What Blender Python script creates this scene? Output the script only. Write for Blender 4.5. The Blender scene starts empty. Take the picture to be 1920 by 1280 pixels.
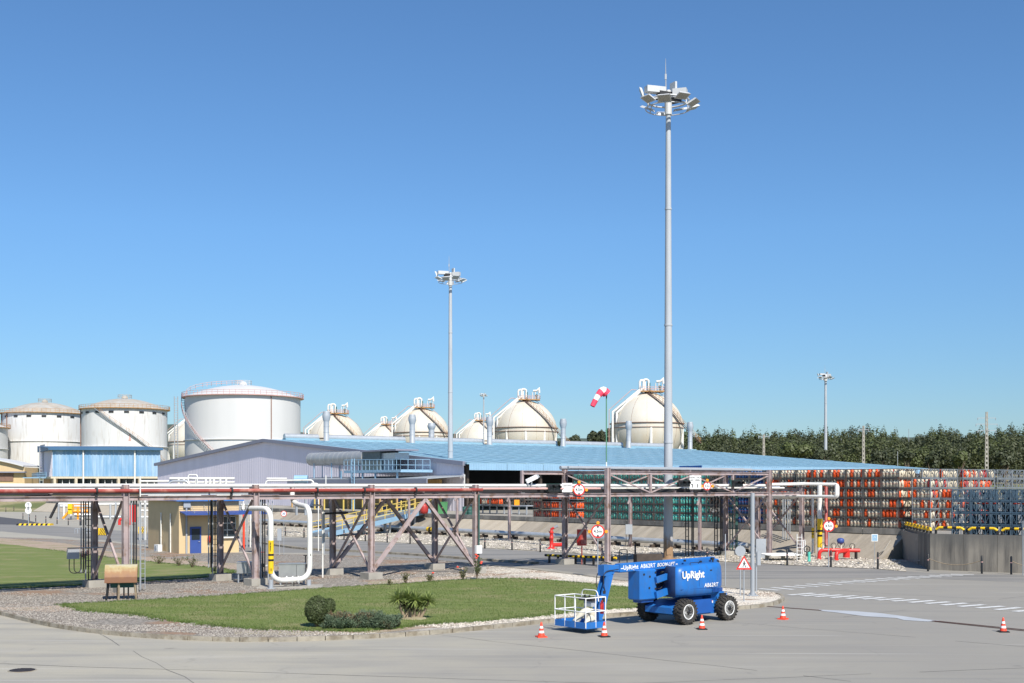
import bpy, math, random
import numpy as np
from mathutils import Vector, Matrix
sc = bpy.context.scene
COL = sc.collection
PI = math.pi
rnd = random.Random(7)

# ---------------------------------------------------------------- camera
EYE, FPX, HY = 5.6, 2300.0, 908.0        # eye height, focal length in photo pixels, horizon row
cam_d = bpy.data.cameras.new('camera'); cam = bpy.data.objects.new('camera', cam_d); COL.objects.link(cam)
cam.location = (0, 0, EYE); cam.rotation_euler = (PI/2, 0, 0)
cam_d.sensor_width = 36; cam_d.lens = 36*FPX/1920; cam_d.shift_y = (HY-640)/1920
cam_d.clip_start = 0.5; cam_d.clip_end = 12000
sc.camera = cam
# ---------------------------------------------------------------- light
SUN_AZ = Vector((0.38, -0.925, 0)).normalized(); SUN_EL = math.radians(44.5)
sdir = Vector((SUN_AZ.x*math.cos(SUN_EL), SUN_AZ.y*math.cos(SUN_EL), math.sin(SUN_EL)))
sun_d = bpy.data.lights.new('sun', 'SUN'); sun = bpy.data.objects.new('sun', sun_d); COL.objects.link(sun)
sun_d.energy = 4.8; sun_d.angle = math.radians(0.53); sun_d.color = (1.0, 0.945, 0.86)
sun.rotation_euler = (-sdir).to_track_quat('-Z', 'Y').to_euler(); sun.location = (40, -40, 60)
world = bpy.data.worlds.new('World'); sc.world = world; world.use_nodes = True
nt = world.node_tree; nt.nodes.clear()
sky = nt.nodes.new('ShaderNodeTexSky'); sky.sky_type = 'NISHITA'; sky.sun_disc = False
sky.sun_elevation = SUN_EL; sky.sun_rotation = math.atan2(sdir.x, sdir.y)
sky.altitude = 0; sky.air_density = 1.0; sky.dust_density = 0.25; sky.ozone_density = 8.0
bg = nt.nodes.new('ShaderNodeBackground'); bg.inputs[1].default_value = 0.105
wo = nt.nodes.new('ShaderNodeOutputWorld')
tint = nt.nodes.new('ShaderNodeMix'); tint.data_type = 'RGBA'; tint.blend_type = 'MULTIPLY'; tint.inputs['Factor'].default_value = 1
tint.inputs['B'].default_value = (0.84, 0.925, 1.0, 1)
tc = nt.nodes.new('ShaderNodeTexCoord'); sz = nt.nodes.new('ShaderNodeSeparateXYZ'); nt.links.new(tc.outputs['Generated'], sz.inputs[0])
hr = nt.nodes.new('ShaderNodeMapRange'); hr.inputs['From Min'].default_value = 0.0; hr.inputs['From Max'].default_value = 0.20; nt.links.new(sz.outputs[2], hr.inputs['Value'])
hm = nt.nodes.new('ShaderNodeMix'); hm.data_type = 'RGBA'; hm.inputs['A'].default_value = (0.62, 0.68, 0.70, 1); hm.inputs['B'].default_value = (0.79, 0.925, 0.97, 1)   # dry clear air: less glare at the horizon
nt.links.new(hr.outputs[0], hm.inputs['Factor']); nt.links.new(hm.outputs['Result'], tint.inputs['B'])
nt.links.new(sky.outputs[0], tint.inputs['A']); nt.links.new(tint.outputs['Result'], bg.inputs[0]); nt.links.new(bg.outputs[0], wo.inputs[0])
sc.view_settings.view_transform = 'Standard'; sc.view_settings.look = 'None'
sc.view_settings.exposure = 0.40; sc.view_settings.gamma = 1.0
sc.view_settings.use_curve_mapping = False
sc.render.engine = 'CYCLES'

# ---------------------------------------------------------------- coordinates
def G(px, py):                       # a point on the ground seen at a photo pixel
    d = FPX*EYE/(py-HY); return Vector(((px-960)*d/FPX, d, 0))
def XA(px, Y): return (px-960)*Y/FPX
def ZA(py, Y): return EYE-(py-HY)*Y/FPX
U = Vector((-0.607, 0.795, 0)); V = Vector((0.795, 0.607, 0))
PB = Vector((29.8, 94, 0)); PH = 2.15
def E(t, w, z=0): p = PB+U*t+V*w; return Vector((p.x, p.y, z))
RR = Vector((0.781, 0.625, 0)); RN = Vector((-0.625, 0.781, 0)); RO = Vector((-8.2, 71.5, 0))
def RK(s, w, z=0): p = RO+RR*s+RN*w; return Vector((p.x, p.y, z))
WV = Vector((0.815, 0.58, 0)).normalized(); WU = Vector((-WV.y, WV.x, 0)); WO = Vector((-6.3, 160.9, 0))
def W(t, s, z=0): p = WO+WU*t+WV*s; return Vector((p.x, p.y, z))
def ang(v): return math.atan2(v.y, v.x)

# ---------------------------------------------------------------- mesh builder
class MB:
    def __init__(s): s.v = []; s.f = []; s.m = []; s.s = []
    def face(s, idx, mi=0, sm=False): s.f.append(tuple(idx)); s.m.append(mi); s.s.append(sm)
    def poly(s, pts, mi=0):
        n = len(s.v); s.v += [tuple(p) for p in pts]; s.face(range(n, n+len(pts)), mi); return s
    def hexa(s, p, mi=0):            # 8 corners: bottom 4, top 4
        n = len(s.v); s.v += [tuple(q) for q in p]
        for q in ((3,2,1,0),(4,5,6,7),(0,1,5,4),(1,2,6,5),(2,3,7,6),(3,0,4,7)): s.face([n+i for i in q], mi)
        return s
    def box(s, c, d, rz=0, mi=0):
        c = Vector(c); x, y, z = d[0]/2, d[1]/2, d[2]/2; ca, sa = math.cos(rz), math.sin(rz); P = []
        for zz in (-z, z):
            for (a, b) in ((-x,-y),(x,-y),(x,y),(-x,y)): P.append((c.x+a*ca-b*sa, c.y+a*sa+b*ca, c.z+zz))
        return s.hexa(P, mi)
    def beam(s, a, b, w, h=None, mi=0, up=(0,0,1)):
        a = Vector(a); b = Vector(b); h = h or w; d = (b-a).normalized(); up = Vector(up)
        if abs(d.dot(up)) > 0.99: up = Vector((RR.x, RR.y, 0))
        sx = d.cross(up).normalized()*(w/2); sz = sx.cross(d).normalized()*(h/2)
        return s.hexa([a-sx-sz, a+sx-sz, b+sx-sz, b-sx-sz, a-sx+sz, a+sx+sz, b+sx+sz, b-sx+sz], mi)
    def ibeam(s, a, b, w, h, tk=0.03, mi=0, up=(0,0,1)):   # I section: web and two flanges
        a = Vector(a); b = Vector(b); d = (b-a).normalized(); up = Vector(up)
        if abs(d.dot(up)) > 0.99: up = Vector((RR.x, RR.y, 0))
        sx = d.cross(up).normalized(); sz = sx.cross(d).normalized()
        s.beam(a, b, tk, h-2*tk, mi, up)
        for k in (-1, 1):
            o = sz*(k*(h/2-tk/2)); s.beam(a+o, b+o, w, tk, mi, up)
        return s
    def tube(s, pts, r, n=8, mi=0, caps=True):
        pts = [Vector(p) for p in pts]; N = len(pts); rs = r if isinstance(r, (list, tuple)) else [r]*N
        base = len(s.v); ref = None
        for i, p in enumerate(pts):
            if i == 0: d = pts[1]-pts[0]
            elif i == N-1: d = pts[-1]-pts[-2]
            else: d = (pts[i+1]-p).normalized()+(p-pts[i-1]).normalized()
            d.normalize()
            if ref is None:
                ref = Vector((0,0,1)) if abs(d.z) < 0.9 else Vector((1,0,0))
            x = (ref-d*ref.dot(d)).normalized(); y = d.cross(x); ref = x
            for k in range(n):
                a = 2*PI*k/n; q = p+(x*math.cos(a)+y*math.sin(a))*rs[i]; s.v.append(tuple(q))
        for i in range(N-1):
            for k in range(n):
                a = base+i*n+k; b = base+i*n+(k+1) % n
                s.face((a, b, b+n, a+n), mi, True)
        if caps:
            for o, rv in ((0,True),((N-1)*n,False)):
                b = len(s.v); s.v += s.v[base+o:base+o+n]; q = [b+k for k in range(n)]; s.face(q[::-1] if rv else q, mi)
        return s
    def lathe(s, prof, c=(0,0,0), n=16, mi=0, sm=True, mis=None, axis='z', a0=0):
        c = Vector(c); base = len(s.v); N = len(prof)
        for (r, z) in prof:
            for k in range(n):
                a = a0+2*PI*k/n; x, y = r*math.cos(a), r*math.sin(a)
                if axis == 'z': s.v.append((c.x+x, c.y+y, c.z+z))
                elif axis == 'y': s.v.append((c.x+x, c.y+z, c.z+y))
                else: s.v.append((c.x+z, c.y+x, c.z+y))
        for i in range(N-1):
            for k in range(n):
                a = base+i*n+k; b = base+i*n+(k+1) % n
                s.face((a, b, b+n, a+n), mis[i] if mis else mi, sm)
        for o, rv, ok, q_ in ((0,True,prof[0][0] > 1e-4,0),((N-1)*n,False,prof[-1][0] > 1e-4,-1)):
            if ok: b = len(s.v); s.v += s.v[base+o:base+o+n]; q = [b+k for k in range(n)]; s.face(q[::-1] if rv else q, mis[q_] if mis else mi)
        return s
    def prism(s, poly, z0, z1, mi=0, mtop=None):
        n = len(s.v); k = len(poly)
        s.v += [(p[0], p[1], z0) for p in poly]+[(p[0], p[1], z1) for p in poly]
        s.face([n+i for i in range(k)][::-1], mi); s.face([n+k+i for i in range(k)], mi if mtop is None else mtop)
        for i in range(k):
            j = (i+1) % k; s.face((n+i, n+j, n+k+j, n+k+i), mi)
        return s
    def rail(s, a, b, h=1.05, sp=1.5, r=0.025, mi=0, mid=1, n=5):
        a = Vector(a); b = Vector(b); L = (b-a).length; N = max(1, round(L/sp))
        for i in range(N+1):
            p = a.lerp(b, i/N); s.tube([p, p+Vector((0,0,h))], r, n, mi)
        for k in range(mid+1):
            z = Vector((0,0,h*(k+1)/(mid+1))); s.tube([a+z, b+z], r, n, mi)
        return s
    def ladder(s, a, b, w=0.45, side=(1,0,0), r=0.025, step=0.3, mi=0):
        a = Vector(a); b = Vector(b); sd = Vector(side).normalized()*(w/2); L = (b-a).length; N = int(L/step)
        s.beam(a-sd, b-sd, 2*r, 2*r, mi); s.beam(a+sd, b+sd, 2*r, 2*r, mi)
        for i in range(1, N):
            p = a.lerp(b, i/N); s.beam(p-sd, p+sd, r*1.4, r*1.4, mi)
        return s
    def mesh(s, name, mats, inv=None):
        me = bpy.data.meshes.new(name)
        vs = s.v if inv is None else [tuple(inv @ Vector(p)) for p in s.v]
        me.from_pydata(vs, [], s.f)
        for m in (mats if isinstance(mats, (list, tuple)) else [mats]): me.materials.append(m)
        me.polygons.foreach_set('material_index', s.m); me.polygons.foreach_set('use_smooth', s.s)
        me.update(); return me

FR = {}                               # name -> world matrix of the frame
def thing(name, label, cat, loc=(0,0,0), rz=0, group=None, kind=None):
    o = bpy.data.objects.new(name, None); COL.objects.link(o); o.location = loc; o.rotation_euler = (0,0,rz)
    o.empty_display_size = 0.3
    FR[o.name] = Matrix.Translation(Vector(loc)) @ Matrix.Rotation(rz, 4, 'Z')
    return tag(o, label, cat, group, kind)
def tag(o, label=None, cat=None, group=None, kind=None):
    if label: o['label'] = label
    if cat: o['category'] = cat
    if group: o['group'] = group
    if kind: o['kind'] = kind
    return o
def obj(name, mb, mats, parent=None, world=True, loc=None, rz=0, label=None, kind=None):
    """one mesh object.  With a parent and world=True the builder's points are world points."""
    if parent is not None:
        M = FR[parent.name]; me = mb.mesh(name, mats, M.inverted() if world else None)
        o = bpy.data.objects.new(name, me); COL.objects.link(o); o.parent = parent; FR[o.name] = M.copy()
        if loc is not None: o.location = loc; o.rotation_euler = (0,0,rz)
    else:
        if loc is not None:
            Mx = Matrix.Translation(Vector(loc)) @ Matrix.Rotation(rz, 4, 'Z')
            me = mb.mesh(name, mats, Mx.inverted() if world else None)
        else: Mx = Matrix.Identity(4); me = mb.mesh(name, mats)
        o = bpy.data.objects.new(name, me); COL.objects.link(o)
        if loc is not None: o.location = loc; o.rotation_euler = (0,0,rz)
        FR[o.name] = Mx
    if label: o['label'] = label
    if kind: o['kind'] = kind
    return o
def struct(name, mb, mats): o = obj(name, mb, mats); o['kind'] = 'structure'; return o
def inst(name, me, parent=None, loc=(0,0,0), rz=0, scale=None):
    o = bpy.data.objects.new(name, me); COL.objects.link(o); o.location = loc; o.rotation_euler = (0,0,rz)
    if parent: o.parent = parent
    if scale: o.scale = scale
    return o
def dup(root, loc, rz=None, label=None, group=None, scale=None):
    r = root.copy(); COL.objects.link(r); r.location = loc
    if rz is not None: r.rotation_euler = (0,0,rz)
    if scale: r.scale = (scale,)*3
    if label: r['label'] = label
    if group: r['group'] = group
    for ch in list(root.children):
        c = ch.copy(); COL.objects.link(c); c.parent = r
        for g in ch.children:
            d = g.copy(); COL.objects.link(d); d.parent = c
    return r
def textmesh(txt, size, mat, bold=0.0, shear=0.0, space=1.0, extrude=0.004):
    cu = bpy.data.curves.new('t', 'FONT'); cu.body = txt; cu.size = size; cu.offset = bold; cu.shear = shear
    cu.extrude = extrude; cu.align_x = 'CENTER'; cu.align_y = 'CENTER'; cu.space_character = space; cu.resolution_u = 3
    o = bpy.data.objects.new('t', cu); COL.objects.link(o); bpy.context.view_layer.update()
    me = bpy.data.meshes.new_from_object(o.evaluated_get(bpy.context.evaluated_depsgraph_get()))
    bpy.data.objects.remove(o); me.materials.clear(); me.materials.append(mat); return me
def frame_mat(origin, xdir, ydir):    # text plane: x along xdir, y along ydir
    x = Vector(xdir).normalized(); y = Vector(ydir); y = (y-x*y.dot(x)).normalized(); z = x.cross(y)
    M = Matrix((x, y, z)).transposed().to_4x4(); M.translation = Vector(origin); return M

# ---------------------------------------------------------------- materials
def M(name, col, rough=0.7, metal=0.0, var=0.12, scale=2.0, bump=0.0, bscale=20.0, col2=None, c2amt=0.5, c2scale=1.0,
      stretch=(1,1,1), c2w=0.12, emit=None, dirt=None):
    m = bpy.data.materials.new(name); m.use_nodes = True; t = m.node_tree; N = t.nodes; L = t.links
    b = N['Principled BSDF']; b.inputs['Roughness'].default_value = rough; b.inputs['Metallic'].default_value = metal
    geo = N.new('ShaderNodeNewGeometry'); mp = N.new('ShaderNodeMapping'); mp.inputs['Scale'].default_value = stretch
    L.new(geo.outputs['Position'], mp.inputs['Vector'])
    nz = N.new('ShaderNodeTexNoise'); nz.inputs['Scale'].default_value = scale; nz.inputs['Detail'].default_value = 5
    L.new(mp.outputs[0], nz.inputs['Vector'])
    mr = N.new('ShaderNodeMapRange'); mr.inputs['From Min'].default_value = 0.25; mr.inputs['From Max'].default_value = 0.75
    mr.inputs['To Min'].default_value = 1-var; mr.inputs['To Max'].default_value = 1+var
    L.new(nz.outputs['Fac'], mr.inputs['Value'])
    mix = N.new('ShaderNodeMix'); mix.data_type = 'RGBA'; mix.blend_type = 'MULTIPLY'; mix.inputs['Factor'].default_value = 1
    cc = N.new('ShaderNodeCombineColor')
    for i in range(3): L.new(mr.outputs[0], cc.inputs[i])
    cin = None
    if col2 is not None:
        n2 = N.new('ShaderNodeTexNoise'); n2.inputs['Scale'].default_value = c2scale; n2.inputs['Detail'].default_value = 6
        n2.inputs['Roughness'].default_value = 0.6; L.new(mp.outputs[0], n2.inputs['Vector'])
        r2 = N.new('ShaderNodeMapRange'); th = 1-c2amt
        r2.inputs['From Min'].default_value = 0.28+0.44*th-c2w/2; r2.inputs['From Max'].default_value = 0.28+0.44*th+c2w/2
        L.new(n2.outputs['Fac'], r2.inputs['Value'])
        m2 = N.new('ShaderNodeMix'); m2.data_type = 'RGBA'; m2.inputs['A'].default_value = (*col, 1); m2.inputs['B'].default_value = (*col2, 1)
        L.new(r2.outputs[0], m2.inputs['Factor']); cin = m2.outputs['Result']
    if cin: L.new(cin, mix.inputs['A'])
    else: mix.inputs['A'].default_value = (*col, 1)
    L.new(cc.outputs[0], mix.inputs['B']); L.new(mix.outputs['Result'], b.inputs['Base Color'])
    if bump:
        n3 = N.new('ShaderNodeTexNoise'); n3.inputs['Scale'].default_value = bscale; n3.inputs['Detail'].default_value = 4
        L.new(geo.outputs['Position'], n3.inputs['Vector'])
        bp = N.new('ShaderNodeBump'); bp.inputs['Strength'].default_value = bump; bp.inputs['Distance'].default_value = 0.05
        L.new(n3.outputs['Fac'], bp.inputs['Height']); L.new(bp.outputs[0], b.inputs['Normal'])
    return m
MT = {}
def mk(k, *a, **kw): MT[k] = M(k, *a, **kw); return MT[k]
mk('pink_steel', (0.37,0.30,0.295), 0.65, 0.0, 0.18, 1.5, col2=(0.25,0.17,0.135), c2amt=0.33, c2scale=1.8)
mk('white_pipe', (0.70,0.69,0.65), 0.5, 0, 0.09, 1.5, col2=(0.5,0.46,0.40), c2amt=0.15, c2scale=2.5)
mk('white_paint', (0.78,0.78,0.76), 0.45, 0, 0.06, 2)
mk('red_pipe', (0.30,0.05,0.04), 0.55, 0, 0.15, 2, col2=(0.45,0.19,0.15), c2amt=0.3, c2scale=0.8)
mk('red_paint', (0.62,0.03,0.025), 0.4, 0, 0.1, 3)
mk('silver', (0.55,0.57,0.58), 0.38, 0.5, 0.1, 1.5)
mk('galv', (0.34,0.365,0.39), 0.55, 0.1, 0.1, 1.2, stretch=(1,1,0.3))
mk('dark', (0.02,0.02,0.022), 0.6, 0, 0.2, 3)
mk('black_paint', (0.015,0.015,0.016), 0.4, 0, 0.2, 3)
mk('blue_paint', (0.014,0.145,0.47), 0.4, 0, 0.12, 2.2, col2=(0.035,0.125,0.33), c2amt=0.3, c2scale=3.5, c2w=0.3, stretch=(1,1,0.5))
mk('blue_dark', (0.01,0.075,0.30), 0.45, 0, 0.1, 2)
mk('tyre', (0.024,0.023,0.022), 0.85, 0, 0.3, 6, bump=0.3, bscale=40, col2=(0.075,0.066,0.055), c2amt=0.35, c2scale=5, c2w=0.3)
mk('yellow_pale', (0.62,0.46,0.11), 0.6, 0, 0.12, 2)
mk('yellow', (0.78,0.50,0.012), 0.5, 0, 0.08, 3)
mk('ochre', (0.58,0.44,0.25), 0.8, 0, 0.06, 1.2, bump=0.05)
mk('ochre_dark', (0.50,0.32,0.13), 0.85, 0, 0.08, 0.8)
mk('concrete', (0.34,0.32,0.28), 0.9, 0, 0.18, 1.5, bump=0.25, bscale=8)
mk('conc_dark', (0.15,0.145,0.135), 0.9, 0, 0.25, 1.2, bump=0.25, col2=(0.27,0.255,0.225), c2amt=0.45, c2scale=0.5, stretch=(1,1,0.35))
mk('conc_kerb', (0.30,0.27,0.215), 0.9, 0, 0.25, 2.5, bump=0.3, col2=(0.19,0.16,0.115), c2amt=0.42, c2scale=1.6)
mk('wood', (0.06,0.045,0.035), 0.8, 0, 0.3, 3)
mk('orange', (0.85,0.105,0.015), 0.5, 0, 0.2, 4, col2=(0.6,0.16,0.05), c2amt=0.2, c2scale=3)
mk('cone_orange', (0.80,0.07,0.03), 0.5, 0, 0.08, 4)
mk('cream', (0.60,0.53,0.40), 0.5, 0, 0.14, 3, col2=(0.5,0.42,0.3), c2amt=0.25, c2scale=4)
mk('teal', (0.10,0.52,0.41), 0.5, 0, 0.15, 3)
mk('cyl_blue', (0.035,0.095,0.24), 0.5, 0, 0.15, 3)
mk('cyl_red', (0.38,0.03,0.025), 0.5, 0, 0.15, 3)
mk('cage_grey', (0.085,0.085,0.08), 0.6, 0.2, 0.2, 2, col2=(0.16,0.08,0.05), c2amt=0.3, c2scale=3)
mk('cage_blue', (0.045,0.085,0.125), 0.6, 0.1, 0.2, 2)
mk('window', (0.02,0.03,0.04), 0.15, 0, 0.1, 2)
mk('clad_grey', (0.70,0.66,0.73), 0.55, 0, 0.06, 0.35, stretch=(1,1,0.25))
mk('trim_grey', (0.22,0.23,0.29), 0.6, 0, 0.06, 1)
mk('lightblue', (0.25,0.41,0.55), 0.5, 0, 0.08, 1)
mk('stain_steel', (0.42,0.42,0.40), 0.4, 0.6, 0.12, 2)
mk('duct', (0.40,0.41,0.41), 0.5, 0.4, 0.15, 0.8)
mk('ashy_green', (0.03,0.10,0.085), 0.6, 0, 0.15, 2)
mk('container_green', (0.06,0.22,0.08), 0.6, 0, 0.15, 2)
mk('door_blue', (0.035,0.075,0.27), 0.5, 0, 0.06, 2)
mk('sphere', (0.58,0.55,0.475), 0.55, 0, 0.05, 0.25, col2=(0.54,0.46,0.34), c2amt=0.25, c2scale=0.25, stretch=(1,1,0.35), c2w=0.35)
mk('tank_white', (0.58,0.58,0.57), 0.5, 0, 0.04, 0.25, stretch=(1,1,0.15))
mk('tank_old', (0.64,0.64,0.63), 0.6, 0, 0.06, 0.5, col2=(0.44,0.40,0.35), c2amt=0.12, c2scale=1.4, stretch=(1,1,0.12), c2w=0.3)
mk('tank_roof', (0.40,0.385,0.35), 0.7, 0, 0.15, 0.5, col2=(0.40,0.36,0.30), c2amt=0.5, c2scale=0.3)
mk('rust_rail', (0.48,0.27,0.11), 0.7, 0, 0.25, 1)
mk('pinkred', (0.60,0.36,0.32), 0.6, 0, 0.15, 1)
mk('brown_pipe', (0.22,0.13,0.1), 0.7, 0, 0.2, 1)
mk('glass_lens', (0.33,0.32,0.28), 0.35, 0, 0.05, 5)
mk('beige', (0.6,0.56,0.45), 0.7, 0, 0.1, 4)
mk('orange_lamp', (0.85,0.33,0.02), 0.4, 0, 0.02, 5)
mk('trunk', (0.16,0.12,0.085), 0.9, 0, 0.3, 6)
mk('barkpale', (0.27,0.21,0.14), 0.9, 0, 0.3, 6)
def leafmat(k, col, var=0.35, scale=1.3, trans=0.25, col2=None, c2amt=0.3):
    m = M(k, col, 0.6, 0, var, scale, col2=col2, c2amt=c2amt, c2scale=scale*0.7)
    t = m.node_tree; N = t.nodes; b = N['Principled BSDF']; out = [n for n in N if n.type == 'OUTPUT_MATERIAL'][0]
    tr = N.new('ShaderNodeBsdfTranslucent'); ms = N.new('ShaderNodeMixShader'); ms.inputs[0].default_value = trans
    src = b.inputs['Base Color'].links[0].from_socket; t.links.new(src, tr.inputs[0])
    t.links.new(b.outputs[0], ms.inputs[1]); t.links.new(tr.outputs[0], ms.inputs[2]); t.links.new(ms.outputs[0], out.inputs[0])
    MT[k] = m
leafmat('leaf_forest', (0.075,0.088,0.036), 0.22, 0.12, 0.3, (0.105,0.12,0.045), 0.3)
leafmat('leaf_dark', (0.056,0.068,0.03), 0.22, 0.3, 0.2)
leafmat('leaf_round', (0.085,0.105,0.032), 0.25, 0.4, 0.2)
leafmat('leaf_bush', (0.095,0.125,0.045), 0.3, 3, 0.3, (0.14,0.10,0.05), 0.12)
leafmat('leaf_juniper', (0.12,0.17,0.10), 0.35, 2.5, 0.2, (0.19,0.12,0.06), 0.22)
leafmat('leaf_yucca', (0.24,0.30,0.09), 0.3, 3, 0.3)
leafmat('leaf_thin', (0.12,0.13,0.05), 0.3, 3, 0.2, (0.3,0.22,0.12), 0.35)
leafmat('leaf_plum', (0.08,0.02,0.035), 0.3, 3, 0.2)
leafmat('grass_blade', (0.115,0.175,0.04), 0.35, 1.0, 0.35)
mk('petal', (0.8,0.1,0.06), 0.6, 0, 0.1, 5)

def nodemat(name, rough=0.9):
    m = bpy.data.materials.new(name); m.use_nodes = True; MT[name] = m
    return m, m.node_tree.nodes, m.node_tree.links, m.node_tree.nodes['Principled BSDF']
def noise(N, L, vec, scale, detail=5, rough=0.55):
    n = N.new('ShaderNodeTexNoise'); n.inputs['Scale'].default_value = scale; n.inputs['Detail'].default_value = detail
    n.inputs['Roughness'].default_value = rough; L.new(vec, n.inputs['Vector']); return n.outputs['Fac']
def mrange(N, L, val, a, b, c=0, d=1):
    r = N.new('ShaderNodeMapRange'); L.new(val, r.inputs['Value'])
    for k, x in zip(('From Min','From Max','To Min','To Max'), (a,b,c,d)): r.inputs[k].default_value = x
    return r.outputs[0]
def mixc(N, L, f, a, b, mode='MIX'):
    m = N.new('ShaderNodeMix'); m.data_type = 'RGBA'; m.blend_type = mode
    if isinstance(f, float): m.inputs['Factor'].default_value = f
    else: L.new(f, m.inputs['Factor'])
    for k, x in (('A', a), ('B', b)):
        if isinstance(x, tuple): m.inputs[k].default_value = (*x, 1)
        else: L.new(x, m.inputs[k])
    return m.outputs['Result']
def math_(N, L, op, a, b):
    m = N.new('ShaderNodeMath'); m.operation = op
    for i, x in enumerate((a, b)):
        if isinstance(x, (int, float)): m.inputs[i].default_value = x
        else: L.new(x, m.inputs[i])
    return m.outputs[0]
def bumpn(N, L, h, b, st=0.3, dist=0.05):
    bp = N.new('ShaderNodeBump'); bp.inputs['Strength'].default_value = st; bp.inputs['Distance'].default_value = dist
    L.new(h, bp.inputs['Height']); L.new(bp.outputs[0], b.inputs['Normal'])
def posn(N, L, scale=(1,1,1), rz=0.0):
    g = N.new('ShaderNodeNewGeometry'); mp = N.new('ShaderNodeMapping'); mp.inputs['Scale'].default_value = scale
    mp.inputs['Rotation'].default_value = (0,0,rz); L.new(g.outputs['Position'], mp.inputs['Vector']); return mp.outputs[0]

# yard paving: worn pale concrete/asphalt with tyre tracks and stains
m, N, L, b = nodemat('paving')
p = posn(N, L); big = noise(N, L, p, 0.05, 4); mid = noise(N, L, p, 0.45, 6, 0.6); fine = noise(N, L, p, 14, 4, 0.7)
pt = posn(N, L, (0.10, 0.75, 1), math.radians(-14)); tr = noise(N, L, pt, 0.9, 5, 0.6)
c = mixc(N, L, mrange(N, L, big, 0.35, 0.65), (0.375,0.348,0.278), (0.42,0.384,0.30))
c = mixc(N, L, mrange(N, L, mid, 0.35, 0.7, 0, 0.5), c, (0.30,0.287,0.262))
c = mixc(N, L, mrange(N, L, tr, 0.50, 0.66, 0, 0.6), c, (0.235,0.226,0.205))
c = mixc(N, L, mrange(N, L, tr, 0.42, 0.30, 0, 0.5), c, (0.46,0.43,0.365))
c = mixc(N, L, mrange(N, L, fine, 0.3, 0.7, 0, 0.22), c, (0.18,0.175,0.165))
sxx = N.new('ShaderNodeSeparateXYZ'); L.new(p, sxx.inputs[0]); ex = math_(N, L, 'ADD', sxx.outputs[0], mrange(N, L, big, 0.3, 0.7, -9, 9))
c = mixc(N, L, mrange(N, L, ex, -9, 11, 0, 0.75), c, (0.235,0.222,0.198))  # darker to the right: asphalt tone, with vignetting put into the colour
pl2 = posn(N, L, (0.035, 0.9, 1), math.radians(9)); ln = noise(N, L, pl2, 1.4, 3, 0.5); c = mixc(N, L, mrange(N, L, ln, 0.62, 0.70, 0, 0.4), c, (0.20,0.195,0.185)); c = mixc(N, L, mrange(N, L, ln, 0.36, 0.30, 0, 0.4), c, (0.46,0.44,0.40))
spn = noise(N, L, posn(N, L, (0.8,1.1,1)), 0.9, 3, 0.5); c = mixc(N, L, mrange(N, L, spn, 0.70, 0.76, 0, 0.4), c, (0.12,0.112,0.10))
vo9 = N.new('ShaderNodeTexVoronoi'); vo9.feature = 'DISTANCE_TO_EDGE'; vo9.inputs['Scale'].default_value = 0.16; wv = N.new('ShaderNodeVectorMath'); wv.operation = 'ADD'; nzz = N.new('ShaderNodeTexNoise'); nzz.inputs['Scale'].default_value = 0.8; L.new(p, nzz.inputs['Vector']); L.new(p, wv.inputs[0]); L.new(nzz.outputs['Color'], wv.inputs[1]); L.new(wv.outputs[0], vo9.inputs['Vector'])
c = mixc(N, L, math_(N, L, 'MULTIPLY', mrange(N, L, vo9.outputs['Distance'], 0.012, 0.003), mrange(N, L, mid, 0.5, 0.65, 0, 0.28)), c, (0.16,0.15,0.13))
L.new(c, b.inputs['Base Color']); b.inputs['Roughness'].default_value = 0.85; bumpn(N, L, fine, b, 0.15, 0.01)
# asphalt road
m, N, L, b = nodemat('asphalt')
p = posn(N, L); pt = posn(N, L, (0.12, 0.9, 1), ang(V)*0+math.radians(37)); tr = noise(N, L, pt, 0.7, 5)
f = noise(N, L, p, 10, 4, 0.7); c = mixc(N, L, mrange(N, L, tr, 0.4, 0.62), (0.27,0.255,0.23), (0.19,0.184,0.172))
c = mixc(N, L, mrange(N, L, f, 0.3, 0.7, 0, 0.3), c, (0.13,0.13,0.125)); L.new(c, b.inputs['Base Color'])
b.inputs['Roughness'].default_value = 0.85; bumpn(N, L, f, b, 0.15, 0.01)
# gravel bed: grey stones west, white pebbles east, brown soil showing through
m, N, L, b = nodemat('gravel')
p = posn(N, L); vo = N.new('ShaderNodeTexVoronoi'); vo.inputs['Scale'].default_value = 11; L.new(p, vo.inputs['Vector'])
sep = N.new('ShaderNodeSeparateXYZ'); L.new(p, sep.inputs[0]); big = noise(N, L, p, 0.28, 5, 0.65); wob = noise(N, L, p, 0.2, 3)
hsv = N.new('ShaderNodeSeparateColor'); L.new(vo.outputs['Color'], hsv.inputs[0])
grey = mixc(N, L, hsv.outputs[0], (0.13,0.115,0.095), (0.36,0.325,0.28))
whit = mixc(N, L, hsv.outputs[1], (0.52,0.475,0.40), (0.72,0.665,0.57))
xx = math_(N, L, 'ADD', sep.outputs[0], mrange(N, L, wob, 0.3, 0.7, -3, 3))
c = mixc(N, L, mrange(N, L, xx, -4.0, 3.5), grey, whit)
c = mixc(N, L, mrange(N, L, big, 0.52, 0.60, 0, 0.85), c, (0.27,0.17,0.105))
L.new(c, b.inputs['Base Color']); b.inputs['Roughness'].default_value = 0.95
bumpn(N, L, mrange(N, L, vo.outputs['Distance'], 0, 0.6, 1, 0), b, 0.7, 0.05)
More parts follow.
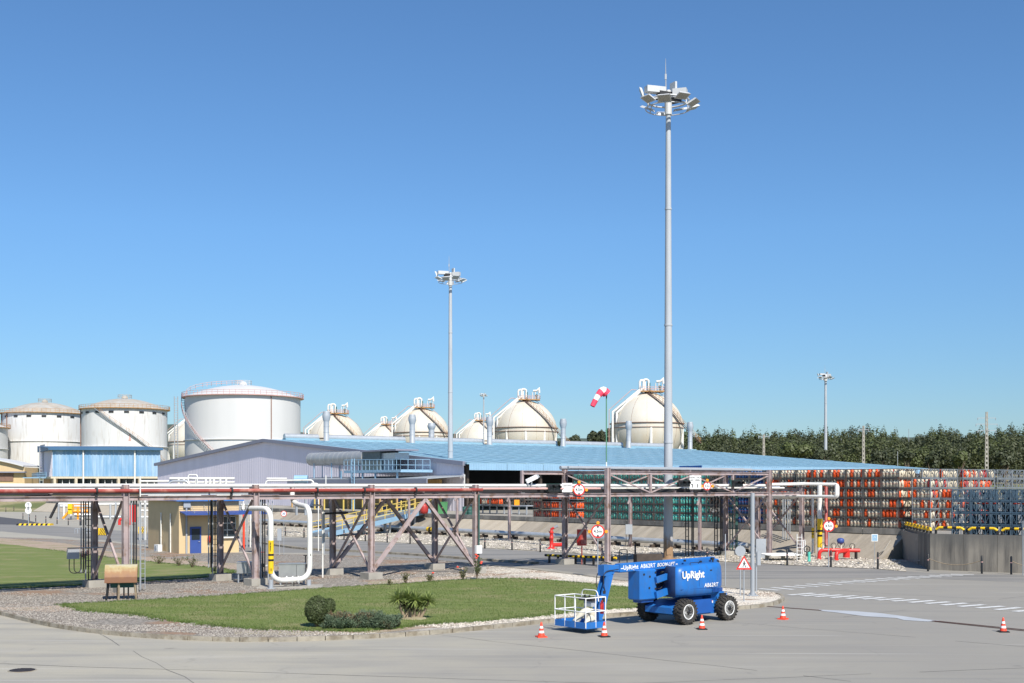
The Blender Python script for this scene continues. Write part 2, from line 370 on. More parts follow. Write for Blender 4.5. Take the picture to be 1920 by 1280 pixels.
# soil with sparse stones
m, N, L, b = nodemat('soil')
p = posn(N, L); f = noise(N, L, p, 9, 6, 0.75); g_ = noise(N, L, p, 0.5, 5)
c = mixc(N, L, mrange(N, L, f, 0.35, 0.65), (0.30,0.19,0.115), (0.42,0.36,0.29)); c = mixc(N, L, mrange(N, L, g_, 0.5, 0.6, 0, 0.5), c, (0.2,0.21,0.09))
L.new(c, b.inputs['Base Color']); b.inputs['Roughness'].default_value = 0.95; bumpn(N, L, f, b, 0.5, 0.05)
# lawn
m, N, L, b = nodemat('lawn')
p = posn(N, L); pt = posn(N, L, (0.22, 1.0, 1), math.radians(-6)); st = noise(N, L, pt, 1.1, 4); f = noise(N, L, p, 22, 4, 0.75); g_ = noise(N, L, p, 0.35, 5, 0.6)
c = mixc(N, L, mrange(N, L, f, 0.3, 0.7), (0.098,0.135,0.024), (0.175,0.215,0.048))
c = mixc(N, L, mrange(N, L, st, 0.47, 0.66, 0, 0.65), c, (0.21,0.225,0.075)); c = mixc(N, L, mrange(N, L, g_, 0.50, 0.66, 0, 0.7), c, (0.25,0.225,0.10))
L.new(c, b.inputs['Base Color']); b.inputs['Roughness'].default_value = 0.9; bumpn(N, L, f, b, 0.6, 0.06)
# dry grassland terrain
m, N, L, b = nodemat('terrain')
p = posn(N, L); f = noise(N, L, p, 1.2, 6, 0.7); g_ = noise(N, L, p, 0.06, 4)
c = mixc(N, L, mrange(N, L, f, 0.35, 0.65), (0.22,0.20,0.09), (0.40,0.34,0.19)); c = mixc(N, L, mrange(N, L, g_, 0.45, 0.6), c, (0.13,0.15,0.05))
L.new(c, b.inputs['Base Color']); b.inputs['Roughness'].default_value = 0.95; bumpn(N, L, f, b, 0.8, 0.4)
# white rubble strip
m, N, L, b = nodemat('rubble')
p = posn(N, L); vo = N.new('ShaderNodeTexVoronoi'); vo.inputs['Scale'].default_value = 2.6; L.new(p, vo.inputs['Vector'])
sp = N.new('ShaderNodeSeparateColor'); L.new(vo.outputs['Color'], sp.inputs[0])
c = mixc(N, L, sp.outputs[0], (0.30,0.26,0.20), (0.62,0.56,0.46)); c = mixc(N, L, mrange(N, L, noise(N, L, p, 0.5), 0.5, 0.62, 0, 0.7), c, (0.24,0.22,0.12))
L.new(c, b.inputs['Base Color']); bumpn(N, L, mrange(N, L, vo.outputs['Distance'], 0, 0.6, 1, 0), b, 0.8, 0.15); b.inputs['Roughness'].default_value = 0.95
# blue roof sheets with lap lines and weathering running down the slope
m, N, L, b = nodemat('blue_roof', 0.5)
p = posn(N, L, (1,1,1), -ang(WV)); pw = posn(N, L)
sx = N.new('ShaderNodeSeparateXYZ'); L.new(p, sx.inputs[0])
st = N.new('ShaderNodeMapping'); st.inputs['Scale'].default_value = (0.06, 0.5, 1); L.new(p, st.inputs[0]); n1 = noise(N, L, st.outputs[0], 1.0, 6, 0.65)
st2 = N.new('ShaderNodeMapping'); st2.inputs['Scale'].default_value = (0.5, 0.03, 1); L.new(p, st2.inputs[0]); n2 = noise(N, L, st2.outputs[0], 1.0, 5, 0.6)
c = mixc(N, L, mrange(N, L, n1, 0.35, 0.65), (0.205,0.36,0.455), (0.245,0.405,0.495)); c = mixc(N, L, mrange(N, L, n2, 0.5, 0.7, 0, 0.4), c, (0.29,0.42,0.475))
c = mixc(N, L, mrange(N, L, n1, 0.62, 0.72, 0, 0.5), c, (0.31,0.40,0.39))
L.new(c, b.inputs['Base Color']); b.inputs['Roughness'].default_value = 0.45
# weathered blue facade
m, N, L, b = nodemat('blue_facade')
p = posn(N, L, (0.35,0.35,0.07)); n1 = noise(N, L, p, 1.0, 6, 0.65); n2 = noise(N, L, posn(N, L, (1.2,1.2,0.15)), 1.0, 4)
c = mixc(N, L, mrange(N, L, n1, 0.4, 0.62), (0.31,0.46,0.62), (0.17,0.34,0.53)); c = mixc(N, L, mrange(N, L, n2, 0.55, 0.75, 0, 0.6), c, (0.46,0.58,0.68))
L.new(c, b.inputs['Base Color']); b.inputs['Roughness'].default_value = 0.5
# embankment concrete: stains running down slope, warm and grey bays
for nm, ca, cb in (('slope_grey', (0.255,0.222,0.175), (0.38,0.335,0.27)), ('slope_warm', (0.40,0.345,0.265), (0.48,0.42,0.33))):
    m, N, L, b = nodemat(nm)
    p = posn(N, L, (1,1,1), -ang(V)); mp = N.new('ShaderNodeMapping'); mp.inputs['Scale'].default_value = (0.25,1.3,0.25); mp.inputs['Rotation'].default_value = (0,0,0.5); L.new(p, mp.inputs[0])
    n1 = noise(N, L, mp.outputs[0], 0.8, 6, 0.65); f = noise(N, L, p, 5, 5, 0.7)
    c = mixc(N, L, mrange(N, L, n1, 0.35, 0.65), ca, cb); c = mixc(N, L, mrange(N, L, f, 0.5, 0.75, 0, 0.4), c, (0.17,0.15,0.12))
    L.new(c, b.inputs['Base Color']); b.inputs['Roughness'].default_value = 0.9; bumpn(N, L, f, b, 0.2, 0.03)
# retaining wall: dark run-off streaks over pale concrete, shutter-board pattern
m, N, L, b = nodemat('retwall')
n1 = noise(N, L, posn(N, L, (1.3,1.3,0.12)), 1.0, 6, 0.7); n2 = noise(N, L, posn(N, L), 0.6, 5); g = N.new('ShaderNodeNewGeometry'); sx = N.new('ShaderNodeSeparateXYZ'); L.new(g.outputs['Position'], sx.inputs[0])
c = mixc(N, L, mrange(N, L, n1, 0.4, 0.65), (0.26,0.235,0.195), (0.085,0.08,0.073)); c = mixc(N, L, mrange(N, L, math_(N, L, 'ADD', sx.outputs[2], mrange(N, L, n2, 0, 1, -0.9, 0.9)), 1.3, 2.3, 0, 0.75), c, (0.11,0.108,0.10))
L.new(c, b.inputs['Base Color']); b.inputs['Roughness'].default_value = 0.9; bumpn(N, L, n1, b, 0.2, 0.03)
# mast steel, rusty foot
m, N, L, b = nodemat('mast_steel')
g = N.new('ShaderNodeNewGeometry'); sx = N.new('ShaderNodeSeparateXYZ'); L.new(g.outputs['Position'], sx.inputs[0])
n1 = noise(N, L, posn(N, L, (2,2,0.4)), 1.0, 5); z = math_(N, L, 'ADD', sx.outputs[2], mrange(N, L, n1, 0.3, 0.7, -0.6, 0.6))
c = mixc(N, L, mrange(N, L, n1, 0.3, 0.7), (0.36,0.39,0.42), (0.43,0.46,0.49)); c = mixc(N, L, mrange(N, L, z, 1.9, 0.9, 0, 0.9), c, (0.30,0.17,0.07))
L.new(c, b.inputs['Base Color']); b.inputs['Roughness'].default_value = 0.6
# rusting hood
m, N, L, b = nodemat('rust_hood')
g = N.new('ShaderNodeNewGeometry'); sx = N.new('ShaderNodeSeparateXYZ'); L.new(g.outputs['Position'], sx.inputs[0])
n1 = noise(N, L, posn(N, L, (1.5,1.5,0.5)), 2.0, 5); z = math_(N, L, 'ADD', sx.outputs[2], mrange(N, L, n1, 0.3, 0.7, -0.12, 0.12))
cr = N.new('ShaderNodeValToRGB'); L.new(mrange(N, L, z, 1.2, 2.0), cr.inputs[0]); e = cr.color_ramp.elements
e[0].position = 0.0; e[0].color = (0.20,0.09,0.045,1); e[1].position = 1.0; e[1].color = (0.42,0.46,0.42,1)
x = e.new(0.35); x.color = (0.28,0.14,0.05,1); x = e.new(0.62); x.color = (0.40,0.32,0.16,1)
L.new(cr.outputs[0], b.inputs['Base Color']); b.inputs['Roughness'].default_value = 0.6
# hills far off, wooded
m, N, L, b = nodemat('hill')
n1 = noise(N, L, posn(N, L), 0.01, 6, 0.7); c = mixc(N, L, mrange(N, L, n1, 0.4, 0.6), (0.05,0.075,0.055), (0.09,0.11,0.08)); L.new(c, b.inputs['Base Color']); b.inputs['Roughness'].default_value = 1
# ================================================================ terrain and paving
def smooth(a, b, x):
    t = max(0.0, min(1.0, (x-a)/(b-a))); return t*t*(3-2*t)
def HT(x, y):
    top = 10.0 + 1.0*smooth(-40, -70, x)
    return top*smooth(270, 400, y) - 0.02
def axis(a, b, near, step, grow=1.25):
    out = []; x = near[0]
    while x <= near[1]: out.append(x); x += step
    s = step; x = near[1]
    while x < b: s *= grow; x += s; out.append(min(x, b))
    s = step; x = near[0]
    while x > a: s *= grow; x -= s; out.insert(0, max(x, a))
    return out
xs = axis(-6000, 6000, (-200, 200), 8); ys = axis(-400, 9000, (0, 480), 6)
t = MB(); t.v = [(x, y, HT(x, y)-0.03) for y in ys for x in xs]; nx = len(xs)
for j in range(len(ys)-1):
    for i in range(nx-1): t.face((j*nx+i, j*nx+i+1, (j+1)*nx+i+1, (j+1)*nx+i), 0, True)
struct('ground', t, MT['terrain'])
def sheet(name, pts, z, mat, kind='structure'):
    t = MB(); t.poly([(p[0], p[1], z) for p in pts]); o = struct(name, t, mat); return o
SL = 3.0                                                   # width of the slope in plan
# yard and roads
far = E(205, -SL-0.2)
pav = [(-170,-30), (170,-30), (170,40), (60,58)] + [tuple(E(-6, 3))[:2], tuple(E(0, -2.0))[:2], tuple(E(60,-SL-0.5))[:2], tuple(far)[:2], (-170, 262), (-170, 100)]
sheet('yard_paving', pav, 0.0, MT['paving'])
rd = [tuple(G(x, y))[:2] for x, y in ((420,1036.5),(560,1035.5),(760,1044),(1000,1063),(1180,1083),(1420,1084),(1700,1082),(2100,1098),(2100,1082),(1740,1073),(1646,1066),(1476,1059),(1326,1051),(1191,1044.5),(1013,1033.5),(909,1027.5),(814,1021.5),(726,1016.5),(645,1011.5),(570,1008),(420,1006),(200,992),(0,978),(-200,968),(-200,986),(0,995),(200,1012))]
sheet('road', rd, 0.005, MT['asphalt'])
rd = [tuple(G(x, y))[:2] for x, y in ((-300,968),(0,968),(45,973),(92,984),(0,982),(-300,976))]
mk('fresh_asphalt', (0.075,0.075,0.08), 0.9, 0, 0.15, 1.5)
sheet('dark_road', rd, 0.010, MT['fresh_asphalt'])
# island
front = [(-400,1062),(-250,1092),(-120,1122),(0,1150.5),(50,1163),(100,1174),(170,1184.5),(250,1192.5),(350,1198.5),(450,1201.5),(560,1200.5),(700,1195),(820,1187),(920,1177.5),(1000,1169),(1100,1159),(1180,1153),(1300,1147),(1400,1140),(1440,1135),(1462,1128),(1466,1121),(1450,1114.5)]
back = [(1400,1109),(1340,1105),(1270,1101),(1200,1096),(1120,1086),(1050,1077),(990,1070),(930,1064),(870,1058),(800,1051),(700,1046),(600,1042),(500,1040),(440,1038),(380,1036),(300,1030),(200,1017),(100,1011),(0,1008),(-150,1004),(-400,1001)]
def smoothline(P, n=3):
    P = [Vector(p) for p in P]; out = []
    for i in range(len(P)-1):
        p0 = P[max(i-1,0)]; p1 = P[i]; p2 = P[i+1]; p3 = P[min(i+2,len(P)-1)]
        for k in range(n):
            t = k/n; out.append(0.5*((2*p1)+(p2-p0)*t+(2*p0-5*p1+4*p2-p3)*t*t+(3*p1-p0-3*p2+p3)*t*t*t))
    out.append(P[-1]); return out
fr = smoothline([G(*p) for p in front], 4); bk = [G(*p) for p in back]
IZ = 0.13
isl = fr+bk
t = MB(); t.prism([(p.x, p.y) for p in isl], -0.02, IZ); o_isl = struct('island', t, MT['gravel'])
# kerb stones one by one
kp = thing('kerb', 'row of worn concrete kerb stones round the planted island', 'kerb', tuple(G(700,1195)), kind='structure')
del kp['category']
def walk(P, step):
    out = [P[0].copy()]; rem = step
    for a, b in zip(P[:-1], P[1:]):
        L = (b-a).length; pos = 0
        while L-pos >= rem: pos += rem; out.append(a.lerp(b, pos/L)); rem = step
        rem -= L-pos
    return out
def kerbrow(P, step, parent, hz=0.16, wd=0.16, limit=400, mat='conc_kerb'):
    Q = walk(P, step)
    for a, b in list(zip(Q[:-1], Q[1:]))[:limit]:
        d = (b-a).normalized(); nrm = Vector((d.y, -d.x, 0))*(wd/2-0.04); j = rnd.uniform(-0.008,0.008); z0 = -0.03
        k = MB(); A = a+d*0.012+nrm; B = b-d*0.012+nrm; n2 = Vector((d.y,-d.x,0))*(wd/2); c = 0.025
        k.hexa([Vector((q.x,q.y,z)) for z, off in ((z0,0),(hz+j,c)) for q in (A+n2*(1-off*3), B+n2*(1-off*3), B-n2, A-n2)])
        obj('kerb_stone', k, MT[mat], parent)
i0 = next(i for i, p in enumerate(fr) if 960+FPX*p.x/p.y > -60)
kerbrow(fr[i0:], 1.0, kp)
kerbrow([fr[-1]]+bk[:12], 1.3, kp)
# median kerb strip along the road
mp_ = smoothline([G(*p) for p in ((470,1014),(560,1028),(650,1033),(760,1039),(880,1048),(1000,1056),(1040,1059))], 3)
md = thing('median_kerb', 'low concrete kerb strip along the road', 'kerb', tuple(mp_[0]), kind='structure'); del md['category']
for a, b in zip(walk(mp_, 2.5)[:-1], walk(mp_, 2.5)[1:]):
    k = MB(); d = (b-a).normalized(); k.beam(a+d*0.02+Vector((0,0,0.06)), b-d*0.02+Vector((0,0,0.06)), 0.55, 0.2); obj('kerb_stone', k, MT['conc_kerb'], md)
# lawns, set into the island as thick turf
def turf(name, pts, label):
    P = smoothline([G(*p) for p in pts]+[G(*pts[0])], 16)[:-1]; P = [Vector((p.x+rnd.uniform(-.08,.08), p.y+rnd.uniform(-.14,.14), 0)) for p in P]
    t = MB(); t.prism([(p.x, p.y) for p in P], IZ-0.02, IZ+0.035); o = struct(name, t, MT['lawn']); return P
lawnA = turf('lawn', [(118,1138),(250,1131),(400,1122),(520,1114),(640,1105),(760,1098),(850,1092),(930,1089),(1000,1090),(1080,1096),(1160,1104),(1215,1110),(1300,1117),(1330,1122),(1270,1136),(1195,1143),(1090,1151),(1000,1161),(900,1169.5),(820,1174),(740,1183),(660,1189),(560,1187),(470,1184),(380,1176),(310,1166),(240,1156),(160,1150)], '')
lawnB = turf('lawn', [(-400,1010),(-150,1017),(0,1022),(60,1028),(130,1038),(220,1050),(300,1058),(370,1065),(425,1071),(432,1078),(380,1086),(300,1091),(200,1097),(100,1103),(0,1107),(-150,1113),(-400,1122)], '')
# soil beds along lawn edges
for pts in (((-400,1006),(0,1010),(120,1020),(250,1044),(340,1052),(430,1058),(520,1064),(520,1072),(430,1070),(300,1057),(130,1037),(0,1021),(-400,1009)),
            ((-60,1142),(40,1143),(120,1139),(150,1146),(100,1152),(30,1150),(0,1147)),
            ((690,1094),(780,1087),(850,1084),(900,1081),(870,1088),(800,1093),(740,1097),(690,1099)),
            ((560,1187),(680,1190),(800,1178),(900,1171),(960,1168),(900,1174),(800,1183),(700,1193),(560,1197),(440,1195),(440,1188))):
    sheet('soil_bed', [tuple(G(*p))[:2] for p in pts], IZ+0.008, MT['soil'])
def inside(P, x, y):
    c = False; j = len(P)-1
    for i in range(len(P)):
        a, b = P[i], P[j]
        if (a.y > y) != (b.y > y) and x < (b.x-a.x)*(y-a.y)/(b.y-a.y)+a.x: c = not c
        j = i
    return c
# loose gravel stones
def stones(name, n, gen, mats, r0=0.03, r1=0.075):
    t = MB(); k = 0; tries = 0
    while k < n and tries < n*12:
        tries += 1; q = gen()
        if q is None: continue
        x, y, z, mi = q; r = rnd.uniform(r0, r1); a = rnd.uniform(0, PI); h = r*rnd.uniform(.4,.8); nn = len(t.v)
        ca, sa = math.cos(a)*r, math.sin(a)*r; e = rnd.uniform(.6,1)
        t.v += [(x+ca,y+sa,z),(x-sa*e,y+ca*e,z),(x-ca,y-sa,z),(x+sa*e,y-ca*e,z),(x+ca*.2,y+sa*.2,z+h)]
        for i in range(4): t.face((nn+i, nn+(i+1)%4, nn+4), mi)
        k += 1
    o = struct(name, t, mats); o['kind'] = 'stuff'; return o
mk('stone_a', (0.34,0.31,0.27), 0.9, 0, 0.35, 8); mk('stone_b', (0.17,0.15,0.13), 0.9, 0, 0.35, 8); mk('stone_c', (0.62,0.565,0.48), 0.9, 0, 0.2, 8)
def gen_island():
    px = rnd.uniform(-20, 1470); py = 1040+160*rnd.random()**0.7; g = G(px, py)
    if not inside(isl, g.x, g.y) or inside(lawnA, g.x, g.y) or inside(lawnB, g.x, g.y): return None
    w = g.x > -4+rnd.uniform(-4,4)
    if math.sin(g.x*.45+1.3*math.sin(g.y*.6))*math.sin(g.y*.8+g.x*.2) > .55: return None
    return (g.x, g.y, IZ+0.005, rnd.choice((2,2,0)) if w else rnd.choice((0,0,1,1,0,1)))
stones('gravel', 44000, gen_island, [MT['stone_a'], MT['stone_b'], MT['stone_c']], 0.02, 0.045)
# rubble strip between road and slope
edge = [(468,1003),(570,1006.5),(645,1010.5),(726,1015.5),(814,1020.5),(909,1026.5),(1013,1032.5),(1129,1039.5),(1191,1043.5),(1326,1050.5),(1476,1058.5),(1558,1062),(1646,1066),(1700,1071)]
rubP = [G(*p) for p in edge]+[E(-1.5,-2.6), E(10,-SL+.3), E(60,-SL+.3), E(150,-SL+.3)]
sheet('rubble_strip', [(p.x, p.y) for p in rubP], 0.03, MT['rubble'])
def gen_rub():
    px = rnd.uniform(480, 1700); g = G(px, rnd.uniform(990, 1070))
    if not inside(rubP, g.x, g.y): return None
    return (g.x, g.y, 0.02, rnd.choice((0,0,0,1,2)))
stones('rubble', 9000, gen_rub, [MT['stone_a'], MT['stone_b'], MT['stone_c']], 0.05, 0.15)
# grass blades on the near lawn
def gen_blades():
    t = MB(); k = 0
    x0 = min(p.x for p in lawnA); x1 = max(p.x for p in lawnA); y0 = min(p.y for p in lawnA); y1 = max(p.y for p in lawnA)
    while k < 42000:
        x = rnd.uniform(x0,x1); y = rnd.uniform(y0,y1)
        if not inside(lawnA, x, y): continue
        a = rnd.uniform(0, 2*PI); w = 0.012; h = rnd.uniform(.03,.075); n = len(t.v); lx = rnd.uniform(-.03,.03)
        t.v += [(x-math.cos(a)*w,y-math.sin(a)*w,IZ+.03),(x+math.cos(a)*w,y+math.sin(a)*w,IZ+.03),(x+lx,y+lx,IZ+.03+h)]; t.face((n,n+1,n+2)); k += 1
    o = obj('grass', t, MT['grass_blade']); tag(o, 'short mown grass blades of the lawn in front of the boom lift', 'grass', kind='stuff')
gen_blades()
tf = MB()                                            # tufts straying over the lawn edges
for P in (lawnA, lawnB):
    for a in P:
        if a.x < -40: continue
        for _ in range(9):
            x = a.x+rnd.gauss(0,.16); y = a.y+rnd.gauss(0,.22)
            for _b in range(5):
                an = rnd.uniform(0,2*PI); w = .014; h = rnd.uniform(.04,.12); n = len(tf.v); bx, by = x+rnd.gauss(0,.03), y+rnd.gauss(0,.03)
                tf.v += [(bx-math.cos(an)*w,by-math.sin(an)*w,IZ),(bx+math.cos(an)*w,by+math.sin(an)*w,IZ),(bx+rnd.uniform(-.05,.05),by+rnd.uniform(-.05,.05),IZ+h)]; tf.face((n,n+1,n+2))
o = obj('grass', tf, MT['grass_blade']); tag(o, 'stray grass tufts along the ragged lawn edges', 'grass', kind='stuff')
# slab joints of the yard, tar filled
mk('tar', (0.13,0.125,0.115), 0.8, 0, 0.3, 2); k = MB(); R9 = random.Random(21)
def tarline(a, b, w, wob=.05):
    n = max(2, int((b-a).length/1.5)); d = (b-a).normalized(); nr = Vector((-d.y,d.x,0)); P = [a.lerp(b,i/n)+nr*R9.gauss(0,wob)+Vector((0,0,.004)) for i in range(n+1)]
    for p, q in zip(P[:-1], P[1:]):
        if R9.random() < .12: continue
        h = w*R9.uniform(.5,1.2)/2; k.poly([p-nr*h, q-nr*h, q+nr*h, p+nr*h])
tarline(Vector((-24,40,0)), Vector((3,34.5,0)), .05); tarline(Vector((3,34.5,0)), Vector((26,40,0)), .04); tarline(Vector((-3,46,0)), Vector((12,33,0)), .03)
tarline(Vector((9,50,0)), Vector((24,37,0)), .03); tarline(Vector((14,52,0)), Vector((36,70,0)), .035); tarline(Vector((-16,47,0)), Vector((-8,33,0)), .03); tarline(Vector((16,66,0)), Vector((32,53,0)), .035)
struct('pavement_joint', k, MT['tar'])

# ---- painted markings
zc = thing('zebra_crossing', 'two rows of slanted white dashes painted on the yard', 'marking', tuple(G(1600,1110)), kind='structure'); del zc['category']
mk('road_paint', (0.62,0.62,0.60), 0.7, 0, 0.1, 3, col2=(0.38,0.38,0.36), c2amt=0.35, c2scale=3)
def S4(x, y): return (1360+x/3.43, 1020+y/3.43)
Bd = [(410,325,570,313),(495,331,655,319),(580,336,748,324),(678,342,842,329),(780,348,938,335),(880,352,1022,341),(975,358,1135,347),(1075,365,1235,353),(1185,373,1340,360),(1290,380,1440,369),(1395,390,1550,377),(1505,399,1665,387),(1620,409,1785,397),(1740,420,1900,405),(1855,432,2010,418)]
Ad = [(218,284,350,295),(300,276,440,290),(370,268,510,279),(450,262,600,272),(520,254,670,265),(595,248,750,258),(670,240,825,250),(745,236,900,243),(820,230,970,240),(895,225,1045,234),(970,218,1115,228),(1040,214,1185,224),(1105,210,1250,218),(1170,206,1320,213),(1250,203,1390,209),(1310,198,1460,204),(1380,194,1530,199),(1450,191,1600,195)]
for q in Bd+Ad:
    a = G(*S4(q[0], q[1])); b = G(*S4(q[2], q[3])); d = (b-a).normalized(); n = Vector((-d.y, d.x, 0))*0.2
    k = MB(); z = Vector((0,0,0.014)); k.poly([a-n+z, b-n+z, b+n+z, a+n+z]); obj('painted_stripe', k, MT['road_paint'], zc)
# repaired strip and rail of the drain channel
mk('patch', (0.40,0.42,0.44), 0.8, 0, 0.08, 1); k = MB()
k.poly([Vector((*tuple(G(*S4(x, y)))[:2], 0.012)) for x, y in ((600,418),(640,421),(820,428),(1000,442),(1100,455),(1290,482),(1380,490),(1300,496),(1150,487),(1100,473),(900,462),(700,436),(620,428))])
struct('repair_patch', k, MT['patch'])
k = MB(); zz = Vector((0,0,0.016))
for a, b, w in (((270,398),(620,424),.10),((1330,489),(2100,566),.07),((1330,494),(2100,574),.07)):
    A = G(*S4(*a)); B = G(*S4(*b)); d = (B-A).normalized(); n = Vector((-d.y,d.x,0))*w; k.poly([A-n+zz,B-n+zz,B+n+zz,A+n+zz])
mk('drain_rust', (0.10,0.05,0.035), 0.8, 0, 0.3, 3); struct('drain_channel', k, MT['drain_rust'])
# manhole
o = MB(); c = G(42,1256); o.lathe([(0.42,0.0),(0.42,0.012),(0.38,0.014)], (0,0,0), 24, 1); o.lathe([(0.375,0.008),(0.37,0.022),(0,0.024)], (0,0,0), 24, 0)
for i in range(-5,6):
    hw = math.sqrt(max(0,.34**2-(i*.06)**2)); o.box((0,i*.06,.027),(2*hw,.02,.008))
mk('cast_iron', (0.045,0.04,0.045), 0.6, 0.4, 0.2, 8)
o = obj('manhole_cover', o, [MT['cast_iron'], MT['conc_kerb']], world=False, loc=tuple(c)); tag(o, 'round dark iron manhole cover in the pale yard near the bottom left corner', 'manhole cover')

# ================================================================ platform and embankment
pl = MB(); pts = [E(0,0), E(215,0), E(215,150), E(-60,150), E(-60,14), E(-4,8)]
wc = Vector((27.6,81,0)); wend = Vector((34.6,76.2,0)); wfar = Vector((52,64,0))
pl.prism([(p.x,p.y) for p in (E(0,0.0), E(215,0), E(215,150), E(-80,150), wfar+V*8, wfar+Vector((0.2,0.3,0)), wend+Vector((0.2,0.3,0)), wc+Vector((0.25,0.35,0)))], 0.0, PH-0.02)
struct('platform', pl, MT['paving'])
em = thing('embankment', 'sloping concrete bank below the loading platform', 'embankment', tuple(E(50,-1.5)), kind='structure'); del em['category']
tt = -0.5; i = 0
while tt < 212:
    w = 3.9; k = MB(); a, b = tt+.04, tt+w-.04; j = rnd.uniform(-.02,.02)
    k.hexa([E(a,-SL,-.1), E(b,-SL,-.1), E(b,0.05,-.1), E(a,0.05,-.1), E(a,-SL,0.03+j), E(b,-SL,0.03+j), E(b,0.05,PH-.32+j), E(a,0.05,PH-.32+j)])
    px = 960+FPX*E(tt,-1.5).x/E(tt,-1.5).y
    warm = (870 < px < 985) or (px < 800 and i % 5 == 1) or px < 500
    obj('concrete_panel', k, MT['slope_warm' if warm else 'slope_grey'], em)
    k = MB(); k.hexa([E(a,-.16,PH-.36), E(b,-.16,PH-.36), E(b,.2,PH-.36), E(a,.2,PH-.36), E(a,-.16,PH+.06+j*.5), E(b,-.16,PH+.06+j*.5), E(b,.2,PH+.06+j*.5), E(a,.2,PH+.06+j*.5)])
    obj('edge_beam', k, MT['conc_dark'], em)
    tt += w; i += 1
# retaining walls of the corner
rw = thing('retaining_wall', 'stained grey concrete retaining wall under the yellow and black railing', 'wall', tuple(wc))
def wallseg(a, b, h0, h1, n, name='wall_panel'):
    d = (b-a).normalized(); nr = Vector((d.y,-d.x,0)); 
    for i in range(n):
        p = a.lerp(b, i/n)+d*.01; q = a.lerp(b, (i+1)/n)-d*.01; ha = h0+(h1-h0)*i/n; hb = h0+(h1-h0)*(i+1)/n; j = nr*rnd.uniform(0,.015)
        k = MB(); k.hexa([p+j-Vector((0,0,.1)), q+j-Vector((0,0,.1)), q-nr*.35-Vector((0,0,.1)), p-nr*.35-Vector((0,0,.1)), p+j+Vector((0,0,ha)), q+j+Vector((0,0,hb)), q-nr*.35+Vector((0,0,hb)), p-nr*.35+Vector((0,0,ha))])
        obj(name, k, MT['retwall'], rw)
wallseg(wc, wend, 2.38, 2.38, 4); wallseg(wend, wfar, 2.38, 2.38, 8)
wallseg(E(-.2,.2), wc, 2.3, 2.38, 5)
# ================================================================ warehouse
WZ0, WZR, WZL, L_ = 8.4, 13.3, 9.85, 97.0
T0, TP, TL = 0.0, 62.7, 116.7
wh = thing('warehouse', 'wide filling hall with a low blue roof and grey ribbed gable wall', 'warehouse', tuple(W(40,40)))
def ribbed(name, a, b, zb, ztop, mat, parent, pitch=0.5, dep=0.06, nr=None):
    """vertical ribbed sheeting from a to b; zb and ztop are numbers or functions of the fraction"""
    d = (b-a).normalized(); nr = nr or Vector((d.y,-d.x,0)); n = max(1, int((b-a).length/pitch)); k = MB()
    fb = zb if callable(zb) else (lambda f: zb); ft = ztop if callable(ztop) else (lambda f: ztop)
    pr = []
    for i in range(n):
        for q, o in ((0.0,0),(0.55,0),(0.65,1),(0.9,1)): pr.append(((i+q)/n, o))
    pr.append((1.0, 0))
    for f, o in pr:
        p = a.lerp(b, f)+nr*(o*dep); k.v += [(p.x,p.y,fb(f)), (p.x,p.y,ft(f))]
    for i in range(len(pr)-1): k.face((2*i,2*i+2,2*i+3,2*i+1))
    return obj(name, k, mat, parent)
# gable wall (faces the camera's left), in bays
def ztop(t): return WZ0+(WZR-WZ0)*t/TP if t < TP else WZR+(WZL-WZR)*(t-TP)/(TL-TP)
nb = 12
for i in range(nb):
    t1 = TL-(TL)*i/nb; t0 = TL-(TL)*(i+1)/nb
    if t1 > TP > t0: cuts = [t1, TP, t0]
    else: cuts = [t1, t0]
    for a, b in zip(cuts[:-1], cuts[1:]):
        ribbed('gable_panel', W(a,0), W(b,0), PH, lambda f, a=a, b=b: ztop(a+(b-a)*f)-.15, MT['clad_grey'], wh, 0.75, 0.028, nr=-WV)
k = MB()
for (a, b) in ((TL+.6,TP),(TP,T0-.6)):
    za, zb = ztop(min(a,TL)), ztop(max(b,0)); k.beam(W(a,-.35,za+.0), W(b,-.35,zb+.0), .5, .55)
obj('verge_trim', k, MT['trim_grey'], wh)
# roof
k = MB(); ov = 1.2
k.hexa([W(-ov,-.3,WZ0-.10), W(-ov,L_,WZ0-.10), W(TP,L_,WZR), W(TP,-.3,WZR), W(-ov,-.3,WZ0+.10), W(-ov,L_,WZ0+.10), W(TP,L_,WZR+.2), W(TP,-.3,WZR+.2)])
k.hexa([W(TP,-.3,WZR), W(TP,L_,WZR), W(TL+ov,L_,WZL-.1), W(TL+ov,-.3,WZL-.1), W(TP,-.3,WZR+.2), W(TP,L_,WZR+.2), W(TL+ov,L_,WZL+.1), W(TL+ov,-.3,WZL+.1)])
rf = obj('roof', k, MT['blue_roof'], wh)
k = MB()
for i in range(int(L_/3.0)):
    s = .2+i*3.0; k.beam(W(-ov,s,WZ0+.13), W(TP,s,WZR+.23), .12, .04)
obj('roof_rib', k, MT['blue_roof'], rf, kind='stuff')
k = MB()
for i in range(1, 9):
    f = i/9; t = -ov+(TP+ov)*f; z = WZ0+.1+(WZR+.1-WZ0)*f; k.beam(W(t,-.2,z+.03), W(t,L_,z+.03), .25, .05)
mk('lap', (0.19,0.33,0.42), 0.5, 0, 0.15, 0.3); obj('sheet_lap', k, MT['lap'], rf)
